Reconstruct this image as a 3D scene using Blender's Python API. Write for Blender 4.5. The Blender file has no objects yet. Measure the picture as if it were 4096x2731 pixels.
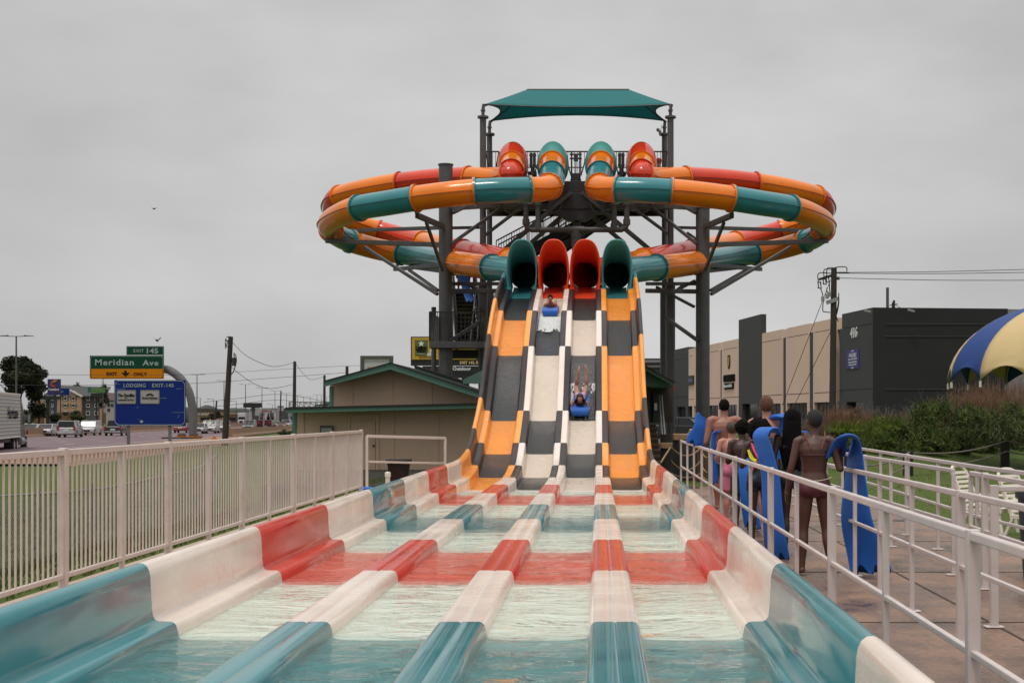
import bpy, math, random
from mathutils import Vector, Matrix, noise
R = random.Random(7)
C = bpy.context.scene.collection
PI = math.pi
# ---------------------------------------------------------------- measuring
K = 1.5                       # metres along the view per measuring unit of depth
FP, CX, CY, CH = 3660.0, 2390.0, 1660.0, 1.6
def at(px, py, d):
    return Vector(((px - CX) / FP * d, K * d, CH - (py - CY) / FP * d))
def V(*a): return Vector(a)

# ---------------------------------------------------------------- objects
def tag(o, label=None, cat=None, group=None, kind=None):
    if label: o['label'] = label
    if cat: o['category'] = cat
    if group: o['group'] = group
    if kind: o['kind'] = kind
    return o
def thing(name, label, cat, loc=(0, 0, 0), rz=0.0, group=None):
    o = bpy.data.objects.new(name, None); C.objects.link(o)
    o.empty_display_size = 0.1
    o.location = loc; o.rotation_euler = (0, 0, rz)
    return tag(o, label, cat, group)
def kids(o): return [c for c in bpy.data.objects if c.parent == o]
def copy_tree(o, parent=None):
    c = o.copy(); C.objects.link(c)
    if parent: c.parent = parent
    for ch in kids(o): copy_tree(ch, c)
    return c
def wloc(o):
    p = Vector((0, 0, 0))
    while o:
        p += o.location; o = o.parent
    return p
def frame_of(d, ref=Vector((0, 0, 1))):
    d = d.normalized()
    if abs(d.dot(ref)) > 0.98: ref = Vector((0, 1, 0))
    u = d.cross(ref).normalized(); w = u.cross(d).normalized()
    return u, w
class MB:
    def __init__(s): s.v = []; s.f = []; s.m = []; s.sm = []
    def add(s, vs, fs, mi=0, smooth=False):
        n = len(s.v); s.v += [Vector(p) for p in vs]
        for f in fs:
            s.f.append(tuple(i + n for i in f)); s.m.append(mi); s.sm.append(smooth)
        return s
    def box(s, x0, x1, y0, y1, z0, z1, mi=0):
        vs = [(x, y, z) for z in (z0, z1) for y in (y0, y1) for x in (x0, x1)]
        return s.add(vs, [(0, 2, 3, 1), (4, 5, 7, 6), (0, 1, 5, 4), (2, 6, 7, 3), (0, 4, 6, 2), (1, 3, 7, 5)], mi)
    def obox(s, c, ax, ay, az, mi=0):
        c = Vector(c)
        vs = [c + ax * i + ay * j + az * k for k in (-1, 1) for j in (-1, 1) for i in (-1, 1)]
        return s.add(vs, [(0, 2, 3, 1), (4, 5, 7, 6), (0, 1, 5, 4), (2, 6, 7, 3), (0, 4, 6, 2), (1, 3, 7, 5)], mi)
    def bar(s, p0, p1, w, h, mi=0, ref=Vector((0, 0, 1))):
        p0 = Vector(p0); p1 = Vector(p1); u, t = frame_of(p1 - p0, ref)
        return s.obox((p0 + p1) / 2, u * w / 2, (p1 - p0) / 2, t * h / 2, mi)
    def cyl(s, p0, p1, r0, r1=None, n=12, mi=0, caps=True, smooth=True):
        r1 = r0 if r1 is None else r1
        return s.tube([p0, p1], [r0, r1], n, mi, caps, smooth)
    def tube(s, pts, rad, n=12, mi=0, caps=True, smooth=True, flat=1.0):
        pts = [Vector(p) for p in pts]; N = len(pts)
        if not hasattr(rad, '__len__'): rad = [rad] * N
        rings = []; u = None
        for i in range(N):
            d = (pts[min(i + 1, N - 1)] - pts[max(i - 1, 0)])
            if d.length < 1e-9: d = Vector((0, 0, 1))
            d.normalize()
            if u is None: u, w = frame_of(d)
            else:
                u = (u - d * u.dot(d)); u.normalize(); w = u.cross(d)
            rings.append([pts[i] + (u * math.cos(2 * PI * k / n) + w * math.sin(2 * PI * k / n) * flat) * rad[i] for k in range(n)])
        return s.loft(rings, mi, caps, smooth)
    def loft(s, rings, mi=0, caps=True, smooth=True, closed=True):
        n = len(rings[0]); vs = [p for r in rings for p in r]; fs = []
        for i in range(len(rings) - 1):
            for k in range(n if closed else n - 1):
                a = i * n + k; b = i * n + (k + 1) % n
                fs.append((a, b, b + n, a + n))
        s.add(vs, fs, mi, smooth)
        if caps and closed:
            s.add(rings[0], [tuple(range(n))[::-1]], mi); s.add(rings[-1], [tuple(range(n))], mi)
        return s
    def prism(s, poly, vec, mi=0):
        n = len(poly); vec = Vector(vec); a = [Vector(p) for p in poly]; b = [p + vec for p in a]
        fs = [tuple(range(n)), tuple(range(2 * n - 1, n - 1, -1))] + [(i + n, (i + 1) % n + n, (i + 1) % n, i) for i in range(n)]
        return s.add(a + b, fs, mi)
    def ball(s, c, r, mi=0, nu=14, nv=9, axes=None):
        c = Vector(c)
        if not hasattr(r, '__len__'): r = (r, r, r)
        ax = axes or (V(1, 0, 0), V(0, 1, 0), V(0, 0, 1))
        def q(u, v): return c + ax[0] * (r[0] * math.cos(u) * math.sin(v)) + ax[1] * (r[1] * math.sin(u) * math.sin(v)) + ax[2] * (r[2] * math.cos(v))
        vs = [q(0, 0)]; fs = []
        for j in range(1, nv):
            for i in range(nu): vs.append(q(2 * PI * i / nu, PI * j / nv))
        vs.append(q(0, PI)); L = len(vs) - 1
        for i in range(nu):
            fs.append((0, 1 + i, 1 + (i + 1) % nu)); b = 1 + (nv - 2) * nu
            fs.append((L, b + (i + 1) % nu, b + i))
        for j in range(nv - 2):
            for i in range(nu):
                a = 1 + j * nu + i; b = 1 + j * nu + (i + 1) % nu
                fs.append((a, a + nu, b + nu, b))
        return s.add(vs, fs, mi, True)
    def build(s, name, mats, parent=None, local=False, bevel=0, sharp=35, label=None, seg=2, flip=False):
        me = bpy.data.meshes.new(name)
        o0 = Vector((0, 0, 0)) if local or parent is None else wloc(parent)
        me.from_pydata([p - o0 for p in s.v], [], s.f); me.validate(verbose=False)
        if not isinstance(mats, (list, tuple)): mats = [mats]
        for m in mats: me.materials.append(m)
        if len(me.polygons) == len(s.f):
            me.polygons.foreach_set('material_index', s.m); me.polygons.foreach_set('use_smooth', s.sm)
        me.update()
        if any(s.sm) and sharp: me.set_sharp_from_angle(angle=math.radians(sharp))
        o = bpy.data.objects.new(name, me); C.objects.link(o)
        if parent: o.parent = parent
        if bevel:
            b = o.modifiers.new('b', 'BEVEL'); b.width = bevel; b.segments = seg; b.limit_method = 'ANGLE'; b.angle_limit = math.radians(40)
        if label: o['label'] = label
        return o
def catmull(pts, n=6):
    out = []; P = [Vector(p) for p in pts]; P = [P[0] * 2 - P[1]] + P + [P[-1] * 2 - P[-2]]
    for i in range(1, len(P) - 2):
        for k in range(n):
            t = k / n; a, b, c, d = P[i - 1], P[i], P[i + 1], P[i + 2]
            out.append(0.5 * ((2 * b) + (c - a) * t + (2 * a - 5 * b + 4 * c - d) * t * t + (3 * b - a - 3 * c + d) * t ** 3))
    out.append(P[-2]); return out
_dg = None
def text_mb(body, size, width=None, thick=0.01, bold=0.0, shear=0.0, spacing=1.0):
    """letters as a mesh in the XZ plane (x right, z up), centred on the origin"""
    cu = bpy.data.curves.new('t', 'FONT'); cu.body = body; cu.size = size; cu.extrude = thick / 2
    cu.align_x = 'CENTER'; cu.align_y = 'CENTER'; cu.offset = bold; cu.shear = shear; cu.space_character = spacing; cu.resolution_u = 2
    o = bpy.data.objects.new('t', cu); C.objects.link(o)
    bpy.context.view_layer.update()
    me = bpy.data.meshes.new_from_object(o.evaluated_get(bpy.context.evaluated_depsgraph_get()))
    m = MB(); vs = [v.co.copy() for v in me.vertices]
    if vs:
        x0 = min(v.x for v in vs); x1 = max(v.x for v in vs); y0 = min(v.y for v in vs); y1 = max(v.y for v in vs)
        k = (width / (x1 - x0)) if width else 1.0
        vs = [V((v.x - (x0 + x1) / 2) * k, -v.z, v.y - (y0 + y1) / 2) for v in vs]
        m.add(vs, [tuple(p.vertices) for p in me.polygons])
    bpy.data.objects.remove(o); bpy.data.curves.remove(cu); bpy.data.meshes.remove(me)
    return m
def put_text(name, body, size, pos, mat, parent, right=V(1, 0, 0), up=V(0, 0, 1), width=None, **kw):
    m = text_mb(body, size, width, **kw); pos = Vector(pos); out = right.cross(up)
    m.v = [pos + right * p.x + up * p.z - out * p.y * -1 * -1 for p in m.v]
    return m.build(name, mat, parent)

# ---------------------------------------------------------------- materials
MATS = {}
def pm(name, col, rough=0.5, var=0.12, scale=4.0, bump=0.0, bscale=40.0, metal=0.0, coat=0.0, spec=0.5, dirt=None, dscale=1.5, damt=0.4, emit=0.0, stretch=None):
    if name in MATS: return MATS[name]
    m = bpy.data.materials.new(name); m.use_nodes = True; MATS[name] = m
    nt = m.node_tree; N = nt.nodes; L = nt.links; bs = N['Principled BSDF']
    bs.inputs['Roughness'].default_value = rough; bs.inputs['Metallic'].default_value = metal
    bs.inputs['Coat Weight'].default_value = coat; bs.inputs['Coat Roughness'].default_value = 0.08
    bs.inputs['Specular IOR Level'].default_value = spec
    tc = N.new('ShaderNodeTexCoord'); src = tc.outputs['Object']
    if stretch:
        mp = N.new('ShaderNodeMapping'); mp.inputs['Scale'].default_value = stretch; L.new(src, mp.inputs['Vector']); src = mp.outputs['Vector']
    nz = N.new('ShaderNodeTexNoise'); nz.inputs['Scale'].default_value = scale; nz.inputs['Detail'].default_value = 6; nz.inputs['Roughness'].default_value = 0.6
    L.new(src, nz.inputs['Vector'])
    mr = N.new('ShaderNodeMapRange'); mr.inputs['From Min'].default_value = 0.3; mr.inputs['From Max'].default_value = 0.7
    mr.inputs['To Min'].default_value = 1 - var; mr.inputs['To Max'].default_value = 1 + var; L.new(nz.outputs['Fac'], mr.inputs['Value'])
    vm = N.new('ShaderNodeVectorMath'); vm.operation = 'SCALE'; vm.inputs[0].default_value = col; L.new(mr.outputs['Result'], vm.inputs['Scale'])
    out = vm.outputs['Vector']
    if dirt:
        n2 = N.new('ShaderNodeTexNoise'); n2.inputs['Scale'].default_value = dscale; n2.inputs['Detail'].default_value = 8; n2.inputs['Roughness'].default_value = 0.7
        L.new(src, n2.inputs['Vector'])
        r2 = N.new('ShaderNodeMapRange'); r2.inputs['From Min'].default_value = 0.48; r2.inputs['From Max'].default_value = 0.72; r2.inputs['To Max'].default_value = damt
        L.new(n2.outputs['Fac'], r2.inputs['Value'])
        mx = N.new('ShaderNodeMix'); mx.data_type = 'RGBA'; L.new(r2.outputs['Result'], mx.inputs['Factor']); L.new(out, mx.inputs['A']); mx.inputs['B'].default_value = (*dirt, 1)
        out = mx.outputs['Result']
    L.new(out, bs.inputs['Base Color'])
    if emit:
        L.new(out, bs.inputs['Emission Color']); bs.inputs['Emission Strength'].default_value = emit
    rr = N.new('ShaderNodeMapRange'); rr.inputs['From Min'].default_value = 0.3; rr.inputs['From Max'].default_value = 0.7
    rr.inputs['To Min'].default_value = max(0.02, rough - 0.08); rr.inputs['To Max'].default_value = min(1, rough + 0.08)
    L.new(nz.outputs['Fac'], rr.inputs['Value']); L.new(rr.outputs['Result'], bs.inputs['Roughness'])
    if bump:
        nb = N.new('ShaderNodeTexNoise'); nb.inputs['Scale'].default_value = bscale; nb.inputs['Detail'].default_value = 4
        L.new(src, nb.inputs['Vector'])
        b = N.new('ShaderNodeBump'); b.inputs['Strength'].default_value = min(1, bump); b.inputs['Distance'].default_value = 0.02 * max(1, bump)
        L.new(nb.outputs['Fac'], b.inputs['Height']); L.new(b.outputs['Normal'], bs.inputs['Normal'])
    return m
def water_mat(name, tint, scale, strength, dist, streak=(1, 1, 1), rough=0.03, foam=0.0, refr=0.0, flo=0.45, fscale=0.5, ior=1.16):
    m = bpy.data.materials.new(name); m.use_nodes = True; MATS[name] = m
    nt = m.node_tree; N = nt.nodes; L = nt.links; N.remove(N['Principled BSDF']); out = N['Material Output']
    tc = N.new('ShaderNodeTexCoord'); mp = N.new('ShaderNodeMapping'); mp.inputs['Scale'].default_value = streak; L.new(tc.outputs['Object'], mp.inputs['Vector'])
    nz = N.new('ShaderNodeTexNoise'); nz.inputs['Scale'].default_value = scale; nz.inputs['Detail'].default_value = 5; nz.inputs['Roughness'].default_value = 0.55; nz.inputs['Distortion'].default_value = 0.6
    L.new(mp.outputs['Vector'], nz.inputs['Vector'])
    b = N.new('ShaderNodeBump'); b.inputs['Strength'].default_value = strength; b.inputs['Distance'].default_value = dist; L.new(nz.outputs['Fac'], b.inputs['Height'])
    fr = N.new('ShaderNodeFresnel'); fr.inputs['IOR'].default_value = ior; L.new(b.outputs['Normal'], fr.inputs['Normal'])
    tr = N.new('ShaderNodeBsdfTransparent'); tr.inputs['Color'].default_value = (*tint, 1)
    gl = N.new('ShaderNodeBsdfGlossy'); gl.inputs['Roughness'].default_value = rough; L.new(b.outputs['Normal'], gl.inputs['Normal'])
    mx = N.new('ShaderNodeMixShader'); L.new(fr.outputs['Fac'], mx.inputs['Fac'])
    if refr:
        rf = N.new('ShaderNodeBsdfRefraction'); rf.inputs['IOR'].default_value = 1.33; rf.inputs['Roughness'].default_value = 0.0; rf.inputs['Color'].default_value = (*tint, 1); L.new(b.outputs['Normal'], rf.inputs['Normal'])
        mr0 = N.new('ShaderNodeMixShader'); mr0.inputs['Fac'].default_value = refr; L.new(tr.outputs['BSDF'], mr0.inputs[1]); L.new(rf.outputs['BSDF'], mr0.inputs[2]); L.new(mr0.outputs['Shader'], mx.inputs[1])
    else: L.new(tr.outputs['BSDF'], mx.inputs[1])
    L.new(gl.outputs['BSDF'], mx.inputs[2])
    res = mx.outputs['Shader']
    if foam:  # white patches: foam, plus bright ripple glints painted as diffuse white
        df = N.new('ShaderNodeBsdfDiffuse'); df.inputs['Color'].default_value = (0.75, 0.76, 0.74, 1)
        n2 = N.new('ShaderNodeTexNoise'); n2.inputs['Scale'].default_value = scale * fscale; n2.inputs['Detail'].default_value = 8; n2.inputs['Roughness'].default_value = 0.7; L.new(mp.outputs['Vector'], n2.inputs['Vector'])
        r2 = N.new('ShaderNodeMapRange'); r2.inputs['From Min'].default_value = flo; r2.inputs['From Max'].default_value = flo + .25; r2.inputs['To Min'].default_value = foam * .12; r2.inputs['To Max'].default_value = foam; L.new(n2.outputs['Fac'], r2.inputs['Value'])
        m2 = N.new('ShaderNodeMixShader'); L.new(r2.outputs['Result'], m2.inputs['Fac']); L.new(res, m2.inputs[1]); L.new(df.outputs['BSDF'], m2.inputs[2]); res = m2.outputs['Shader']
    L.new(res, out.inputs['Surface'])
    return m
def two_tone(name, ca, cb, scale, lo=0.45, hi=0.6, rough=0.9, bump=0.5, bscale=30, detail=8, stretch=None, spec=0.3, rough_b=None):
    m = bpy.data.materials.new(name); m.use_nodes = True; MATS[name] = m
    nt = m.node_tree; N = nt.nodes; L = nt.links; bs = N['Principled BSDF']; bs.inputs['Roughness'].default_value = rough; bs.inputs['Specular IOR Level'].default_value = spec
    tc = N.new('ShaderNodeTexCoord'); src = tc.outputs['Object']
    if stretch:
        mp = N.new('ShaderNodeMapping'); mp.inputs['Scale'].default_value = stretch; L.new(src, mp.inputs['Vector']); src = mp.outputs['Vector']
    n1 = N.new('ShaderNodeTexNoise'); n1.inputs['Scale'].default_value = scale; n1.inputs['Detail'].default_value = detail; n1.inputs['Roughness'].default_value = 0.65; L.new(src, n1.inputs['Vector'])
    r1 = N.new('ShaderNodeMapRange'); r1.inputs['From Min'].default_value = lo; r1.inputs['From Max'].default_value = hi; L.new(n1.outputs['Fac'], r1.inputs['Value'])
    mx = N.new('ShaderNodeMix'); mx.data_type = 'RGBA'; mx.inputs['A'].default_value = (*ca, 1); mx.inputs['B'].default_value = (*cb, 1); L.new(r1.outputs['Result'], mx.inputs['Factor'])
    n2 = N.new('ShaderNodeTexNoise'); n2.inputs['Scale'].default_value = bscale; n2.inputs['Detail'].default_value = 6; L.new(src, n2.inputs['Vector'])
    r2 = N.new('ShaderNodeMapRange'); r2.inputs['From Min'].default_value = 0.25; r2.inputs['From Max'].default_value = 0.75; r2.inputs['To Min'].default_value = 0.72; r2.inputs['To Max'].default_value = 1.28; L.new(n2.outputs['Fac'], r2.inputs['Value'])
    vm = N.new('ShaderNodeVectorMath'); vm.operation = 'SCALE'; L.new(mx.outputs['Result'], vm.inputs[0]); L.new(r2.outputs['Result'], vm.inputs['Scale']); L.new(vm.outputs['Vector'], bs.inputs['Base Color'])
    if rough_b is not None:
        r3 = N.new('ShaderNodeMapRange'); r3.inputs['To Min'].default_value = rough; r3.inputs['To Max'].default_value = rough_b; L.new(r1.outputs['Result'], r3.inputs['Value']); L.new(r3.outputs['Result'], bs.inputs['Roughness'])
    if bump:
        b = N.new('ShaderNodeBump'); b.inputs['Strength'].default_value = bump; b.inputs['Distance'].default_value = 0.02; L.new(n2.outputs['Fac'], b.inputs['Height']); L.new(b.outputs['Normal'], bs.inputs['Normal'])
    return m

teal = pm('teal_fibreglass', (0.040, 0.225, 0.255), 0.17, 0.10, 1.5, coat=0.25, spec=.35, dirt=(0.12, 0.22, 0.18), damt=0.22)
red = pm('red_fibreglass', (0.56, 0.036, 0.016), 0.22, 0.08, 1.5, coat=0.1, spec=.35, dirt=(0.48, 0.09, 0.04), damt=0.3)
cream = pm('cream_fibreglass', (0.76, 0.655, 0.575), 0.24, 0.05, 1.2, coat=0.2, dirt=(0.66, 0.50, 0.40), damt=0.3)
orange = pm('orange_fibreglass', (0.80, 0.27, 0.030), 0.22, 0.08, 1.2, coat=0.35, dirt=(0.62, 0.2, 0.06), damt=0.35)
yellow_orange = pm('amber_fibreglass', (0.86, 0.33, 0.045), 0.27, 0.07, 1.2, coat=0.1, spec=.35, dirt=(0.75, 0.25, 0.07), damt=0.4)
char = pm('charcoal_fibreglass', (0.020, 0.014, 0.016), 0.35, 0.25, 2, coat=0.0, spec=.3, dirt=(0.055, 0.033, 0.035), damt=0.5)
t_teal = pm('teal_tube_fibreglass', (0.028, 0.200, 0.225), 0.2, 0.08, 0.8, coat=0.25, spec=.35, dirt=(0.05, 0.14, 0.14), damt=0.3)
t_orange = pm('orange_tube_fibreglass', (0.78, 0.195, 0.007), 0.22, 0.08, 0.8, coat=0.25, spec=.35, dirt=(0.5, 0.14, 0.02), damt=0.35)
t_red = pm('red_tube_fibreglass', (0.62, 0.040, 0.009), 0.22, 0.08, 0.8, coat=0.25, spec=.35, dirt=(0.4, 0.05, 0.03), damt=0.35)
steel = pm('dark_painted_steel', (0.072, 0.072, 0.074), 0.45, 0.2, 3, dirt=(0.07, 0.06, 0.055), damt=0.5)
steel2 = pm('black_steel', (0.024, 0.024, 0.026), 0.5, 0.2, 3)
white_paint = pm('white_rail_paint', (0.57, 0.50, 0.485), 0.4, 0.06, 6, dirt=(0.5, 0.4, 0.33), damt=0.35, dscale=5)
fence_paint = pm('cream_fence_paint', (0.60, 0.51, 0.47), 0.4, 0.07, 4, dirt=(0.45, 0.33, 0.26), damt=0.3, dscale=5)
galv = pm('galvanised', (0.30, 0.30, 0.30), 0.45, 0.15, 6, metal=0.6)
concrete = pm('concrete', (0.32, 0.24, 0.18), 0.85, 0.2, 1.5, bump=0.3, dirt=(0.2, 0.15, 0.12), damt=0.6)
tan_conc = pm('tan_concrete', (0.25, 0.15, 0.095), 0.9, 0.15, 0.5, bump=0.2, dirt=(0.17, 0.11, 0.07), damt=0.5)
black = pm('matt_black', (0.010, 0.010, 0.010), 0.6, 0.2)
rubber = pm('rubber', (0.015, 0.015, 0.015), 0.8, 0.2)
glass = pm('dark_glass', (0.012, 0.013, 0.015), 0.06, 0.1, spec=0.35)
wood_pole = pm('creosoted_wood', (0.035, 0.026, 0.022), 0.9, 0.35, 5, bump=0.4, bscale=15, stretch=(6, 6, 0.5))
white_plastic = pm('white_plastic', (0.70, 0.64, 0.56), 0.4, 0.05)
chrome = pm('chrome', (0.5, 0.5, 0.5), 0.2, 0.1, metal=1)
letter_white = pm('white_lettering', (0.62, 0.66, 0.64), 0.5, 0.03)
letter_black = pm('black_lettering', (0.010, 0.010, 0.010), 0.9, 0.03, spec=.1)

# ---------------------------------------------------------------- world, sun, camera
sc = bpy.context.scene
w = bpy.data.worlds.new('World'); sc.world = w; w.use_nodes = True
nt = w.node_tree; N = nt.nodes; L = nt.links; bg = N['Background']
tc = N.new('ShaderNodeTexCoord'); sx = N.new('ShaderNodeSeparateXYZ'); L.new(tc.outputs['Generated'], sx.inputs[0])
rp = N.new('ShaderNodeValToRGB'); L.new(sx.outputs['Z'], rp.inputs['Fac']); cr = rp.color_ramp
cr.elements[0].position = 0.0; cr.elements[0].color = (0.485, 0.485, 0.485, 1)
cr.elements[1].position = 1.0; cr.elements[1].color = (1.60, 1.585, 1.56, 1)
e = cr.elements.new(0.22); e.color = (0.53, 0.53, 0.53, 1)
e = cr.elements.new(0.34); e.color = (0.56, 0.56, 0.56, 1)
e = cr.elements.new(0.62); e.color = (1.0, .99, .975, 1)
nz = N.new('ShaderNodeTexNoise'); nz.inputs['Scale'].default_value = 3.4; nz.inputs['Detail'].default_value = 6; nz.inputs['Roughness'].default_value = 0.5
mpw = N.new('ShaderNodeMapping'); mpw.inputs['Scale'].default_value = (1, 1, 2.2); mpw.inputs['Location'].default_value = (0.35, 0.1, 0.2); L.new(tc.outputs['Generated'], mpw.inputs['Vector']); L.new(mpw.outputs['Vector'], nz.inputs['Vector'])
mrw = N.new('ShaderNodeMapRange'); mrw.inputs['From Min'].default_value = 0.3; mrw.inputs['From Max'].default_value = 0.7; mrw.inputs['To Min'].default_value = 0.84; mrw.inputs['To Max'].default_value = 1.17; L.new(nz.outputs['Fac'], mrw.inputs['Value'])
vmw = N.new('ShaderNodeVectorMath'); vmw.operation = 'SCALE'; L.new(rp.outputs['Color'], vmw.inputs[0]); L.new(mrw.outputs['Result'], vmw.inputs['Scale'])
nrm = N.new('ShaderNodeVectorMath'); nrm.operation = 'DOT_PRODUCT'; nrm.inputs[1].default_value = V(-.02, 1, .235).normalized(); L.new(tc.outputs['Generated'], nrm.inputs[0])
ndd = N.new('ShaderNodeTexNoise'); ndd.inputs['Scale'].default_value = 3.5; ndd.inputs['Detail'].default_value = 4; L.new(mpw.outputs['Vector'], ndd.inputs['Vector'])
add_ = N.new('ShaderNodeMath'); add_.operation = 'MULTIPLY_ADD'; add_.inputs[1].default_value = 0.05; L.new(ndd.outputs['Fac'], add_.inputs[0]); L.new(nrm.outputs['Value'], add_.inputs[2])
mrc = N.new('ShaderNodeMapRange'); mrc.interpolation_type = 'SMOOTHSTEP'; mrc.inputs['From Min'].default_value = 0.950; mrc.inputs['From Max'].default_value = 1.012; mrc.inputs['To Min'].default_value = 0.95; mrc.inputs['To Max'].default_value = 1.15; L.new(add_.outputs['Value'], mrc.inputs['Value'])
vm2 = N.new('ShaderNodeVectorMath'); vm2.operation = 'SCALE'; L.new(vmw.outputs['Vector'], vm2.inputs[0]); L.new(mrc.outputs['Result'], vm2.inputs['Scale']); vmw = vm2
sky = N.new('ShaderNodeTexSky'); sky.sky_type = 'NISHITA'; sky.sun_disc = False; sky.sun_elevation = math.radians(67); sky.sun_rotation = math.radians(205)
hs = N.new('ShaderNodeHueSaturation'); hs.inputs['Saturation'].default_value = 0.04; hs.inputs['Value'].default_value = 0.10; L.new(sky.outputs['Color'], hs.inputs['Color'])
mxw = N.new('ShaderNodeMix'); mxw.data_type = 'RGBA'; mxw.inputs['Factor'].default_value = 0.06; L.new(vmw.outputs['Vector'], mxw.inputs['A']); L.new(hs.outputs['Color'], mxw.inputs['B'])
L.new(mxw.outputs['Result'], bg.inputs['Color']); bg.inputs['Strength'].default_value = 1.0
ld = bpy.data.lights.new('sun', 'SUN'); ld.energy = 1.3; ld.angle = math.radians(10); ld.color = (1.0, 0.95, 0.88)
so = bpy.data.objects.new('sun', ld); C.objects.link(so)
so.rotation_euler = (math.radians(90 - 67), 0, math.radians(-25))   # high, behind the camera's left shoulder
cd = bpy.data.cameras.new('camera'); cam = bpy.data.objects.new('camera', cd); C.objects.link(cam); sc.camera = cam
cam.location = (0, 0, CH); cam.rotation_euler = (math.radians(90), 0, 0)
cd.sensor_width = 36; cd.lens = 36 * FP * K / 4096; cd.shift_x = -(CX - 2048) / 4096; cd.shift_y = (CY - 1365.5) / 4096
cd.clip_start = 0.05; cd.clip_end = 6000
sc.view_settings.view_transform = 'Standard'; sc.view_settings.look = 'None'; sc.view_settings.gamma = 1; sc.view_settings.exposure = 0
sc.cycles.max_bounces = 8; sc.cycles.transparent_max_bounces = 12
# ================================================================ racing slide: run-out, slope, mouths
def pchip(xs, ys):
    n = len(xs); h = [xs[i + 1] - xs[i] for i in range(n - 1)]; dl = [(ys[i + 1] - ys[i]) / h[i] for i in range(n - 1)]
    m = [dl[0]] + [0] * (n - 2) + [dl[-1]]
    for i in range(1, n - 1):
        if dl[i - 1] * dl[i] > 0:
            w1 = 2 * h[i] + h[i - 1]; w2 = h[i] + 2 * h[i - 1]; m[i] = (w1 + w2) / (w1 / dl[i - 1] + w2 / dl[i])
    def f(x):
        x = min(max(x, xs[0]), xs[-1]); i = 0
        while i < n - 2 and x > xs[i + 1]: i += 1
        t = (x - xs[i]) / h[i]; a, b = ys[i], ys[i + 1]
        return (1 + 2 * t) * (1 - t) ** 2 * a + t * (1 - t) ** 2 * h[i] * m[i] + t * t * (3 - 2 * t) * b + t * t * (t - 1) * h[i] * m[i + 1]
    return f
zt = pchip([1.8, 17.4, 18.2, 19.6, 20.6, 21.8, 23.45, 24.85, 26.8, 27.9, 29.2], [.35, .35, .365, .53, .98, 1.71, 3.37, 4.44, 5.29, 5.75, 6.25])
fdep = pchip([1.8, 6, 9.2, 12.9, 16.5, 19, 27, 29], [.11, .11, .13, .19, .20, .27, .28, .28])
wdep = pchip([1.8, 9, 13, 17, 19, 29], [.030, .030, .026, .016, .008, .008])
def sp(d, x, h):
    e = 0.02; s = (zt(d + e) - zt(d - e)) / (2 * e); n = math.hypot(K, s)
    return V(x, K * d - s / n * h, zt(d) + K / n * h)
LANES = [-2.2325, -1.2975, -0.3625, 0.5725]; DIV = [-1.765, -0.83, 0.105]; WX = [-2.70, 1.04]
runb = [1.89, 3.72, 5.55, 7.38, 9.21, 11.04, 12.87, 14.7, 16.53, 18.2]
runc = ['W', 'T', 'W', 'R', 'W', 'T', 'W', 'R', 'W']
slb = [18.2, 19.6, 20.6, 21.8, 23.45, 24.85, 26.8, 27.3]
lc = ['OBOBOBT', 'BWBWBWR', 'WBWBWBR', 'BOBOBOT']
bnds = runb + slb[1:]
def cols(l): return list(runc) + list(lc[l])
SM = [teal, red, cream, yellow_orange, char]; SI = {'T': 0, 'R': 1, 'W': 2, 'O': 3, 'B': 4, 'V': 5}
slide = thing('racing_slide', 'multicoloured four lane racing slide with checkered slope and striped run-out full of water', 'water slide', (DIV[1], K * 18, 0))
def sweep(prof, x0, cl, mb, gap=0.004):
    """prof: list of (x,h-function); one colour per section"""
    for i in range(len(bnds) - 1):
        a, b = bnds[i], bnds[i + 1]; n = 2 if b <= 17 else 8
        st = [a + gap / K * .5 + (b - a - gap / K) * k / n for k in range(n + 1)]
        # shallow joint groove at each end so sections read as separate mouldings
        rings = []
        for j, d in enumerate(st): rings.append([sp(d, x0 + x, h(d)) for x, h in prof])
        g0 = [sp(a, x0 + x, h(a) - 0.006) for x, h in prof]; g1 = [sp(b, x0 + x, h(b) - 0.006) for x, h in prof]
        mb.loft([g0] + rings + [g1], SI[cl[i]], caps=False, smooth=True, closed=False)
def c(v): return lambda d: v
def fl(o): return lambda d: -fdep(d) + o
half = [(.168, fl(-.01)), (.160, fl(.012)), (.156, lambda d: -fdep(d) * .6), (.152, c(-.045)), (.144, c(-.02)), (.130, c(-.006)), (.112, c(0)), (.014, c(0)), (0, c(-.007))]
for i, x in enumerate(DIV):
    mb = MB()
    sweep([(-a, h) for a, h in half], x, cols(i), mb)
    sweep([(a, h) for a, h in half[::-1]], x, cols(i + 1), mb)
    mb.build('lane_divider', SM, slide, sharp=50)
wall = [(.168, fl(-.01)), (.160, fl(.012)), (.156, lambda d: -fdep(d) * .6), (.152, c(-.045)), (.144, c(-.02)), (.130, c(-.006)), (.112, c(0)), (.04, c(.002)), (.018, c(.010)), (.004, c(.035)),
        (-.002, c(.08)), (-.012, c(.27)), (-.018, c(.305)), (-.032, c(.335)), (-.055, c(.352)), (-.085, c(.355)), (-.112, c(.340)), (-.128, c(.31)), (-.13, c(.25)), (-.13, c(-.45))]
for sgn, x, l in ((1, WX[0], 0), (-1, WX[1], 3)):
    mb = MB(); sweep([(a * sgn, h) for a, h in (wall if sgn < 0 else wall)], x, cols(l), mb)
    w_ = mb.build('side_wall', SM, slide, sharp=50)
    if sgn > 0:
        put_text('stencil', '8', .10, sp(12.0, WX[0] + .004, .2), letter_white, w_, right=V(0, 1, 0) * 1, up=V(0, 0, 1))
lane_red = pm('orange_red_lane_gelcoat', (0.82, 0.075, 0.022), 0.3, 0.06, 1.2)
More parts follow.
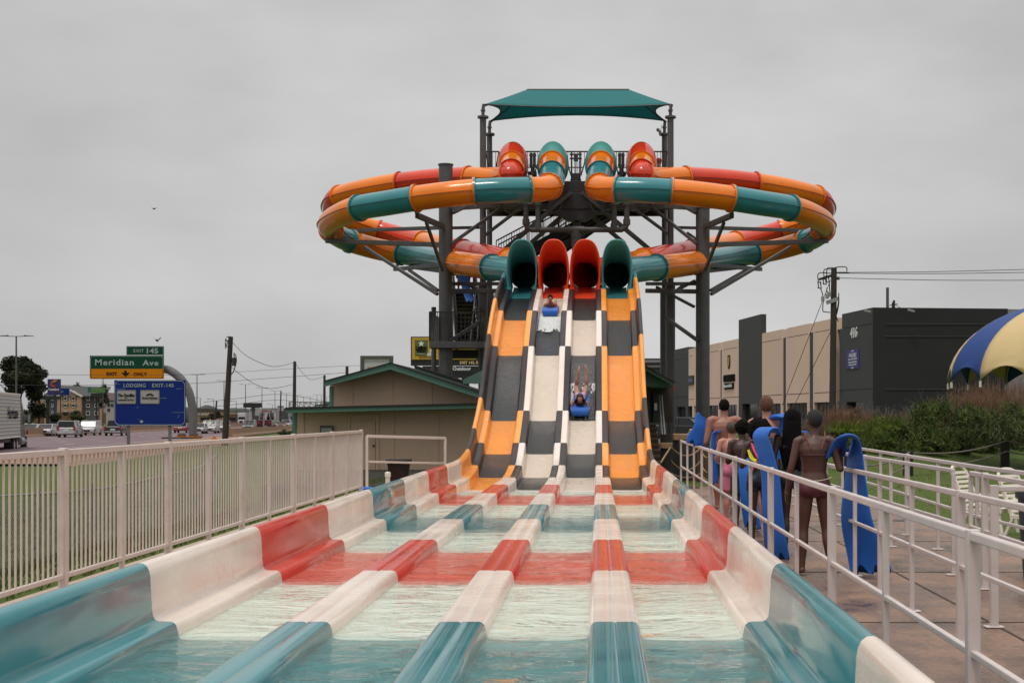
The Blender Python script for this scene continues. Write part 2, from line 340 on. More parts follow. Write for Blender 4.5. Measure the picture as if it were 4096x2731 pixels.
slope_white = pm('cream_slope_gelcoat', (0.70, 0.585, 0.49), 0.3, 0.04, 1.2, dirt=(0.66, 0.52, 0.42), damt=0.3)
lane_white = pm('white_lane_gelcoat', (0.84, 0.79, 0.73), 0.3, 0.04, 1.2, dirt=(0.74, 0.62, 0.50), damt=0.3)
lane_black = two_tone('wet_black_lane_glints', (.007, .007, .008), (.060, .060, .060), 26, .50, .68, .22, 1.0, 34, 6, (.6, .8, 1.0), .8)  # grey flecks are sky glints on the wet ripples, painted into the black
for l, x in enumerate(LANES):
    mb = MB(); hw = .4675 - .158
    pr = [(-hw, fl(.02)), (-hw + .015, fl(.006)), (-hw + .05, fl(0)), (-hw * .4, fl(-.004)), (hw * .4, fl(-.004)), (hw - .05, fl(0)), (hw - .015, fl(.006)), (hw, fl(.02))]
    bsave = bnds[-1]; bnds[-1] = 27.95
    sweep(pr, x, runc + ['V' if q == 'W' else q for q in lc[l]], mb); bnds[-1] = bsave
    mb.build('lane_bed', [teal, lane_red, lane_white, yellow_orange, lane_black, slope_white], slide, sharp=50)
# end wall of the run-out and dark timber cribbing beneath the slope
mb = MB(); mb.box(WX[0] - .12, WX[1] + .12, K * 1.89 - .12, K * 1.89 - .02, 0, .36); mb.build('end_wall', cream, slide, bevel=.03)
for d in (20.8, 22.4, 24.2, 26.2):
    mb = MB(); z = zt(d) - .55
    for x in (WX[0] + .25, WX[1] - .25): mb.cyl((x, K * d, -.1), (x, K * d, z), .09)
    mb.bar((WX[0] + .1, K * d, z), (WX[1] - .1, K * d, z), .16, .2)
    mb.build('support_frame', steel, slide)
# mouths
mouth_red = pm('lit_red_mouth', (0.82, 0.080, 0.026), 0.35, .06, 1.2, spec=.3)  # brighter copy of the slide red, light on the rims put into the colour
mouth_teal = pm('lit_teal_mouth', (0.085, 0.300, 0.300), 0.35, .06, 1.2, spec=.3)  # slide teal lightened; the light on the rim is part of the colour
def arch(xc, hw, d_top, d_bot, ztop, zbase, zbot, hwb, n=22):
    pts = []
    for k in range(4): t = k / 4; pts.append(V(xc - hwb - (hw - hwb) * t, K * (d_bot + (d_top - d_bot) * .25 * t), zbot + (zbase - zbot) * t))
    for k in range(n + 1):
        a = PI * k / n; s = max(0.0, math.sin(a)) ** .78; pts.append(V(xc - hw * math.copysign(abs(math.cos(a)) ** .78, math.cos(a)), K * (d_bot + (d_top - d_bot) * (.25 + .75 * s)), zbase + (ztop - zbase) * s))
    for k in range(3, -1, -1): t = k / 4; pts.append(V(xc + hwb + (hw - hwb) * t, K * (d_bot + (d_top - d_bot) * .25 * t), zbot + (zbase - zbot) * t))
    return pts
for x, mt in zip(LANES, (mouth_teal, mouth_red, mouth_red, mouth_teal)):
    mb = MB(); b = 5.70
    rings = [arch(x, .42, 28.5, 28.4, 6.52, 5.95, 5.6, .40), arch(x, .455, 27.4, 27.25, 6.75, b, 5.33, .43), arch(x, .464, 27.20, 27.0, 6.80, b, 5.28, .43),
             arch(x, .460, 27.08, 26.9, 6.81, b, 5.24, .43), arch(x, .445, 27.02, 26.85, 6.775, b, 5.22, .41), arch(x, .425, 27.05, 26.88, 6.72, b, 5.2, .385), arch(x, .405, 27.15, 26.98, 6.63, b, 5.2, .36),
             arch(x, .392, 27.4, 27.25, 6.48, 5.74, 5.3, .345), arch(x, .385, 27.95, 27.9, 6.25, 5.82, 5.47, .34)]
    mb.loft(rings, 0, caps=False, closed=False)
    mb.build('tube_mouth', mt, slide, sharp=60)
    # funnel collar from the hood to the tube behind it
    mb = MB(); mb.tube([V(x, K * 27.85, 5.86), V(x, K * 28.3, 5.92), V(x, K * 29.2, 6.02)], [.43, .425, .42], 24, 0, caps=False); mb.build('collar', mt, slide)
# water in the lanes
wat = water_mat('runout_water', (0.90, 0.975, 0.94), 2.0, 0.9, 0.10, (.6, 1.25, 1), 0.02, foam=0.26, refr=.22, flo=.54, fscale=.9, ior=1.14)  # the white foam share also carries painted glints off the ripples
wat2 = water_mat('slope_water', (0.98, 0.99, 0.99), 24.0, 0.8, 0.05, (.7, .8, 1.1), 0.07, foam=0.05, flo=.54, fscale=1.0, ior=1.10)
mb = MB(); hw = .4675 - .152
for x in LANES:
    rings = []; d = 1.95
    while d < 17.6:
        r_ = []
        for k in range(9):
            xx = x + hw * (k / 4 - 1); q = V(xx * 3.2, d * K * 2.1, 0)
            a = .010 * noise.noise(q) + .005 * noise.noise(q * 2.7 + V(3, 1, 0)); a *= 1.0 if d < 10 else .8
            r_.append(sp(d, xx, -fdep(d) + wdep(d) + a))
        rings.append(r_); d += .07
    mb.loft(rings, 0, caps=False, closed=False)
tag(mb.build('water', wat, sharp=0), kind='structure')
mb = MB(); hw = .4675 - .165
for x in LANES:
    rings = []; d = 17.53
    while d < 27.85:
        rings.append([sp(d, x + hw * (k / 3 - 1), -fdep(d) + wdep(d)) for k in range(7)]); d += .08
    mb.loft(rings, 0, caps=False, closed=False)
tag(mb.build('water', wat2, sharp=0), kind='structure')
# foam thrown up in front of the two riders
foam_m = pm('foam', (0.74, 0.75, 0.74), 0.5, 0.18, 30, bump=1.0, bscale=70)
def foam(label, lane, d0, d1, seed, full=.8):
    """a froth sheet on the lane with a ragged front and a few flecks of spray"""
    mb = MB(); rr = random.Random(seed); nu, nv = 64, 130; P = {}
    def cov(u, v):
        q = V(u * 3.2 + seed, v * 2.6, seed * 1.7); f = noise.noise(q) * .5 + noise.noise(q * 3.1) * .35 + noise.noise(q * 8) * .2
        return full + (v - .35) * 1.1 + f * .8 - .3
    for j in range(nv + 1):
        for i in range(nu + 1):
            u, v = i / nu, j / nv; h = .012 + .020 * (noise.noise(V(u * 22, v * 40, seed)) + .6) + .012 * noise.noise(V(u * 50, v * 90, seed))
            P[i, j] = sp(d0 + (d1 - d0) * v, LANES[lane] + (u * 2 - 1) * .30, -fdep(d0) + max(.004, h))
    for j in range(nv):
        for i in range(nu):
            if cov((i + .5) / nu, (j + .5) / nv) > .35: mb.add([P[i, j], P[i + 1, j], P[i + 1, j + 1], P[i, j + 1]], [(0, 1, 2, 3)], 0, True)
    for _ in range(160):
        d = d0 - .12 + (d1 - d0 + .3) * rr.random(); x = LANES[lane] + (rr.random() * 2 - 1) * .30
        mb.ball(sp(d, x, -fdep(d) + .01 + .10 * rr.random() ** 3), rr.uniform(.003, .009), nu=5, nv=4)
    return tag(mb.build('foam', foam_m, sharp=0), label, 'foam', kind='stuff')
foam('white foam wave running down the lane below the child in red', 1, 24.25, 25.2, 3, 1.0)
foam('white spray around the blue mat of the prone rider', 2, 21.35, 22.7, 5, .02)
# ================================================================ four enclosed tube slides
def axm(d): return -0.83 + (0.085 * min(1, max(0, (d - 28) / 3.5)))
def mir(p):
    a = axm(p.y / K); return V(2 * a - p.x, p.y, p.z)
T1 = [(2209, 655, 32.6, 'O'), (2208, 695, 31.6, 'T'), (2205, 727, 30.8, ''), (2198, 746, 30.3, 'O'), (2163, 757, 29.95, ''), (2119, 759, 29.8, 'T'), (2013, 761, 29.7, ''), (1900, 767, 29.7, 'O'),
      (1785, 778, 29.7, ''), (1664, 794, 29.9, 'T'), (1547, 813, 30.2, ''), (1436, 832, 30.7, 'O'), (1366, 858, 31.4, ''), (1320, 890, 32.4, ''), (1325, 920, 33.4, 'T'), (1352, 943, 34.0, ''), (1400, 965, 34.5, 'O'),
      (1508, 996, 35, ''), (1606, 1014, 34.9, 'T'), (1699, 1029, 34.2, ''), (1818, 1050, 32.3, 'O'), (1895, 1062, 31.1, ''), (1966, 1070, 30.3, 'T'), (2030, 1078, 29.5, ''), (2080, 1086, 28.9, '')]
R1 = [(2047, 655, 33.0, 'O'), (2045, 685, 32.3, 'R'), (2034, 705, 32.1, 'O'), (2000, 714, 32.5, ''), (1950, 716, 32.8, ''), (1872, 714, 33.1, 'R'), (1735, 721, 33.6, ''), (1598, 736, 34.0, 'O'),
      (1470, 758, 34.3, ''), (1360, 788, 34.8, 'R'), (1332, 815, 35.4, ''), (1332, 845, 36.3, ''), (1355, 872, 37.2, 'O'), (1420, 898, 37.8, ''), (1513, 922, 38.1, 'R'), (1603, 946, 37.8, ''),
      (1690, 968, 37, 'O'), (1775, 987, 35.8, ''), (1852, 1004, 34.4, 'R'), (1945, 1022, 32.9, ''), (2033, 1044, 31.5, 'O'), (2110, 1066, 30.2, 'R'), (2175, 1082, 29.2, '')]
hood_t = pm('backlit_teal_hood', (.075, .265, .235), .35, .08, 1.0, spec=.3)  # pale teal holds the daylight glowing through the shell, put into the colour
TM = {'O': t_orange, 'T': t_teal, 'R': t_red}; RT = .41
def tube_slide(name, label, data, lane, hood_col, mirrored):
    pts = [at(x, y, d) for x, y, d, _ in data]; marks = [m for *_, m in data]
    pts.append(V(LANES[lane], K * 28.2, 5.90)); pts.append(V(LANES[lane], K * 27.9, 5.85)); marks += ['', '']
    if mirrored:
        pts = [mir(p) for p in pts]
    root = thing(name, label, 'water slide', (pts[0].x, pts[0].y, 0), group='enclosed tube slides looping from the tower')
    n = 8; path = catmull(pts, n); idx = [i * n for i, m in enumerate(marks) if m] + [len(path) - 1]
    colr = [m for m in marks if m]
    # transported frame with a level reference so the side seams stay at mid height
    def fr(i):
        d = (path[min(i + 1, len(path) - 1)] - path[max(i - 1, 0)]).normalized()
        u = d.cross(V(0, 0, 1))
        u = u.normalized() if u.length > .15 else V(1, 0, 0)
        return d, u, u.cross(d).normalized()
    NS = 28
    for s in range(len(idx) - 1):
        a, b = idx[s], idx[s + 1]; mb = MB(); rings = []
        for i in range(a, b + 1):
            d, u, w = fr(i); rings.append([path[i] + (u * math.cos(2 * PI * k / NS) + w * math.sin(2 * PI * k / NS)) * RT for k in range(NS)])
        mb.loft(rings, 0, caps=False)
        sec = mb.build('tube_section', TM[colr[s]], root)
        for sd in (1, -1):   # bolted seam lip along each side
            mb = MB(); rr = []
            for i in range(a, b + 1):
                d, u, w = fr(i); o = path[i] + u * sd * (RT - .01)
                rr.append([o + w * .018, o + u * sd * .05 + w * .012, o + u * sd * .05 - w * .012, o - w * .018])
            mb.loft(rr, 0, caps=True, smooth=False); mb.build('seam_lip', TM[colr[s]], sec)
        if s > 0:
            d, u, w = fr(a); mb = MB()
            for sd, cc in ((-1, 0), (1, 1)):
                c0 = path[a] + d * .026 * sd; rr = []
                for off, rad in ((-.024, RT - .02), (-.024, RT + .055), (.024, RT + .055), (.024, RT - .02)):
                    rr.append([c0 + d * off + (u * math.cos(2 * PI * k / NS) + w * math.sin(2 * PI * k / NS)) * rad for k in range(NS)])
                mb.loft(rr, cc, caps=False)
            for k in range(22):
                q = 2 * PI * (k + .5) / 22; p = path[a] + (u * math.cos(q) + w * math.sin(q)) * (RT + .03)
                mb.cyl(p - d * .062, p + d * .062, .011, n=5, mi=2)
            mb.build('flange', [TM[colr[s - 1]], TM[colr[s]], steel2], root)
    # flared entry hood on the platform
    p = path[0]; mb = MB(); rings = []
    for dy, hw, up, dn, zo in ((0, RT + .01, RT + .01, RT + .01, 0), (.10, .455, .52, .46, .01), (.24, .515, .68, .56, .03), (.38, .555, .80, .70, .05), (.50, .575, .87, .80, .05), (.54, .58, .875, .80, .05), (.60, .57, .86, .79, .05)):
        rings.append([p + V(hw * math.cos(2 * PI * k / NS), dy * K * .8, (up if k <= NS / 2 else dn) * math.sin(2 * PI * k / NS) + zo) for k in range(NS)])
    mb.loft(rings, 0, caps=False); mb.build('entry_hood', hood_t if hood_col == 'T' else t_red, root, sharp=60)
    d, u, w = fr(0); mb = MB(); rr = []
    for off, rad in ((-.03, RT), (-.03, RT + .06), (.03, RT + .06), (.03, RT)): rr.append([p + d * off + (u * math.cos(2 * PI * k / NS) + w * math.sin(2 * PI * k / NS)) * rad for k in range(NS)])
    mb.loft(rr, 0, caps=False); mb.build('flange', TM['O'], root)
    return root, path
tube_slide('tube_slide', 'teal and orange tube slide looping low on the left of the tower', T1, 0, 'T', False)
tube_slide('tube_slide', 'red and orange tube slide looping high on the left of the tower', R1, 1, 'R', False)
tube_slide('tube_slide', 'teal and orange tube slide looping low on the right of the tower', T1, 0, 'T', True)
tube_slide('tube_slide', 'red and orange tube slide looping high on the right of the tower', R1, 1, 'R', True)

# ================================================================ start tower
tower = thing('slide_tower', 'dark grey steel start tower with braces, pipes, platform and stairs', 'tower', (axm(34), K * 34, 0))
def bars(name, lst, mat=steel, parent=tower, w=.13, h=None):
    for a in lst:
        x0, y0, d0, x1, y1, d1 = a[:6]; ww = a[6] if len(a) > 6 else w
        MB().bar(at(x0, y0, d0), at(x1, y1, d1), ww, h or ww).build(name, mat, parent, bevel=.012)
def col(px, d, z1, r, mat=steel, name='column', cap=True, z0=-.1, parent=tower):
    x = (px - CX) / FP * d; mb = MB(); mb.cyl((x, K * d, z0), (x, K * d, z1), r, n=20)
    if cap: mb.cyl((x, K * d, z1 - .04), (x, K * d, z1), r + .03, n=20)
    mb.cyl((x, K * d, z0), (x, K * d, z0 + .14), r + .13, n=20)
    return mb.build(name, mat, parent)
col(1783, 32.2, 10.42, .245); col(2811, 32.2, 8.9, .245)
# platform
zp = 9.95; xl, xr = at(1935, 0, 33.9).x, at(2688, 0, 33.9).x
mb = MB(); mb.box(xl, xr, K * 33.3, K * 36.6, zp - .12, zp); mb.build('platform', steel2, tower, bevel=.01)
mb = MB()
for y in (33.35, 34.4, 35.5, 36.5): mb.box(xl, xr, K * y - .07, K * y + .07, zp - .42, zp - .122)
mb.build('platform_joists', steel2, tower)
a = axm(33)
mb = MB(); mb.prism([V(a - .95, K * 32.9, zp - .35), V(a + .95, K * 32.9, zp - .35), V(a + .55, K * 32.9, zp + .06), V(a - .55, K * 32.9, zp + .06)], V(0, .9, 0)); mb.prism([V(a - 1.05, K * 32.88, zp - .95), V(a + 1.05, K * 32.88, zp - .95), V(a + 1.0, K * 32.88, zp - .36), V(a - 1.0, K * 32.88, zp - .36)], V(0, 1.4, 0))
mb.build('platform_nose', steel2, tower, bevel=.01)
mb = MB(); mb.prism([V(a - 1.0, K * 32.9, zp - .96), V(a + 1.0, K * 32.9, zp - .96), V(a + .3, K * 32.9, zp - 1.35), V(a - .3, K * 32.9, zp - 1.35)], V(0, .5, 0)); mb.build('gusset', steel2, tower, bevel=.01)
mb = MB(); mb.cyl((a, K * 33.2, zp - .4), (a, K * 33.2, 2.0), .12, n=16); mb.build('column', steel, tower)
# cross beams and braces, traced one by one (px, px, depth at both ends)
XL_, XR_ = at(1783, 0, 32.2).x, at(2811, 0, 32.2).x
def mirc(p): return V(XR_ - (p.x - XL_), p.y, p.z) if abs(p.x - XL_) < .48 and abs(p.y - K * 32.2) < .6 * K else mir(p)
LB = [(1669, 862, 30.6, 1772, 906, 32, .17), (1664, 838, 30.3, 1672, 866, 30.5, .12), (1428, 922, 34.8, 1760, 911, 32.3, .13), (1305, 964, 33.2, 1764, 979, 32.2, .16), (1705, 889, 31, 1772, 1084, 31.8, .10),
      (1457, 988, 34, 1750, 1177, 32.2, .11), (1636, 1080, 34.4, 1752, 1162, 32.2, .10), (1579, 1077, 34.6, 1765, 1060, 32.2, .14), (1592, 1050, 34.8, 1586, 1078, 34.6, .1), (1640, 1068, 34.6, 1770, 1086, 32.3, .12)]
for x0, y0, d0, x1, y1, d1, w_ in LB:
    p, q = at(x0, y0, d0), at(x1, y1, d1)
    MB().bar(p, q, w_, w_).build('brace', steel, tower, bevel=.012); MB().bar(mirc(p), mirc(q), w_, w_).build('brace', steel, tower, bevel=.012)
LB2 = [(1808, 832, 32, 2095, 815, 33, .17), (1806, 975, 32, 2007, 831, 33, .11), (1810, 853, 32.2, 1870, 823, 31, .1), (1806, 912, 32.2, 1914, 910, 33.6, .11), (1934, 945, 34, 2121, 804, 33, .1),
       (1990, 1022, 33.5, 2286, 772, 32.7, .14), (2120, 975, 33.8, 2302, 818, 33.2, .13), (1808, 972, 33.6, 1870, 930, 33.8, .08)]
for x0, y0, d0, x1, y1, d1, w_ in LB2:
    p, q = at(x0, y0, d0), at(x1, y1, d1)
    MB().bar(p, q, w_, w_).build('brace', steel, tower, bevel=.012); MB().bar(mirc(p), mirc(q), w_, w_).build('brace', steel, tower, bevel=.012)
LB3 = [(1808, 1135, 32.3, 2030, 1135, 33, .12), (1806, 1166, 32.2, 2030, 1163, 32.6, .15), (1800, 1363, 32, 1950, 1270, 32.6, .12), (1870, 1134, 33, 1950, 1190, 33.6, .10)]
for x0, y0, d0, x1, y1, d1, w_ in LB3:
    p, q = at(x0, y0, d0), at(x1, y1, d1)
    MB().bar(p, q, w_, w_).build('brace', steel, tower, bevel=.012); MB().bar(mirc(p), mirc(q), w_, w_).build('brace', steel, tower, bevel=.012)
bars('brace', [(2626, 1148, 33, 2777, 1227, 32.2, .1), (2700, 1165, 33, 2779, 1123, 32.2, .09)])
mb = MB(); mb.box(xl + .1, xr - .1, K * 33.6, K * 33.6 + .2, zp - .78, zp - .56); mb.build('beam', steel, tower, bevel=.015)
# water main
dpp = 32.6
mp_ = lambda px, py: at(px, py, dpp)
pipe = MB(); pr = .10
for x0, x1 in ((2104, 2303), (2507, 2303)):
    s = 1 if x1 > x0 else -1
    pts = [mp_(x0, 815), mp_(x0, 895), mp_(x0 + s * 4, 910), mp_(x0 + s * 20, 919), mp_(x1, 919)]
    pipe.tube(pts, pr, 14)
    for p in (mp_(x0, 893),): pipe.cyl(p + V(0, 0, .14), p - V(0, 0, .06), pr + .03, n=14)
for x0 in (2153, 2456):
    pipe.cyl(mp_(x0, 815), mp_(x0, 919), pr, n=14); pipe.cyl(mp_(x0, 895), mp_(x0, 919), pr + .025, n=14)
pipe.cyl(mp_(2270, 919), mp_(2337, 919), pr + .03, n=14)
for x0 in (2104, 2153, 2456, 2507): pipe.cyl(mp_(x0, 822), mp_(x0, 812), pr + .05, n=14)
pipe.cyl(mp_(2303, 919), mp_(2303, 948), pr + .06, n=14); pipe.cyl(mp_(2303, 945), V(mp_(2303, 0).x, K * dpp, 4.2), pr + .04, n=14)
pipe.build('water_main', steel, tower)
for x0, s in ((2104, -1), (2153, 1), (2456, -1), (2507, 1)):
    mb = MB(); p = mp_(x0, 845); mb.tube(catmull([p, p + V(s * .25, -.1, -.0), p + V(s * .5, -.1, -.08), p + V(s * .75, -.05, .02), p + V(s * .85, 0, .3)], 5), .025, 8); mb.cyl(p + V(s * .2, -.1, 0), p + V(s * .3, -.1, 0), .045, n=8); mb.build('feed_hose', steel2, tower)
# guard rails between the hoods
def guard(xa, xb, xa2, xb2, d=33.5, y0=607, y1=703):
    mb = MB(); r = .016
    A, B, A2, B2 = at(xa, y0, d), at(xb, y0, d), at(xa2, y1, d), at(xb2, y1, d)
    for p, q in ((A, B), (A, A2), (B, B2)): mb.bar(p, q, .045, .045)
    m0, m1 = A.lerp(A2, .66), B.lerp(B2, .66); mb.bar(m0, m1, .035, .035)
    n = max(3, int((B - A).length / .11))
    for i in range(1, n):
        p = A.lerp(B, i / n); zb = A2.z
        t0 = (p.x - A.x); f = 1.0
        if A2.x > A.x and t0 < (A2.x - A.x): f = t0 / (A2.x - A.x)
        if B.x > B2.x and (B.x - p.x) < (B.x - B2.x): f = min(f, (B.x - p.x) / (B.x - B2.x))
        mb.cyl(p, V(p.x, p.y, p.z + (zb - p.z) * f), .011, n=5)
    mb.build('guard_rail', steel2, tower)
guard(2096, 2165, 2115, 2136); guard(2258, 2351, 2284, 2324); guard(2452, 2522, 2474, 2502); guard(1943, 1996, 1960, 1978); guard(2616, 2668, 2636, 2655)
def gate(px, wide):
    mb = MB(); d = 33.2; p = at(px, 0, d); x = p.x; y = p.y
    if wide:
        for s in (-1, 1): mb.box(x + s * .15 - .03, x + s * .15 + .03, y - .03, y + .03, zp - .3, 11.12)
        for z in (11.05, 10.9): mb.box(x - .22, x + .22, y - .04, y + .04, z - .025, z + .025)
        mb.box(x - .07, x + .07, y - .07, y + .04, 10.8, 11.02); mb.box(x - .13, x + .13, y - .12, y + .05, 9.98, 10.35); mb.cyl((x, y, 10.3), (x + .01, y, 10.85), .02, n=6); mb.box(x - .2, x + .2, y - .05, y + .05, 10.1, 10.14)
    else:
        for s in (-.06, .06): mb.cyl((x + s, y, 10.6), (x + s, y, 11.1), .055, n=10)
        mb.cyl((x, y, zp - .1), (x, y, 10.6), .075, n=10); mb.cyl((x, y, 10.25), (x, y, 10.42), .15, n=10)
        for z in (11.02, 10.66, 10.2): mb.box(x - .13, x + .13, y - .05, y + .05, z - .02, z + .02)
    mb.build('starting_gate', steel2, tower)
gate(2303, True); gate(2131, False); gate(2485, False)
# upper stair (dark stringers with picket rails) rising to the right behind the tubes
def stair_rail(p0, p1, h=.95, n=26, both=True):
    mb = MB(); up = V(0, 0, h)
    mb.bar(p0 + up, p1 + up, .05, .05); mb.bar(p0 + V(0, 0, .1), p1 + V(0, 0, .1), .04, .04)
    for i in range(n + 1):
        q = p0.lerp(p1, i / n); t = .035 if i % 6 == 0 else .014
        mb.box(q.x - t / 2, q.x + t / 2, q.y - t / 2, q.y + t / 2, q.z + .05, q.z + h)
    return mb
def stairs(p0, p1, wid, n, rail_n=26, tread_mat=steel2, side=V(0, 1, 0)):
    s = thing_part = bpy.data.objects.new('stair_flight', None); C.objects.link(s); s.parent = tower
    off = side * wid
    for o in (V(0, 0, 0), off):
        MB().bar(p0 + o + V(0, 0, -.1), p1 + o + V(0, 0, -.1), .08, .34).build('stringer', steel2, s)
        stair_rail(p0 + o, p1 + o, n=rail_n).build('hand_rail', steel2, s)
    for i in range(n):
        q = p0.lerp(p1, (i + .5) / n); dirh = (p1 - p0); dirh.z = 0; dirh.normalize()
        MB().obox(q + off / 2, dirh * .15, side * (wid / 2 - .05), V(0, 0, .02)).build('tread', tread_mat, s)
    return s
stairs(at(1985, 1062, 35.2), at(2440, 822, 35.2), 1.2, 18, 44)
stairs(at(2200, 1010, 37.0), at(2445, 835, 37.0), 1.2, 10, 24)
tread_y = pm('weathered_tread', (0.085, 0.070, 0.030), 0.8, 0.4, 8)
# left stair facing the camera
s = stairs(at(1812, 1362, 31.6) + V(.0, 1.2, 0), at(1812, 1150, 36.0), at(1905, 0, 33.6).x - at(1812, 0, 33.6).x, 13, 16, tread_y, side=V(1, 0, 0))
for i in range(13):
    mb = MB(); p0 = at(1812, 1362, 31.6) + V(0, 1.2, 0); q = p0.lerp(at(1812, 1150, 36.0), (i + .5) / 13); mb.box(q.x + .02, q.x + .78, q.y + .02, q.y + .05, q.z - .32, q.z - .03); mb.build('riser', steel2, s)
x0, x1 = at(1727, 0, 32.4).x, at(1945, 0, 32.4).x
mb = MB(); mb.box(x0, x1, K * 31.9, K * 32.6, at(0, 1392, 32).z, at(0, 1366, 32).z); mb.build('landing', steel, tower, bevel=.01)
mb = MB(); mb.box(x0, x1, K * 32.6, K * 34.3, 4.15, 4.22); mb.build('landing_deck', steel2, tower)
mb = MB(); zt0, zt1 = at(0, 1366, 32).z, at(0, 1247, 32).z
mb.box(x0, x1, K * 31.95, K * 31.95 + .04, zt1 - .03, zt1 + .01)
for i in range(15): xx = x0 + (x1 - x0) * i / 14; mb.box(xx - .012, xx + .012, K * 31.95, K * 31.95 + .03, zt0, zt1)
mb.build('guard_rail', steel2, tower)
mb = MB(); mb.box(x0 - .02, x0 + .02, K * 31.95, K * 34.2, zt0, zt1); mb.build('side_panel', steel2, tower)
mb = MB()
for xx in (1905, 1930): mb.cyl(at(xx, 1135, 34.5), at(xx - 24, 1365, 32.2), .022, n=6, mi=0)
mb.build('hand_rail', galv, tower)
for xx, d in ((1735, 33.9), (1925, 33.9), (1990, 33.4)): col(xx, d, 5.6, .09, steel, cap=False)
# dark plant deck under the stairs, behind the green roof
mb = MB(); mb.box(at(1722, 0, 32).x, at(1960, 0, 32).x, K * 33.6, K * 34.4, at(0, 1430, 33.6).z, at(0, 1398, 33.6).z); mb.build('beam', steel2, tower)
# ================================================================ canopy
can = thing('shade_canopy', 'teal fabric shade canopy stretched over the top of the slide tower', 'canopy', (a, K * 34.2, 10))
fab = pm('teal_shade_fabric', (0.030, 0.215, 0.225), 0.8, 0.08, 1.5, bump=0.15, bscale=120)
_n = fab.node_tree.nodes; _l = fab.node_tree.links; _t = _n.new('ShaderNodeBsdfTranslucent'); _t.inputs['Color'].default_value = (.04, .44, .48, 1); _m = _n.new('ShaderNodeMixShader'); _m.inputs['Fac'].default_value = .35
_l.new(_n['Principled BSDF'].outputs['BSDF'], _m.inputs[1]); _l.new(_t.outputs['BSDF'], _m.inputs[2]); _l.new(_m.outputs['Shader'], _n['Material Output'].inputs['Surface'])
dn, df = 33.0, 35.1
nl, nr = at(1936, 418, dn), at(2687, 418, dn); fl_, fr_ = at(1962, 484, df), at(2662, 484, df)
rl, rr_ = at(2108, 359, 34.0), at(2516, 359, 34.0)
def canopy_panel(A, B, c0, c1, sag, nu=14, nv=6, inward=V(0, 0, 0)):
    """eave A-B to ridge c0-c1 with a catenary eave"""
    mb = MB(); rings = []
    for j in range(nv + 1):
        t = j / nv; row = []
        for i in range(nu + 1):
            s = i / nu; e = A.lerp(B, s) + inward * (4 * s * (1 - s)) + V(0, 0, sag * 4 * s * (1 - s)); r = c0.lerp(c1, s)
            q = e.lerp(r, t); q.z -= .015 * math.sin(PI * t); row.append(q)
        rings.append(row)
    mb.loft(rings, 0, caps=False, closed=False, smooth=True); o = mb.build('fabric_panel', fab, can)
    md = o.modifiers.new('s', 'SOLIDIFY'); md.thickness = .012
    return rings[0]
h = V(0, 0, 0)
e1 = canopy_panel(nl, nr, rl, rr_, -.07, inward=V(0, .12, 0)); e2 = canopy_panel(fr_, fl_, rr_, rl, .20, inward=V(0, -.1, 0))
e3 = canopy_panel(fl_, nl, rl, rl, .1, inward=V(.48, 0, 0)); e4 = canopy_panel(nr, fr_, rr_, rr_, .1, inward=V(-.48, 0, 0))
mb = MB()
for e in (e1, e2, e3, e4): mb.tube(e, .022, 6)
for A, B in ((rl, rr_),): mb.cyl(A + V(0, 0, -.02), B + V(0, 0, -.02), .05, n=8)
mb.build('edge_cable', steel2, can)
for A, B in ((nl, rl), (nr, rr_), (fl_, rl), (fr_, rr_)): MB().cyl(A + V(0, 0, -.05), B + V(0, 0, -.07), .04, n=8).build('rafter', steel2, can)
for px, d, P, ycap in ((1932, 33.0, nl, 468), (2682, 33.0, nr, 468), (1958, 35.1, fl_, 537), (2658, 35.1, fr_, 537)):
    x = at(px, 0, d).x; zc = at(0, ycap, d).z; mb = MB()
    mb.cyl((x, K * d, -.1), (x, K * d, 6.3), .17, n=16); mb.cyl((x, K * d, 6.3), (x, K * d, zc), .115 if d < 34 else .105, n=16); mb.cyl((x, K * d, zc - .05), (x, K * d, zc + .02), .2, n=16)
    mb.tube([V(x, K * d, zc), V(x, K * d, P.z - .25), V(x + (P.x - x) * .3, K * d, P.z - .08), V(P.x, K * d, P.z)], .06, 10)
    mb.cyl((x, K * d, (zc + P.z) / 2 - .03), (x, K * d, (zc + P.z) / 2 + .03), .085, n=12)
    mb.build('post', steel, can)
sl = tag(MB().cyl(at(2640, 525, 35) + V(0, 0, 0), at(2640, 540, 35), .07, .04, n=8).cyl(at(2648, 500, 35), at(2640, 530, 35), .012, n=5).ball(at(2632, 520, 35), .07).build('floodlight', galv), 'small twin floodlight hanging under the right end of the teal canopy', 'lamp')
# ================================================================ ground, deck, fences
def ss(a, b, x):
    t = min(1, max(0, (x - a) / (b - a))); return t * t * (3 - 2 * t)
def gz(x, y):
    d = y / K; z = -.03
    near = -.75 * ss(-5.3, -9.5, x) * (1 - ss(21, 25.5, d)) 
    far = (-.97 - .004 * (d - 105)) * ss(-12, -24, x)
    z += near * (1 - ss(-12, -24, x)) + far
    if x > 5:
        t = ((d - 22) * 6.5 - (x - 6) * 6) / 8.85
        z += .85 * ss(-.6, 5.5, t) * ss(5, 7, x) * (1 - ss(14, 24, t))
    return z
grass = two_tone('grass', (0.058, 0.096, 0.012), (0.095, 0.108, 0.022), 1.4, 0.42, 0.7, 0.95, 0.9, 60)
xs = sorted(set([-2500, -1500, -900, -600, -400, -300, -220, -160, -120, -90, -70, -55, -45, -38, -32, -28] + [-25 + i * 1.0 for i in range(14)] + [-11 + .5 * i for i in range(16)] + [-3 + i for i in range(8)] + [5 + .6 * i for i in range(26)] + [22, 26, 32, 40, 55, 80, 120, 200, 400, 800, 1500, 2500]))
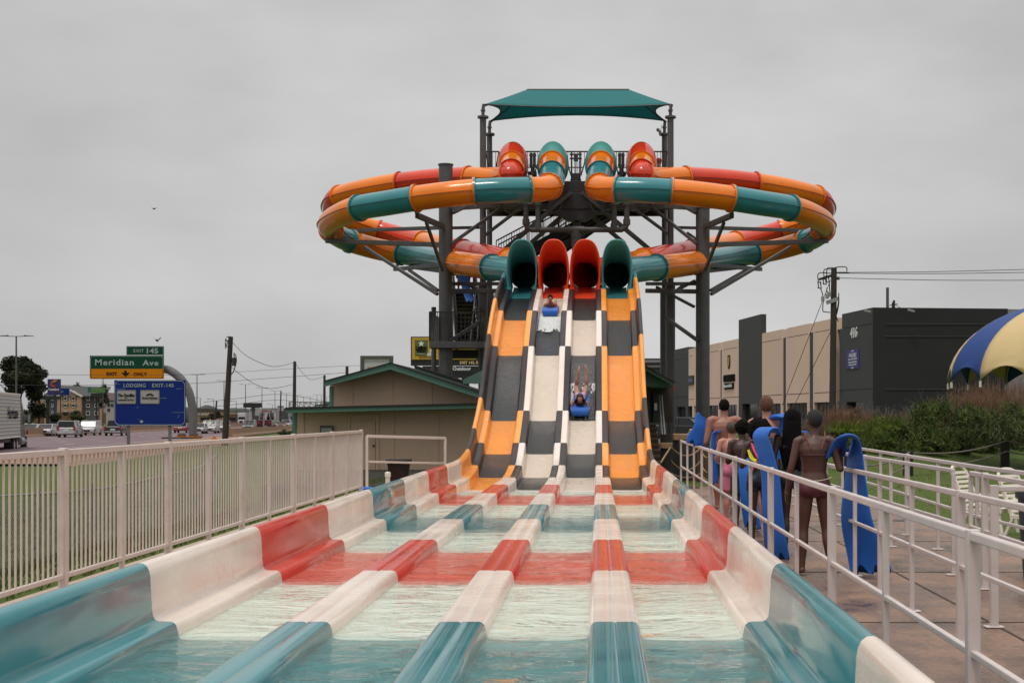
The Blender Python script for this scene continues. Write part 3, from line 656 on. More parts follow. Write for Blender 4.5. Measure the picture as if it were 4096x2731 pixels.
ys = sorted(set([-60, -20, -6] + [i * 1.0 for i in range(0, 70)] + [72, 76, 80, 86, 94, 104, 116, 130, 150, 175, 200, 240, 300, 380, 480, 620, 800, 1100, 1600, 2400, 3600]))
mb = MB(); nx = len(xs)
vs = [V(x, y, gz(x, y) + (.03 * noise.noise(V(x * .5, y * .5, 0)) if (x < -6 or x > 6) and abs(x) < 30 else 0)) for y in ys for x in xs]
mb.add(vs, [(j * nx + i, j * nx + i + 1, (j + 1) * nx + i + 1, (j + 1) * nx + i) for j in range(len(ys) - 1) for i in range(nx - 1)], 0, True)
tag(mb.build('ground', grass, sharp=0), kind='structure')
deck_m = two_tone('wet_brown_deck', (0.245, 0.150, 0.105), (0.095, 0.054, 0.038), 1.1, 0.42, 0.62, 0.62, 0.35, 22, stretch=(1.0, .8, 1), spec=0.5, rough_b=0.16)
mb = MB()
P = [V(1.1, 2, 0), V(5.45, 2, 0), V(5.45, 22.8, 0), V(5.3, 27.0, 0), V(4.0, 30.6, 0), V(1.1, 31, 0)]
mb.prism([p + V(0, 0, .0) for p in P], V(0, 0, -.16)); tag(mb.build('pavement', deck_m), kind='structure')
joint_m = pm('dark_slab_joint', (.05, .035, .027), .9, .2)
mb = MB()
for y in (7.2, 10.6, 14.0, 17.4, 20.8, 24.2): mb.box(1.15, 5.4, y - .012, y + .012, .0005, .004)
mb.box(3.02, 3.045, 3, 30, .0006, .0035); tag(mb.build('pavement', joint_m), kind='structure')
curb_m = pm('pale_curb_concrete', (0.42, 0.33, 0.26), 0.85, 0.15, 2, bump=.3, dirt=(.25, .19, .15), damt=.5)
mb = MB(); mb.box(-5.02, -2.6, 3, 29, -.25, .015); tag(mb.build('kerb', curb_m), kind='structure')
mulch = two_tone('dark_mulch', (0.020, 0.022, 0.018), (0.050, 0.045, 0.030), 3, .45, .6, .95, 1, 30)
mb = MB(); mb.box(-7.6, -3.2, 31, 40.3, -.3, .0); tag(mb.build('path', mulch), kind='structure')
# grass tufts between the picket fence and the road
blade = two_tone('grass_blades', (0.065, 0.098, 0.018), (0.115, 0.115, 0.038), 3, .4, .65, .8, 0)
mb = MB(); rr = random.Random(4)
for _ in range(15000):
    x = -5.2 - 9 * rr.random() ** 1.4; y = rr.uniform(6, 34); z = gz(x, y); h = rr.uniform(.05, .16); a = rr.random() * PI; l = rr.uniform(-.06, .06)
    dx, dy = math.cos(a) * .012, math.sin(a) * .012
    mb.add([(x - dx, y - dy, z - .01), (x + dx, y + dy, z - .01), (x + l, y + l * .5, z + h)], [(0, 1, 2)])
for _ in range(9000):
    x = rr.uniform(5.6, 18); y = rr.uniform(22, 46); z = gz(x, y); h = rr.uniform(.015, .045); a = rr.random() * PI; l = rr.uniform(-.04, .04)
    dx, dy = math.cos(a) * .012, math.sin(a) * .012
    mb.add([(x - dx, y - dy, z - .01), (x + dx, y + dy, z - .01), (x + l, y + l * .5, z + h)], [(0, 1, 2)])
tag(mb.build('grass', blade), kind='stuff')
# picket fence on the left
fx = -4.70
fence = thing('picket_fence', 'long cream metal picket fence along the left of the slide run-out', 'fence', (fx, K * 11, 0))
ps = [5.0, 6.0, 7.02] + [8.05, 9.04, 10.02, 11.06, 12.09, 13.1, 14.15, 15.2, 16.2, 17.15, 18.2]
zt_, zb_ = 1.30, .205
for i, d in enumerate(ps):
    thick = (i % 2 == 1) or i == len(ps) - 1; wv = .055 if thick else .035; mb = MB()
    mb.box(fx - wv / 2 - .004, fx + wv / 2 + .004, K * d - wv * .8, K * d + wv * .8, .015, zt_ + (.012 if thick else -.03))
    mb.box(fx - .075, fx + .075, K * d - .075, K * d + .075, .016, .03); 
    for sx_ in (-.055, .055): mb.cyl((fx + sx_, K * d - .05, .03), (fx + sx_, K * d - .05, .05), .012, n=6)
    mb.build('post', fence_paint, fence, bevel=.005)
for i in range(len(ps) - 1):
    y0, y1 = K * ps[i], K * ps[i + 1]
    MB().box(fx - .03, fx + .03, y0, y1, zt_ - .055, zt_).build('top_rail', fence_paint, fence, bevel=.008)
    MB().box(fx - .022, fx + .022, y0, y1, zb_ - .04, zb_).build('bottom_rail', fence_paint, fence, bevel=.006)
    mb = MB(); n = 13
    for k in range(1, n + 1):
        y = y0 + (y1 - y0) * k / (n + 1); mb.box(fx - .0074, fx + .0074, y - .0076, y + .0076, zb_ - .01, zt_ - .05)
    mb.build('picket_panel', fence_paint, fence)
# short white frame rail beyond it
fr = thing('guard_rail', 'free standing white frame rail between the picket fence and the green roofed building', 'railing', at(1620, 1900, 19.6))
d0, d1 = 19.2, 19.9
A, B = at(1468, 1744, d0), at(1781, 1752, d1)
for P_, px, d in ((A, 1468, d0), (B, 1781, d1)): MB().bar(V(P_.x, P_.y, 0), P_, .055, .055).build('post', fence_paint, fr, bevel=.006)
MB().bar(A, B, .055, .06).build('top_rail', fence_paint, fr, bevel=.006)
A2, B2 = at(1468, 1846, d0), at(1781, 1853, d1); MB().bar(A2, B2, .04, .045).build('mid_rail', fence_paint, fr, bevel=.006)
# chain link fence lower on the slope
cl_m = pm('chain_link', (0.16, 0.165, 0.16), 0.5, 0.2, 8, metal=.5)
cl = thing('chain_link_fence', 'sagging grey chain link fence on the grass slope behind the picket fence', 'fence', (-8.6, 22, -.7))
def clp(t): d = 8 + 15 * t; x = -7.6 - (d - 8) * .13; return V(x, K * d, gz(x, K * d))
def cltop(t): return clp(t) + V(0, 0, 1.08 + .05 * math.sin(t * 9))
for i in range(9):
    p = clp(i / 8); MB().cyl(p - V(0, 0, .1), p + V(0, 0, 1.15), .03, n=8).build('post', galv, cl)
mb = MB(); mb.tube([cltop(i / 40) for i in range(41)], .018, 6); mb.tube([clp(i / 40) + V(0, 0, .05) for i in range(41)], .008, 4); mb.build('top_wire', galv, cl)
mb = MB(); Ln = (clp(1) - clp(0)).length; stp = .085; n = int(Ln / stp)
for i in range(-14, n):
    for s in (0, 1):
        a0 = i * stp; a1 = a0 + 1.05
        ta, tb = (a0, a1) if s == 0 else (a1, a0)
        u0, u1 = ta / Ln, tb / Ln; lo, hi = 0.0, 1.0
        pts = []
        for q in (0, .5, 1):
            u = u0 + (u1 - u0) * q
            if 0 <= u <= 1: pts.append(clp(u) + V(0, 0, .03 + 1.03 * q))
        if len(pts) > 1: mb.tube(pts, .0035, 3, caps=False)
mb.build('wire_mesh', cl_m, cl)

# white queue railings on the right
def railing(label, pts, ztop, posts, thick, mid=True, loc=None, name='queue_railing', base=True, thickw=.058, sec=.042):
    root = thing(name, label, 'railing', (pts[0].x, pts[0].y, 0))
    tot = [0]
    for i in range(len(pts) - 1): tot.append(tot[-1] + (pts[i + 1] - pts[i]).length)
    for i in range(len(pts) - 1):
        a, b = pts[i], pts[i + 1]
        MB().bar(V(a.x, a.y, ztop - .025), V(b.x, b.y, ztop - .025), sec, .044).build('top_rail', white_paint, root, bevel=.008)
        if mid: MB().bar(V(a.x, a.y, ztop * .5), V(b.x, b.y, ztop * .5), .032, .032).build('mid_rail', white_paint, root, bevel=.006)
    for i, p in enumerate(posts):
        wv = thickw if i in thick else .038; mb = MB()
        mb.box(p.x - wv / 2, p.x + wv / 2, p.y - wv / 2, p.y + wv / 2, .002, ztop + (.004 if i in thick else -.05))
        if base: mb.box(p.x - .07, p.x + .07, p.y - .05, p.y + .05, .003, .014)
        mb.build('post', white_paint, root, bevel=.007)
    return root
def ln(x0, d0, x1, d1, t): return V(x0 + (x1 - x0) * t, K * (d0 + (d1 - d0) * t), 0)
dd = [2.85, 4.06, 5.3, 6.54, 7.72, 8.9, 10.1, 11.3, 12.55, 13.8, 15.0, 16.25, 17.5, 18.9]
rx = lambda d: 1.665 + .004 * (d - 4)
railing('near white queue railing beside the slide wall', [V(rx(2.2), K * 2.2, 0), V(rx(18.95), K * 18.95, 0)], 1.09, [V(rx(d), K * d, 0) for d in dd], {1, 3, 5, 7, 9})
dd2 = [4.6, 5.35, 6.45, 7.45, 8.3, 9.1, 10.3, 11.4, 12.5, 13.6, 14.8]
railing('white queue railing on the far side of the waiting people', [V(2.56, K * 3.0, 0), V(2.56, K * 15.0, 0)], 1.07, [V(2.56, K * d, 0) for d in dd2], {2, 6})
railing('middle white railing ending in a square corner post', [V(3.56, K * 9.15, 0), V(3.58, K * 16.5, 0)], 1.07, [V(3.56, K * d, 0) for d in (9.15, 11.1, 12.2, 13.3, 14.6, 16.4)], {2})
railing('white railing starting in front of the plastic chairs', [V(3.57, K * 8.75, 0), V(3.45, K * 5.8, 0)], 1.07, [V(3.57 - (8.75 - d) * .04, K * d, 0) for d in (8.75, 8.4, 7.05, 6.0)], {1})
railing('outer white railing along the edge of the lawn', [V(4.32, K * 15.6, 0), V(3.98, K * 9.5, 0), V(4.05, K * 7.6, 0)], 1.08, [V(4.32 - (15.6 - d) * .056, K * d, 0) for d in (15.3, 13.6, 12.2, 10.9, 9.6)] + [V(4.03, K * 8.2, 0)], {2})
railing('short white cross rail between two railings', [V(2.98, K * 6.9, 0), V(3.42, K * 6.9, 0)], 1.07, [V(2.99, K * 6.9, 0), V(3.40, K * 6.9, 0)], {0}, mid=False)
# ================================================================ tan building with green roof trim
tanwall = pm('tan_board_siding', (0.60, 0.44, 0.32), 0.85, 0.10, 0.8, bump=.15, bscale=60, dirt=(.50, .36, .24), damt=.5)
gtrim = pm('green_trim_paint', (0.070, 0.165, 0.125), 0.55, 0.10, 2, dirt=(.09, .15, .12), damt=.4)
shingle = pm('dark_shingle', (0.020, 0.019, 0.018), 0.95, 0.4, 12, bump=.6, bscale=30)
dkbrown = pm('dark_brown_boards', (0.045, 0.032, 0.026), 0.8, .2, 3)
B0 = 27.0
bld = thing('green_roofed_building', 'tan boarded building with green fascia and gable behind the slide', 'building', at(1560, 1880, B0))
def pp(lst, d): return [at(x, y, d) for x, y in lst]
mb = MB(); mb.prism(pp([(1172, 1880), (1950, 1880), (1950, 1622), (1172, 1648)], B0), V(0, 4.0, 0)); mb.build('wall', tanwall, bld)
mb = MB(); mb.prism(pp([(1172, 1925), (1950, 1925), (1950, 1882), (1172, 1882)], B0 - .03), V(0, .2, 0)); mb.build('plinth', black, bld)
# lean-to roof with fascia
mb = MB(); f0 = pp([(1143, 1652), (1915, 1633), (1915, 1612), (1143, 1630)], B0 - .6); mb.prism(f0, V(0, .06, 0)); mb.build('fascia', gtrim, bld, bevel=.01)
a0, a1 = at(1140, 1629, B0 - .62), at(1915, 1611, B0 - .62); b0, b1 = a0 + V(0, 3.2, .03), a1 + V(0, 3.2, .03)
mb = MB(); mb.add([a0, a1, b1, b0], [(0, 1, 2, 3)]); mb.add([p + V(0, 0, -.05) for p in (a0, a1, b1, b0)], [(3, 2, 1, 0)]); mb.add([a0, a1, a1 + V(0, 0, -.05), a0 + V(0, 0, -.05)], [(0, 3, 2, 1)]); mb.build('roof', shingle, bld)
# main gable
B1 = 28.6
mb = MB(); mb.prism(pp([(1320, 1640), (2500, 1640), (2500, 1560), (1880, 1563), (1560, 1470), (1320, 1540)], B1), V(0, 6, 0)); mb.build('wall', tanwall, bld)
for nm, q, yy in (('fascia', [(1298, 1523), (1561, 1451), (1561, 1478), (1298, 1546)], B1 - .55), ('fascia', [(1561, 1451), (1930, 1570), (1930, 1597), (1561, 1478)], B1 - .55)):
    MB().prism(pp(q, yy), V(0, .06, 0)).build(nm, gtrim, bld, bevel=.01)
for q in ([(1295, 1522), (1561, 1449)], [(1561, 1449), (1935, 1570)]):
    p0, p1 = at(*q[0], B1 - .58), at(*q[1], B1 - .58); mb = MB(); vs = [p0, p1, p1 + V(0, 7, 0), p0 + V(0, 7, 0)]; mb.add(vs + [p + V(0, 0, -.02) for p in vs], [(0, 1, 2, 3), (7, 6, 5, 4), (0, 4, 5, 1), (1, 5, 6, 2), (3, 2, 6, 7), (0, 3, 7, 4)]); mb.build('roof', shingle, bld)
# corner boards and battens
for px, y0, y1, d, w_, m in ((1178, 1650, 1880, B0, .11, gtrim), (1325, 1545, 1640, B1, .11, gtrim)):
    p, q = at(px, y0, d), at(px, y1, d); MB().box(p.x - w_ / 2, p.x + w_ / 2, p.y - .035, p.y + .02, q.z, p.z).build('corner_board', m, bld, bevel=.005)
for px, y0, y1, d in ((1407, 1520, 1640, B1), (1568, 1480, 1640, B1), (1725, 1522, 1640, B1), (1882, 1566, 1640, B1), (1573, 1640, 1880, B0), (1750, 1636, 1880, B0), (1384, 1645, 1880, B0), (1212, 1648, 1880, B0)):
    p, q = at(px, y0, d), at(px, y1, d); MB().box(p.x - .035, p.x + .035, p.y - .022, p.y + .02, q.z, p.z).build('batten', tanwall, bld, bevel=.004)
dr = MB(); p, q = at(1404, 1684, B0), at(1502, 1878, B0); dr.box(p.x, q.x, p.y - .05, p.y - .003, q.z, p.z)
door = dr.build('door', tanwall, bld, bevel=.006)
mb = MB()
for y0, y1 in ((1692, 1770), (1780, 1868)):
    p_, q_ = at(1413, y0, B0), at(1494, y1, B0); mb.box(p_.x, q_.x, p.y - .060, p.y - .049, q_.z, p_.z)
mb.build('door_panel', tanwall, door, bevel=.006)
MB().box(p.x + .03 + (q.x - p.x) * .86, p.x + .08 + (q.x - p.x) * .86, p.y - .11, p.y - .05, at(0, 1787, B0).z, at(0, 1778, B0).z).build('handle', steel2, door, bevel=.004)
mb = MB(); P0, P1 = at(1390, 1668, B0), at(1530, 1880, B0)
for x0, x1, z0, z1 in ((P0.x, at(1402, 0, B0).x, P1.z, P0.z), (at(1504, 0, B0).x, at(1516, 0, B0).x, P1.z, P0.z), (P0.x, at(1516, 0, B0).x, P0.z, P0.z + .08)): mb.box(x0, x1, P0.y - .04, P0.y + .01, z0, z1)
mb.build('door_frame', tanwall, bld, bevel=.005)
p, q = at(1282, 1702, B0), at(1336, 1745, B0)
vb = MB().box(p.x, q.x, p.y - .1, p.y + .01, q.z, p.z).build('vent_box', steel, bld, bevel=.01)
p, q = at(1288, 1711, B0), at(1330, 1745, B0); MB().box(p.x, q.x, p.y - .115, p.y - .102, q.z, p.z).build('louvre', galv, vb, bevel=.005)
# second roof and valley behind
q = [(1658, 1462), (1856, 1526), (1856, 1541), (1658, 1476)]
MB().prism(pp(q, 31), V(0, .06, 0)).build('fascia', gtrim, bld, bevel=.01)
p0, p1 = at(1656, 1460, 30.97), at(1860, 1526, 30.97); mb = MB(); vs = [p0, p1, p1 + V(0, 6, 0), p0 + V(0, 6, 0)]; mb.add(vs, [(0, 1, 2, 3)]); mb.add([p0, p1, p1 + V(0, 0, -.06), p0 + V(0, 0, -.06)], [(0, 3, 2, 1)]); mb.build('roof', shingle, bld)
MB().prism(pp([(1852, 1534), (1852, 1518), (1990, 1452), (1990, 1534)], 30), V(0, .06, 0)).build('gable_panel', gtrim, bld)
# right hand porch end seen beside the slide
mb = MB(); mb.prism(pp([(2480, 1545), (2692, 1545), (2480, 1425)], 26.6), V(0, 5, 0)); mb.build('gable_panel', gtrim, bld)
mb = MB(); mb.prism(pp([(2480, 1405), (2698, 1526), (2698, 1545), (2480, 1426)], 26.3), V(0, .07, 0)); mb.build('fascia', gtrim, bld, bevel=.01)
p0, p1 = at(2470, 1398, 26.27), at(2700, 1525, 26.27); mb = MB(); vs = [p0, p1, p1 + V(0, 7, 0), p0 + V(0, 7, 0)]; mb.add(vs, [(0, 1, 2, 3)]); mb.add([p0, p1, p1 + V(0, 0, -.06), p0 + V(0, 0, -.06)], [(0, 3, 2, 1)]); mb.build('roof', shingle, bld)
mb = MB(); mb.prism(pp([(2480, 1870), (2600, 1870), (2600, 1546), (2480, 1546)], 27.5), V(0, 4, 0)); mb.prism(pp([(2601, 1690), (2690, 1690), (2690, 1546), (2601, 1546)], 29), V(0, 3, 0)); mb.build('porch_wall', dkbrown, bld)
mb = MB(); p, q = at(2612, 1575, 28.97), at(2640, 1688, 28.97); mb.box(p.x, q.x, p.y - .03, p.y, q.z, p.z); mb.build('door', steel2, bld)
p, q = at(2617, 1612, 28.9), at(2628, 1640, 28.9); MB().box(p.x, q.x, p.y - .03, p.y - .01, q.z, p.z).build('notice', letter_white, bld)
st = bpy.data.objects.new('porch_stairs', None); C.objects.link(st); st.parent = bld
brown_t = pm('brown_stair_boards', (0.115, 0.070, 0.040), .8, .25, 4)
for i in range(8):
    t = i / 8; d = 25.2 + 3.2 * t; z = .15 + 1.22 * t; x0, x1 = at(2600, 0, 26).x, at(2646, 0, 26).x
    MB().box(x0, x1, K * d, K * d + .5, z - .05, z).build('tread', brown_t, st, bevel=.006)
    MB().box(x0 + .01, x1 - .01, K * d + .45, K * d + .47, z - .1, z + .10).build('riser', dkbrown, st)
for x in (2650, 2660):
    MB().cyl(at(x, 1740, 25.2), at(x - 14, 1580, 28.4), .022, n=6).build('hand_rail', galv, st)
MB().box(at(2692, 0, 26.5).x, at(2699, 0, 26.5).x, K * 26.4, K * 26.45, at(0, 1560, 26.5).z, at(0, 1530, 26.5).z).build('downspout', red, bld)
# bin, white pipe, blue hose by the building
binm = pm('maroon_bin_plastic', (0.030, 0.012, 0.010), .5, .2, 3)
d = 22.5; p = at(1595, 1935, d); bn = thing('rubbish_bin', 'dark maroon square rubbish bin behind the slide wall', 'bin', (p.x, p.y, 0))
def taper(mb, cx, cy, z0, z1, a, b, mi=0):
    mb.loft([[V(cx + sx * r, cy + sy * r, z) for sx, sy in ((-1, -1), (1, -1), (1, 1), (-1, 1))] for z, r in ((z0, a), (z1, b))], mi, True, False)
zt2 = at(0, 1836, d).z; mb = MB(); taper(mb, p.x, p.y, -.02, zt2 - .06, .20, .255); mb.build('bin_body', binm, bn, bevel=.02)
mb = MB(); r = .265
for s in (-1, 1): mb.box(p.x + s * r - .02, p.x + s * r + .02, p.y - r - .02, p.y + r + .02, zt2 - .09, zt2); mb.box(p.x - r + .021, p.x + r - .021, p.y + s * r - .02, p.y + s * r + .02, zt2 - .09, zt2 - .001)
mb.build('rim', binm, bn, bevel=.01); MB().box(p.x - .23, p.x + .23, p.y - .23, p.y + .23, zt2 - .2, zt2 - .18).build('liner', black, bn)
p = at(1551, 1930, 17.6); vp = thing('vent_pipe', 'capped white plastic pipe standing beside the teal slide wall', 'pipe', (p.x, p.y, 0)); z1 = at(0, 1896, 17.6).z
MB().cyl((p.x, p.y, 0), (p.x, p.y, z1), .045, n=14).build('pipe', white_plastic, vp); MB().cyl((p.x, p.y, z1 - .05), (p.x, p.y, z1 + .02), .058, n=14).ball((p.x, p.y, z1 + .02), (.058, .058, .03)).build('cap', white_plastic, vp)
bluem = pm('blue_mat_foam', (0.012, 0.135, 0.62), .55, .08, 3, bump=.1, bscale=150, dirt=(.01, .09, .4), damt=.4)
p = at(1462, 1932, 18.6); mb = MB()
for k in range(3): mb.tube([p + V(.13 * math.cos(t * PI / 8), .13 * math.sin(t * PI / 8), -.19 + .045 * k) for t in range(17)], .024, 8)
tag(mb.build('hose_coil', bluem), 'coil of blue hose lying at the end of the picket fence', 'hose')
for sx_, sc_ in ((1500, .09),): pass
# billboard and price sign above the roof
amber = pm('amber_ad_panel', (0.52, 0.30, 0.02), .5, .45, 1.4, stretch=(9, 1, .5), dirt=(.16, .20, .02), damt=.9, dscale=1.0)
olive = pm('olive_ad_panel', (0.09, 0.115, 0.02), .5, .1)
bb = thing('billboard', 'tall black billboard with an amber taco advert above the green roof', 'billboard', at(1780, 1500, 70))
dB = 70
def bpan(name, x0, y0, x1, y1, m, off=0, th=.2, parent=bb, d=dB):
    p, q = at(x0, y0, d), at(x1, y1, d); return MB().box(p.x, q.x, p.y - th - off, p.y - off, q.z, p.z).build(name, m, parent)
bpan('frame', 1643, 1346, 1925, 1462, black, -.3, .3); fbk = bpan('advert_panel', 1648, 1350, 1905, 1438, amber, .0, .08)
bpan('apron', 1690, 1464, 1925, 1512, black, -.3, .25)
lp = bpan('logo_panel', 1661, 1360, 1712, 1421, olive, .09, .03, fbk)
tz = at(1686, 0, dB).y - .13
def star(c, r, n=5):
    return [V(c.x + (r if k % 2 == 0 else r * .42) * math.sin(PI * k / n), c.y, c.z + (r if k % 2 == 0 else r * .42) * math.cos(PI * k / n)) for k in range(2 * n)]
c_ = at(1686, 1375, dB); c_.y = tz; mb = MB(); mb.prism(star(c_, .26), V(0, -.03, 0)); mb.build('star', letter_white, lp)
def bt(s, x, y, h, wpx, m, par, d=dB, off=.14, **kw):
    p = at(x, y, d); p.y -= off; put_text('lettering', s, h / FP * d * 1.4, p, m, par, width=wpx / FP * d, thick=.02, **kw)
bt('LAREDO', 1686, 1393, 15, 44, letter_black, lp, bold=.03); bt('TACO', 1686, 1407, 10, 36, letter_black, lp, bold=.02); bt('COMPANY', 1686, 1415, 5, 34, letter_white, lp)
bt('7-ELEVEN', 1692, 1428, 6, 34, letter_black, fbk)
bt('EXIT 143, RI', 1878, 1451, 11, 76, pm('amber_lettering', (.6, .42, .2), .5, .05), bb, off=.05, bold=.01); bt('Outdoor', 1848, 1474, 15, 74, letter_white, bb, off=.1, bold=.01)
for x in (1700, 1860): p = at(x, 1510, dB); MB().cyl(V(p.x, p.y + .4, -1), V(p.x, p.y + .4, p.z + .3), .3, n=10).build('post', steel2, bb)
p = at(1730, 1412, dB); mb = MB(); mb.ball(V(p.x, p.y - .12, p.z), (.25, .04, .3)); mb.ball(V(p.x - .2, p.y - .12, p.z - .15), (.22, .04, .15)); mb.build('food_picture', pm('pale_picture', (.55, .5, .45), .5, .3, 3), fbk)
ps_ = thing('price_sign', 'grey framed petrol price sign rising behind the green gable', 'sign', at(1508, 1500, 60))
mb = MB(); F_ = lambda x, y: at(x, y, 60)
for x0, y0, x1, y1 in ((1443, 1423, 1456, 1540), (1559, 1423, 1572, 1540), (1456, 1423, 1559, 1436)):
    p, q = F_(x0, y0), F_(x1, y1); mb.box(p.x, q.x, p.y - .2, p.y + .2, q.z, p.z)
mb.build('frame', steel, ps_); p, q = F_(1457, 1440), F_(1558, 1530); 
pn = MB().box(p.x, q.x, p.y - .1, p.y + .1, q.z, p.z).build('panel', pm('pale_sign_face', (.42, .42, .42), .5, .05), ps_)
p, q = F_(1457, 1436), F_(1558, 1442); MB().box(p.x, q.x, p.y - .12, p.y - .101, q.z, p.z).build('light_strip', letter_white, ps_)
bt('OYO', 1490, 1476, 20, 40, red, pn, d=60, off=.11)
# ================================================================ highway, traffic, signs, hotel
xm = lambda d: -64.7 - .2 * (d - 105)
rzf = lambda d: -0.9 - .004 * (d - 105)
def hp(o, d, dz=0): return V(xm(d) + o, K * d, rzf(d) + dz)
HD = math.atan2(.2, K)
def strip(name, o0, o1, d0, d1, mat, dz, kind='structure', n=40):
    mb = MB(); rings = []
    for i in range(n + 1):
        d = d0 * (d1 / d0) ** (i / n); rings.append([hp(o0, d, dz), hp(o1, d, dz)])
    mb.loft(rings, 0, caps=False, closed=False, smooth=False); o = mb.build(name, mat); return tag(o, kind=kind)
asph = pm('worn_purple_grey_asphalt', (0.150, 0.098, 0.112), 0.85, 0.15, .3, bump=.2, dirt=(.11, .08, .085), damt=.6, dscale=.2)
strip('road', -.4, 23, 42, 1500, asph, 0); strip('road', -26, -.6, 60, 1500, asph, .0)
strip('pavement', 20.5, 27.5, 42, 108, tan_conc, .012)
mb = MB(); mb.loft([[hp(27.45, 42 + 6.6 * i, .011), hp(29.2, 42 + 6.6 * i, -.35)] for i in range(11)], 0, caps=False, closed=False); tag(mb.build('verge', tan_conc), kind='structure')
paint = pm('road_paint', (.55, .50, .48), .7, .1)
mb = MB()
for o in (4.2, 7.9, 11.6, 15.3):
    d = 58
    while d < 420:
        a, b = d, d + 2.2; mb.add([hp(o - .09, a, .01), hp(o + .09, a, .01), hp(o + .09, b, .01), hp(o - .09, b, .01)], [(0, 1, 2, 3)]); d += 8.1
for o in (1.4, 19.0): 
    d = 50
    while d < 700: mb.add([hp(o - .08, d, .011), hp(o + .08, d, .011), hp(o + .08, d + 10, .011), hp(o - .08, d + 10, .011)], [(0, 1, 2, 3)]); d += 10
tag(mb.build('road_marking', paint), kind='structure')
def barrier(label, o, d0, d1, h=.95):
    mb = MB(); rings = []; n = 44
    for i in range(n + 1):
        d = d0 * (d1 / d0) ** (i / n); rings.append([hp(o + x, d, z) for x, z in ((-.42, -.05), (-.40, .08), (-.2, .33), (-.10, h), (.10, h), (.2, .33), (.40, .08), (.42, -.05))])
    mb.loft(rings, 0, caps=True, smooth=False); return tag(mb.build('concrete_barrier', tan_conc), label, 'barrier')
barrier('long tan concrete barrier along the middle of the highway', -.5, 55, 900, 1.05); barrier('tan concrete barrier along the near edge of the highway behind the utility pole', 22.3, 106, 420)
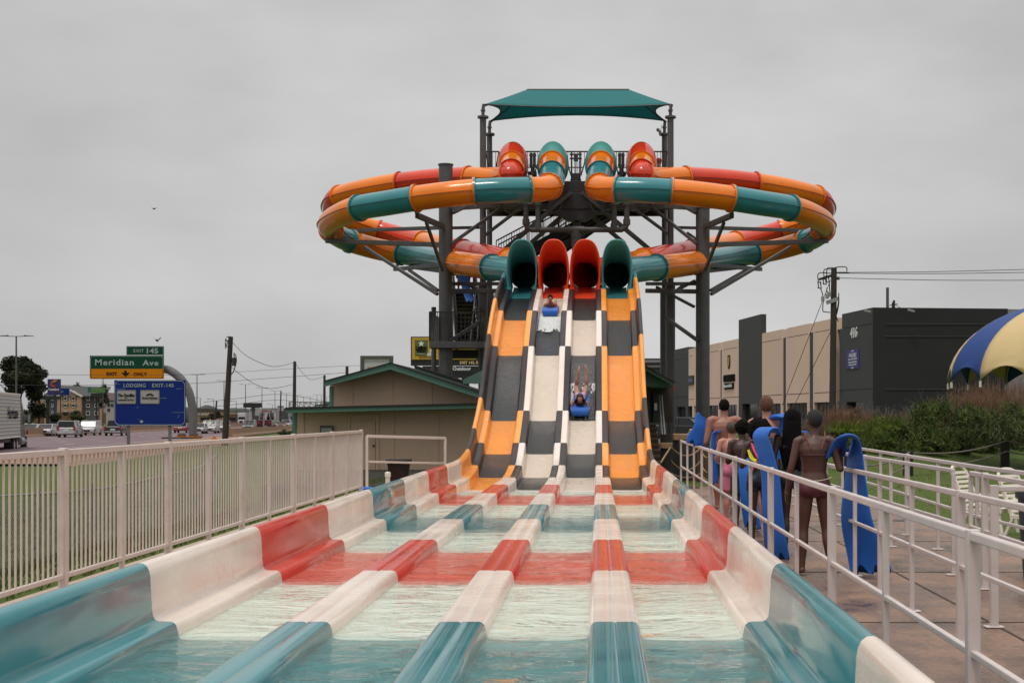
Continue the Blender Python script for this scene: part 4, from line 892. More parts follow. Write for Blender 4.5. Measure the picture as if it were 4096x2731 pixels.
# ---- cars
tail = pm('red_tail_lamp', (.30, .012, .012), .3, .1); lampw = pm('headlamp', (.55, .55, .52), .2, .05)
PAINT = {k: pm('car_paint_' + k, v, .25, .05, 3, coat=.6) for k, v in dict(silver=(.33, .33, .33), black=(.012, .012, .013), red=(.16, .012, .018), white=(.45, .44, .45), grey=(.10, .10, .105), blue=(.05, .07, .12)).items()}
PROF = {  # side profile of the body (y forward, z) and of the cabin
 'suv': dict(L=5.1, W=1.98, H=1.85, hood=1.05, belt=1.15, cab=(-2.5, -2.35, .75, 1.25), r=.39),
 'sedan': dict(L=4.7, W=1.82, H=1.45, hood=.92, belt=.95, cab=(-1.9, -1.2, .45, 1.2), r=.33),
 'pickup': dict(L=5.7, W=2.0, H=1.9, hood=1.1, belt=1.2, cab=(-.7, -.55, .95, 1.5), r=.41)}
def car(kind, paint, label, o, d, face=1, group='vehicles on the highway', dh=0.0, detail=True):
    p = PROF[kind]; Lh = p['L'] / 2; W = p['W'] / 2; loc = hp(o, d)
    root = thing(dict(suv='parked_suv', sedan='sedan_car', pickup='pickup_truck')[kind].replace('parked_', '') + ('' if kind != 'suv' else '_car'), label, 'car' if kind != 'pickup' else 'truck', loc, HD + dh + (0 if face > 0 else PI), group)
    m = PAINT[paint]; b = p['belt']
    body = [(-Lh, .42), (-Lh - .03, .6), (-Lh, b - .1), (-Lh + .08, b), (1.0 if kind != 'sedan' else .9, b), (Lh - .35, p['hood'] - .05), (Lh - .06, p['hood'] - .22), (Lh, .62), (Lh - .05, .38), (Lh - .3, .3), (-Lh + .2, .32)]
    if kind == 'sedan': body[3] = (-Lh + .1, b - .02)
    mb = MB(); mb.prism([V(-W, y, z) for y, z in body], V(2 * W, 0, 0)); mb.build('body', m, root, local=True, bevel=.07)
    y0, y1, y2, y3 = p['cab']; H = p['H']; wi = W - .17
    mb = MB(); mb.loft([[V(-W + .05, y0, b - .02), V(W - .05, y0, b - .02), V(W - .05, y3, b - .02), V(-W + .05, y3, b - .02)], [V(-wi, y1, H - .06), V(wi, y1, H - .06), V(wi, y2, H - .06), V(-wi, y2, H - .06)]], 0, True, False); mb.build('window', glass, root, local=True, bevel=.03)
    mb = MB(); mb.box(-wi - .02, wi + .02, y1 - .03, y2 + .05, H - .075, H); mb.build('roof', m, root, local=True, bevel=.05)
    if detail:
        for s in (-1, 1):
            for ya, yb in ((y0, y1), (y3, y2)) + (((y0 + y3) / 2, (y1 + y2) / 2),): MB().bar((s * (W - .045), ya, b - .02), (s * (wi + .005), yb, H - .05), .06, .09).build('pillar', m, root, local=True)
            MB().box(s * (W + .1) - .09, s * (W + .1) + .09, y3 - .55, y3 - .42, b, b + .16).build('mirror', m, root, local=True, bevel=.03)
            zt_ = b - .42 if kind != 'suv' else b - .35
            MB().box(s * (W - .12) - .11, s * (W - .12) + .115, -Lh - .055, -Lh + .1, zt_, zt_ + (.5 if kind == 'suv' else .24 if kind == 'sedan' else .4)).build('tail_lamp', tail, root, local=True, bevel=.02)
            MB().box(s * (W - .28) - .22, s * (W - .28) + .22, Lh - .2, Lh + .005, p['hood'] - .36, p['hood'] - .2).build('headlamp', lampw, root, local=True, bevel=.02)
        mb = MB(); mb.box(-W + .1, W - .1, -Lh - .09, -Lh + .1, .38, .6); mb.build('bumper', m if kind != 'pickup' else chrome, root, local=True, bevel=.04)
        MB().box(-.27, .27, -Lh - .055, -Lh - .03, .72, .88).build('number_plate', letter_white, root, local=True)
        MB().box(-.55, .55, Lh - .05, Lh + .012, .5, .72).build('grille', black, root, local=True, bevel=.01)
        if kind == 'suv':
            for s in (-1, 1): MB().bar((s * (wi - .05), y1 + .2, H + .05), (s * (wi - .05), y2 - .1, H + .05), .04, .04).build('roof_rail', m, root, local=True)
        if kind == 'pickup':
            MB().box(-W + .12, W - .12, -Lh + .1, y0 - .1, b - .35, b + .005).build('cargo_bed', black, root, local=True)
    for s in (-1, 1):
        for y in (-Lh + .95, Lh - .95):
            mb = MB(); mb.cyl((s * (W - .2), y, p['r']), (s * (W + .015), y, p['r']), p['r'], n=18); wh = mb.build('wheel', rubber, root, local=True, bevel=.02)
            if detail: mb = MB(); mb.cyl((s * (W + .0), y, p['r']), (s * (W + .03), y, p['r']), p['r'] * .6, n=12); mb.build('rim', galv, wh, local=True)
    return root
car('suv', 'silver', 'silver sport utility vehicle seen from behind left of the big road signs', 4.6, 104, 1, dh=.05)
car('pickup', 'black', 'black pickup truck half hidden by the blue lodging sign', 6.9, 113, 1, dh=.05)
car('sedan', 'red', 'dark red car seen between the blue sign and its arched post', 9.2, 136, 1)
car('sedan', 'red', 'maroon car half hidden behind the tall wooden utility pole', 13.2, 145, 1)
car('suv', 'black', 'black vehicle driving just ahead of the maroon tow truck', 9.6, 190, 1)
car('suv', 'white', 'white car beside the second pole at the corner of the tan building', 11.3, 232, 1)
car('suv', 'white', 'farther white vehicle above the one at the building corner', 8.6, 300, 1)
for k, (kind, pc, px, d, lab) in enumerate([
    ('sedan', 'white', 128, 112, 'white car partly hidden by the truck cab beyond the median barrier'), ('sedan', 'white', 188, 110, 'white sedan facing the camera beyond the barrier left of the silver vehicle'),
    ('suv', 'white', 360, 116, 'white vehicle facing the camera beyond the barrier right of the silver vehicle'), ('sedan', 'silver', 797, 128, 'silver car just right of the arched sign post beyond the barrier'),
    ('suv', 'white', 842, 132, 'white vehicle two cars right of the arched sign post beyond the barrier'), ('sedan', 'grey', 872, 150, 'grey car close behind the white vehicle beyond the barrier'), ('suv', 'white', 888, 140, 'white vehicle next to the wooden utility pole beyond the barrier'),
    ('suv', 'grey', 999, 160, 'grey vehicle in front of the grey store beyond the barrier'), ('sedan', 'silver', 1040, 185, 'silver car left of the tow truck beyond the barrier'), ('sedan', 'red', 1127, 205, 'pale red car right of the tow truck beyond the barrier'),
    ('sedan', 'white', 1108, 230, 'small white car behind the pale red one'), ('suv', 'silver', 1147, 225, 'silver vehicle near the second pole beyond the barrier'), ('sedan', 'white', 1160, 270, 'distant white car just left of the second pole'), ('suv', 'grey', 1165, 340, 'far grey vehicle under the green roof edge')]):
    X = (px - CX) / FP * d; o = X - xm(d); car(kind, pc, lab, o, d, -1, 'oncoming vehicles beyond the barrier')
# ---- lorry
tr_m = pm('white_trailer_panel', (.30, .30, .31), .4, .12, .6, dirt=(.3, .3, .3), damt=.5, stretch=(1, .3, 1)); navy = pm('dark_cab_paint', (.030, .030, .033), .35, .1)
maroon = pm('maroon_paint', (.060, .008, .015), .3, .1, coat=.5)
ang = math.atan(.4 / K)
lor = thing('lorry', 'white ribbed trailer lorry with a dark cab at the left edge', 'lorry', (-41.0, K * 65, -1.0), ang)
mb = MB(); mb.box(-2.6, 0, -16, 0, 1.12, 4.1); tb = mb.build('trailer_body', tr_m, lor, local=True, bevel=.05)
mb = MB()
for z in [1.35 + .235 * i for i in range(12)]: mb.box(.002, .03, -15.9, -.05, z, z + .045)
mb.box(-.02, .035, -16, 0, 1.05, 1.16); mb.box(-.02, .035, -16, 0, 4.02, 4.11); mb.build('side_rib', white_plastic, tb, local=True)
put_local = text_mb('Hurricane', 1.15, 4.6, thick=.02, bold=.02)
put_local.v = [V(.045, -3.6 + p.x, 2.75 + p.z) for p in put_local.v]; put_local.build('lettering', letter_black, tb, local=True)
for y in (-1.2, -2.5):
    for x in (-.35, -2.25): mb = MB(); mb.cyl((x - .3, y, .52), (x + .3, y, .52), .52, n=20); wq = mb.build('wheel', rubber, lor, local=True, bevel=.03); mb = MB(); mb.cyl((x + .28, y, .52), (x + .33, y, .52), .28, n=14); mb.build('rim', chrome, wq, local=True)
mb = MB(); mb.box(-2.4, -.2, -16, 1.2, .75, 1.1); mb.build('chassis', black, lor, local=True)
# tractor: sleeper with curved fairing, hood, mirror, tank
mb = MB(); prof = [(.6, 1.0), (.6, 3.75), (.9, 3.85), (1.5, 3.6), (2.2, 2.95), (2.6, 2.75), (2.9, 2.0), (2.9, 1.0)]
mb.prism([V(-2.45, y, z) for y, z in prof], V(2.35, 0, 0)); cb = mb.build('cab', navy, lor, local=True, bevel=.12)
mb = MB(); mb.prism([V(-.098, y, z) for y, z in ((1.0, 3.4), (1.0, 3.72), (1.6, 3.45), (2.2, 2.95), (1.9, 2.75))], V(.02, 0, 0)); mb.build('fairing_stripe', maroon, cb, local=True)
mb = MB(); mb.prism([V(-.098, y, z) for y, z in ((2.1, 1.95), (2.1, 2.6), (2.65, 2.55), (2.85, 2.0))], V(.015, 0, 0)); mb.build('window', glass, cb, local=True)
mb = MB(); mb.prism([V(-2.3, y, z) for y, z in ((2.9, .7), (2.9, 1.95), (4.3, 1.7), (4.7, 1.45), (4.75, .6))], V(2.05, 0, 0)); mb.build('hood', navy, lor, local=True, bevel=.12)
mb = MB(); mb.box(.1, .32, 2.75, 2.85, 1.95, 2.75); mr_ = mb.build('mirror', black, lor, local=True, bevel=.03); mb = MB(); mb.box(.13, .29, 2.735, 2.749, 2.05, 2.65); mb.build('mirror_glass', galv, mr_, local=True)
mb = MB(); mb.cyl((-.3, .8, .75), (-.3, 2.5, .75), .32, n=16); mb.build('fuel_tank', galv, lor, local=True)
for y in (3.9,):
    for x in (-.3, -2.2): mb = MB(); mb.cyl((x - .18, y, .52), (x + .18, y, .52), .52, n=20); wq = mb.build('wheel', rubber, lor, local=True, bevel=.03); mb = MB(); mb.cyl((x + .16, y, .52), (x + .24, y, .52), .3, n=14); mb.build('rim', chrome, wq, local=True)
MB().box(-.02, .1, 3.1, 3.25, 1.2, 1.5).build('side_lamp', tail, lor, local=True)
# ---- tow truck
X = (1065 - CX) / FP * 158; tw = thing('tow_truck', 'maroon heavy tow truck seen from behind beside the utility poles', 'tow truck', hp(X - xm(158), 158), HD)
def lb(name, m, x0, x1, y0, y1, z0, z1, bev=.05, par=None): return MB().box(x0, x1, y0, y1, z0, z1).build(name, m, par or tw, local=True, bevel=bev)
lb('body', maroon, -1.25, 1.25, -3.6, 1.2, .95, 1.9); lb('cab', maroon, -1.2, 1.2, 1.3, 4.0, .9, 3.0, .15); lb('window', glass, -.9, .9, 1.27, 1.32, 2.1, 2.8, .02); lb('sleeper', PAINT['grey'], -1.22, 1.22, 1.0, 2.0, 2.2, 3.3, .2)
MB().bar((0, -3.8, 1.2), (0, .8, 3.0), .5, .5).build('boom', maroon, tw, local=True, bevel=.05); MB().bar((0, -4.2, .7), (0, -3.4, 2.3), .35, .35).build('boom', maroon, tw, local=True, bevel=.05)
for s in (-1, 1):
    lb('tail_lamp', tail, s * .95 - .18, s * .95 + .18, -3.66, -3.6, 1.3, 1.55, .02); lb('mud_flap', rubber, s * .85 - .35, s * .85 + .35, -3.7, -3.62, .25, .95, .01)
    MB().bar((s * .6, .9, 1.9), (s * .4, .9, 3.3), .1, .1).build('frame_bar', PAINT['white'], tw, local=True)
    MB().cyl((s * .75, .75, 1.8), (s * .75, .75, 3.6), .09, n=8).build('exhaust', steel, tw, local=True)
    for y in (-2.4, -1.1, 3.0): MB().cyl((s * .7, y, .52), (s * 1.22, y, .52), .52, n=16).build('wheel', rubber, tw, local=True)
lb('light_bar', tail, -.8, .8, 1.2, 1.4, 3.32, 3.45, .03)
# ---- white lorry far off
X = (970 - CX) / FP * 285; wt = thing('lorry', 'white lorry cab facing the camera beyond the barrier', 'lorry', hp(X - xm(285), 285), HD + PI)
lb('cab', PAINT['white'], -1.2, 1.2, 0, 2.2, .8, 3.9, .15, wt); lb('windscreen', glass, -1.0, 1.0, 2.18, 2.24, 1.9, 2.7, .03, wt); lb('hood', PAINT['white'], -.95, .95, 2.2, 3.6, .6, 1.8, .15, wt); lb('trailer_body', tr_m, -1.25, 1.25, -5, -.6, 1.1, 4.0, .05, wt); lb('grille', black, -.5, .5, 3.58, 3.64, .8, 1.5, .02, wt)
for s in (-1, 1):
    lb('headlamp', lampw, s * .75 - .15, s * .75 + .15, 3.58, 3.65, 1.0, 1.25, .02, wt)
    for y in (2.9, -3): MB().cyl((s * .75, y, .5), (s * 1.15, y, .5), .5, n=14).build('wheel', rubber, wt, local=True)
# ---- exit sign on its arched post
sgreen = pm('sign_green', (.004, .050, .024), .75, .08, 2, spec=.15); syel = pm('sign_yellow', (.50, .175, .002), .75, .06, 2, spec=.15); sblue = pm('sign_blue', (.005, .020, .150), .75, .10, 1.2, spec=.15, dirt=(.006, .03, .13), damt=.6); spale = pm('sign_pale', (.30, .30, .27), .5, .05); ledge = pm('sign_edge', (.26, .33, .31), .5, .05)
dE = 100.0
ex = thing('exit_sign', 'green and yellow overhead exit sign carried by a thick arched grey post', 'road sign', (at(772, 0, dE).x, K * dE, -1))
def panel(name, px0, py0, px1, py1, d, m, par, off=0.0, th=.06, rad=0, tilt=0.0):
    p, q = at(px0, py0, d), at(px1, py1, d); y = K * d - off
    if rad:
        pts = []; rdx = rad / FP * d; x0, x1, z0, z1 = p.x, q.x, q.z, p.z
        for cx_, cz_, a0 in ((x1 - rdx, z1 - rdx, 0), (x0 + rdx, z1 - rdx, 90), (x0 + rdx, z0 + rdx, 180), (x1 - rdx, z0 + rdx, 270)):
            for k in range(6): a_ = math.radians(a0 + 18 * k); pts.append(V(cx_ + rdx * math.cos(a_), y, cz_ + rdx * math.sin(a_)))
        return MB().prism(pts, V(0, -th, 0)).build(name, m, par)
    return MB().box(p.x, q.x, y - th, y, q.z, p.z).build(name, m, par)
def sign_text(s, px, py, hpx, wpx, d, m, par, off, **kw):
    p = at(px, py, d); p.y -= off; return put_text('lettering', s, hpx / FP * d / .72, p, m, par, width=wpx / FP * d, thick=.03, **kw)
tp = panel('exit_panel', 506, 1384, 656, 1421, dE, sgreen, ex)
mp = panel('street_panel', 360, 1422, 656, 1475, dE, sgreen, ex); yp = panel('exit_only_panel', 360, 1475, 656, 1515, dE, syel, ex)
def outline(px0, py0, px1, py1, d, off, m, par, rad, wpx=2.2, open_bottom=False, open_top=False, name='border'):
    pts = []; r = rad
    if not open_bottom and not open_top: seq = ((px1 - r, py0 + r, 0), (px0 + r, py0 + r, 90), (px0 + r, py1 - r, 180), (px1 - r, py1 - r, 270))
    elif open_bottom: seq = ((px1 - r, py0 + r, 0), (px0 + r, py0 + r, 90))
    else: seq = ((px0 + r, py1 - r, 180), (px1 - r, py1 - r, 270))
    if open_bottom: pts.append((px1, py1))
    if open_top: pts.append((px0, py0))
    for cx_, cy_, a0 in seq:
        for k in range(7): a_ = math.radians(a0 + 15 * k); pts.append((cx_ + r * math.cos(a_), cy_ - r * math.sin(a_)))
    if open_bottom: pts.append((px0, py1))
    if open_top: pts.append((px1, py0))
    if not (open_bottom or open_top): pts.append(pts[0])
    mb = MB(); w3 = wpx / FP * d
    P = [at(x, y, d) - V(0, off, 0) for x, y in pts]
    for i in range(len(P) - 1): mb.bar(P[i], P[i + 1], .02, w3, ref=V(0, 1, 0)) if False else mb.tube([P[i], P[i + 1]], w3 / 2, 5)
    return mb.build(name, m, par)
outline(508, 1386, 654, 1420, dE, .065, ledge, tp, 1); outline(363, 1425, 653, 1475, dE, .065, ledge, mp, 10, open_bottom=True); outline(363, 1475, 653, 1513, dE, .065, letter_black, yp, 10, open_top=True)
sign_text('EXIT', 556, 1403, 13, 42, dE, ledge, tp, .08, bold=.004); sign_text('145', 611, 1403, 20, 46, dE, ledge, tp, .08, bold=.02)
sign_text('Meridian', 459, 1449, 24, 155, dE, ledge, mp, .08, bold=.02, spacing=1.15); sign_text('Ave', 603, 1451, 22, 64, dE, ledge, mp, .08, bold=.02, spacing=1.15)
sign_text('EXIT', 448, 1495, 13, 42, dE, letter_black, yp, .08, bold=.01); sign_text('ONLY', 562, 1496, 13, 54, dE, letter_black, yp, .08, bold=.01)
aw = [(498, 1482), (507, 1482), (507, 1492), (520, 1489), (503, 1506), (486, 1489), (498, 1492)]
MB().prism([at(x, y, dE) - V(0, .07, 0) for x, y in aw], V(0, -.03, 0)).build('arrow', letter_black, yp)
pp_ = catmull([at(x, y, dE + .6) for x, y in ((560, 1474), (655, 1476), (690, 1488), (728, 1520), (755, 1566), (768, 1620), (771, 1680), (771, 1748))], 6)
galv_dull = pm('dull_grey_steel_post', (.115, .115, .12), .55, .1, 2); MB().tube(pp_, 16.5 / FP * dE, 18).build('arched_post', galv_dull, ex)
p = at(771, 1740, dE); MB().cyl((p.x, p.y + .9, -1.2), (p.x, p.y + .9, p.z), .8, n=16).build('footing', concrete, ex)
orange_p = pm('orange_plastic', (.55, .16, .01), .6, .1)
for px, lab in ((727, 'orange crash drum left of the arched sign post'), (775, 'orange crash drum right at the foot of the arched sign post')):
    p = at(px, 1747, 98); dr_ = thing('crash_drum', lab, 'drum', (p.x, p.y, -1)); MB().cyl((p.x, p.y, -1), (p.x, p.y, p.z + .2), .52, .48, n=16).build('drum', orange_p, dr_); MB().cyl((p.x, p.y, p.z + .2), (p.x, p.y, p.z + .36), .55, .3, n=16).build('lid', rubber, dr_)
p, q = at(653, 1756, 97), at(800, 1748, 97); tag(MB().box(p.x, q.x, p.y - .6, p.y + .6, -1.2, q.z).build('sign_island', rubber), 'dark raised island at the foot of the arched sign post', 'island')
p = at(857, 1757, 92); os_ = thing('warning_sign', 'small orange diamond warning sign by the utility pole', 'sign', (p.x, p.y, -1)); MB().prism([at(x, y, 92) for x, y in ((857, 1741), (870, 1757), (857, 1773), (844, 1757))], V(0, .05, 0)).build('panel', orange_p, os_); MB().cyl((p.x, p.y + .08, -1.2), (p.x, p.y + .08, p.z), .05, n=6).build('post', galv, os_)
# ---- lodging sign
dL = 74.0
lo = thing('lodging_sign', 'large blue lodging road sign on two steel posts', 'road sign', (at(600, 0, dL).x, K * dL, -1))
bp = panel('sign_panel', 458, 1520, 743, 1702, dL, sblue, lo); outline(461, 1523, 740, 1699, dL, .065, ledge, bp, 18, 2.4)
sign_text('LODGING', 540, 1541, 15, 88, dL, ledge, bp, .08, bold=.006, spacing=1.1); sign_text('EXIT-145', 653, 1541, 15, 86, dL, ledge, bp, .08, bold=.006, spacing=1.1)
h1 = panel('hotel_panel', 469, 1560, 545, 1615, dL, spale, bp, .07, .03, 5); h2 = panel('hotel_panel', 563, 1560, 639, 1615, dL, spale, bp, .07, .03, 5)
for hpn, a0, a1 in ((h1, 470, 544), (h2, 564, 638)): outline(a0 + 1, 1562, a1 - 1, 1613, dL, .105, letter_black, hpn, 4, .8)
sign_text('The Douillet', 507, 1580, 12, 66, dL, letter_black, h1, .13, shear=.25, bold=.006); sign_text('BY', 507, 1591, 4, 9, dL, letter_black, h1, .13); sign_text('DEMEURE HOTELS', 507, 1599, 6, 64, dL, letter_black, h1, .13)
sign_text('Howard Johnson', 601, 1592, 9, 62, dL, letter_black, h2, .13, shear=.3)
mb = MB(); mb.tube([at(601 + 14 * math.cos(t), 1583 - 8 * math.sin(t), dL) - V(0, .12, 0) for t in [PI * k / 10 for k in range(11)]], .035, 5); mb.tube([at(601 + 9 * math.cos(t), 1583 - 5 * math.sin(t), dL) - V(0, .12, 0) for t in [PI * k / 10 for k in range(11)]], .025, 5); mb.build('emblem', letter_black, h2)
mb = MB()
for x0, y0, x1, y1 in ((460, 1535, 480, 1536), (462, 1555, 500, 1555), (705, 1555, 730, 1554), (690, 1649, 738, 1649), (712, 1671, 718, 1659), (546, 1629, 557, 1629), (556, 1675, 560, 1681), (640, 1592, 668, 1592)): mb.bar(at(x0, y0, dL) - V(0, .066, 0), at(x1, y1, dL) - V(0, .066, 0), .01, .018)
mb.ball(at(567, 1686, dL) - V(0, .06, 0), (.13, .02, .11)); mb.build('scuff', ledge, bp)
for px in (512, 678): x = at(px, 0, dL).x; MB().box(x - .11, x + .11, K * dL + .02, K * dL + .2, -1.4, at(0, 1540, dL).z).build('post', galv_dull, lo)
# ---- light masts
def mast(px, py, d, label):
    p = at(px, py, d); base = rzf(d) if d > 60 else 0; root = thing('light_mast', label, 'street lamp', (p.x, p.y, base), group='double armed light masts along the highway')
    MB().cyl((p.x, p.y, base - .3), p, .17 if d < 150 else .2, .10, n=8).build('pole', steel, root)
    for s in (-1, 1):
        MB().bar(p + V(0, 0, -.05), p + V(s * 1.3, 0, .0), .09, .09).build('arm', steel, root)
        MB().loft([[p + V(s * 1.1, -.22, .0), p + V(s * 1.1, .22, 0), p + V(s * 1.1, .22, .13), p + V(s * 1.1, -.22, .13)], [p + V(s * 2.3, -.12, -.04), p + V(s * 2.3, .12, -.04), p + V(s * 2.3, .12, .03), p + V(s * 2.3, -.12, .03)]], 0, True, False).build('lamp_head', steel2, root)
masts = [(65, 1344, 121, 'nearest tall light mast rising from behind the dark tree'), (788, 1498, 237, 'light mast just right of the arched sign post'), (896, 1522, 276, 'light mast left of the leaning utility pole'), (982, 1537, 312, 'light mast above the black distant billboard'), (1048, 1551, 352, 'light mast right of the black distant billboard'),
         (1100, 1563, 396, 'light mast between the two utility poles'), (1146, 1572, 437, 'light mast left of the second utility pole'), (1190, 1579, 474, 'light mast right of the second utility pole'), (1214, 1586, 519, 'first of the far light masts over the sign gantry'), (1241, 1586, 540, 'second of the far light masts over the sign gantry'), (1268, 1578, 500, 'third of the far light masts over the sign gantry'), (1285, 1578, 510, 'fourth of the far light masts over the sign gantry'), (205, 1516, 255, 'light mast rising behind the yellow exit only panel'), (412, 1514, 262, 'light mast beside the green motel sign'), (1306, 1586, 545, 'far light mast left of the green corner board')]
for m_ in masts: 
    if m_[0] != 205: mast(*m_)
def cobra(px, py, d, label):
    p = at(px, py, d); root = thing('street_lamp', label, 'street lamp', (p.x, p.y, rzf(d)), group='single armed street lamps far down the highway')
    MB().cyl((p.x, p.y, rzf(d)), p, .12, .08, n=7).build('pole', steel, root); MB().bar(p, p + V(-1.6, 0, .1), .09, .09).build('arm', steel, root); MB().box(p.x - 2.1, p.x - 1.3, p.y - .15, p.y + .15, p.z, p.z + .15).build('lamp_head', steel2, root)
for px, py, d, lab in ((801, 1591, 260, 'street lamp close beside the arched post'), (855, 1596, 280, 'street lamp left of the wooden pole'), (945, 1604, 300, 'street lamp right of the wooden pole'), (1090, 1617, 380, 'small street lamp right of the tow truck')): cobra(px, py, d, lab)
# ---- utility poles and wires
def upole(label, px, ytop, pxb, yb, d, r, extra=None, group=None):
    p, q = at(px, ytop, d), at(pxb, yb, d); q2 = p + (q - p) * 1.08
    root = thing('utility_pole', label, 'utility pole', (q.x, q.y, q.z), group=group); MB().cyl(q2, p, r * 1.15, r * .85, n=12).build('pole', wood_pole, root)
    if extra: extra(root, p, d)
    return root
def ex1(root, p, d):
    u = d / FP
    MB().cyl(p + V(17 * u, -.2, -118 * u), p + V(17 * u, -.2, -85 * u), 8.5 * u, n=12).build('transformer', steel2, root)
    MB().cyl(p + V(17 * u, -.2, -85 * u), p + V(17 * u, -.2, -65 * u), 2.2 * u, n=6).build('insulator', steel2, root)
    MB().bar(p + V(-20 * u, 0, -16 * u), p + V(0, 0, -18 * u), .08, .08).build('bracket', steel2, root)
    for x, z in ((-20, -8), (-21, -24), (-20, -34)): MB().cyl(p + V(x * u, 0, z * u), p + V(x * u, 0, (z - 14) * u), 2.4 * u, n=7).build('insulator', steel2, root)
    mb = MB(); mb.tube(catmull([p + V(22 * u, -.2, -70 * u), p + V(26 * u, -.2, -100 * u), p + V(14 * u, -.2, -140 * u), p + V(3 * u, 0, -150 * u)], 5), .03, 5); mb.tube(catmull([p + V(-18 * u, 0, -3 * u), p + V(-2 * u, 0, -2 * u), p + V(-16 * u, 0, -35 * u), p + V(4 * u, 0, -50 * u)], 5), .025, 5); mb.build('drop_cable', black, root)
upole('tall leaning wooden utility pole with a transformer left of the tan building', 923, 1346, 901, 1750, 55, .17, ex1)
upole('plain wooden utility pole at the left end of the green roof', 1179, 1445, 1176, 1740, 85, .165)
upole('wooden utility pole in front of the overhead sign gantry', 1298, 1500, 1297, 1700, 110, .16)
upole('short wooden pole top with a cap above the green gable', 1388, 1465, 1388, 1620, 80, .15)
upole('thin far utility pole right of the tow truck', 1124, 1562, 1120, 1690, 230, .18); upole('thin leaning far utility pole beside the dark trees', 867, 1603, 858, 1690, 200, .2)
def wire(label, pts, r=.02, nm='power_line'):
    P = [at(*p) for p in pts]; return tag(MB().tube(catmull(P, 6) if len(P) > 2 else P, r, 4, caps=False).build(nm, black), label, 'wire')
wire('long upper power line crossing the sky behind the road signs', [(-300, 1490, 70), (300, 1499, 75), (745, 1498, 80), (1100, 1478, 85), (1388, 1463, 80), (1450, 1462, 80)], .014)
wire('long lower power line crossing behind the blue sign', [(-300, 1536, 70), (300, 1541, 74), (775, 1533, 80), (1100, 1511, 83), (1386, 1490, 80)], .017)
wire('slack wire from the leaning pole to the second pole', [(928, 1368, 55), (985, 1422, 60), (1060, 1458, 66), (1110, 1465, 72), (1179, 1450, 85)], .02)
wire('lower slack wire from the leaning pole to the second pole', [(920, 1462, 55), (975, 1508, 60), (1040, 1545, 66), (1095, 1553, 72), (1178, 1536, 85)], .02)
wire('slack wire falling right from the second pole', [(1181, 1452, 85), (1210, 1490, 90), (1245, 1518, 98), (1297, 1506, 110)], .022)
wire('faint far wire left of the second pole', [(815, 1608, 230), (960, 1592, 230), (1124, 1577, 230), (1340, 1612, 230)], .05)
wire('second faint far wire left of the second pole', [(815, 1630, 230), (960, 1615, 230), (1124, 1600, 230), (1340, 1630, 230)], .05)
# ---- overhead gantry
dG = 300.0; ga = thing('sign_gantry', 'far overhead truss gantry with a green street sign above the roof', 'sign gantry', at(1250, 1690, dG))
mb = MB(); w_ = .35
for y in (1608, 1627): mb.bar(at(1156, y, dG), at(1345, y, dG), w_, w_)
n = 9
for i in range(n + 1):
    x = 1156 + 189 * i / n; mb.bar(at(x, 1608, dG), at(x, 1627, dG), w_ * .7, w_ * .7)
    if i < n: mb.bar(at(x, 1608, dG), at(x + 189 / n, 1627, dG), w_ * .7, w_ * .7)
mb.build('truss', galv, ga); MB().bar(at(1158, 1606, dG), at(1158, 1695, dG), .5, .5).build('post', galv, ga)
g1 = panel('street_panel', 1261, 1617, 1337, 1640, dG, sgreen, ga, .4, .2); sign_text('MacArthur Blvd', 1299, 1624, 7, 66, dG, ledge, g1, .7, bold=.02); g2 = panel('exit_panel', 1303, 1608, 1336, 1616.5, dG, sgreen, ga, .4, .2); sign_text('EXIT 144', 1319, 1612, 5, 26, dG, ledge, g2, .7)
# ---- hotel
dH = 383.0; tan2 = pm('peach_stucco', (.36, .225, .145), .9, .06, .1); gry = pm('grey_siding', (.070, .070, .075), .8, .1, .2); brick = pm('brown_brick_base', (.14, .065, .035), .9, .2, .5); roofg = pm('grey_hotel_roof', (.060, .060, .062), .9, .12, .3); winf = pm('white_window_frame', (.55, .53, .53), .6, .05); pinkish = pm('pink_stucco', (.35, .22, .24), .9, .08)
ho = thing('hotel', 'four storey peach and grey hotel with a grey roof beyond the highway', 'hotel', (at(280, 0, dH).x, K * dH, -2))
zb = -3.0
def hb(name, m, x0, x1, y0, y1, off=0, dep=14, par=ho): p, q = at(x0, y0, dH), at(x1, y1, dH); return MB().box(p.x, q.x, K * dH - off, K * dH - off + dep, q.z, p.z).build(name, m, par)
MB().prism([at(x, y, dH) - V(0, 1.5, 0) for x, y in ((234, 1700), (331, 1700), (331, 1584), (283, 1562), (234, 1585))], V(0, 14, 0)).build('wall', tan2, ho)
hb('wall', gry, 331, 400, 1583, 1700); hb('wall', gry, 198, 234, 1583, 1700); hb('wall', tan2, 138, 198, 1583, 1700); hb('wall', tan2, 400, 414, 1585, 1700, .4); hb('wall', pinkish, 414, 432, 1570, 1700, .8)
hb('base_course', brick, 234.4, 330.6, 1649, 1700, 1.7, 1); hb('base_course', brick, 138, 176, 1629, 1700, .2, 1); hb('base_course', brick, 414, 432, 1650, 1700, 1.0, 1)
q0 = [at(x, y, dH) for x, y in ((176, 1583), (430, 1583), (415, 1545), (190, 1540))]; mb = MB(); a_, b_, c__, d_ = q0; c__ = c__ + V(0, 9, 0); d_ = d_ + V(0, 9, 0); mb.add([a_ + V(0, -1.6, 0), b_ + V(0, -1.6, 0), c__, d_], [(0, 1, 2, 3)]); mb.add([a_ + V(0, -1.6, -.4), b_ + V(0, -1.6, -.4), b_ + V(0, -1.6, 0), a_ + V(0, -1.6, 0)], [(0, 1, 2, 3)]); mb.build('roof', roofg, ho)
p0, p1, p2 = at(231, 1588, dH), at(283, 1559, dH), at(336, 1586, dH); mb = MB()
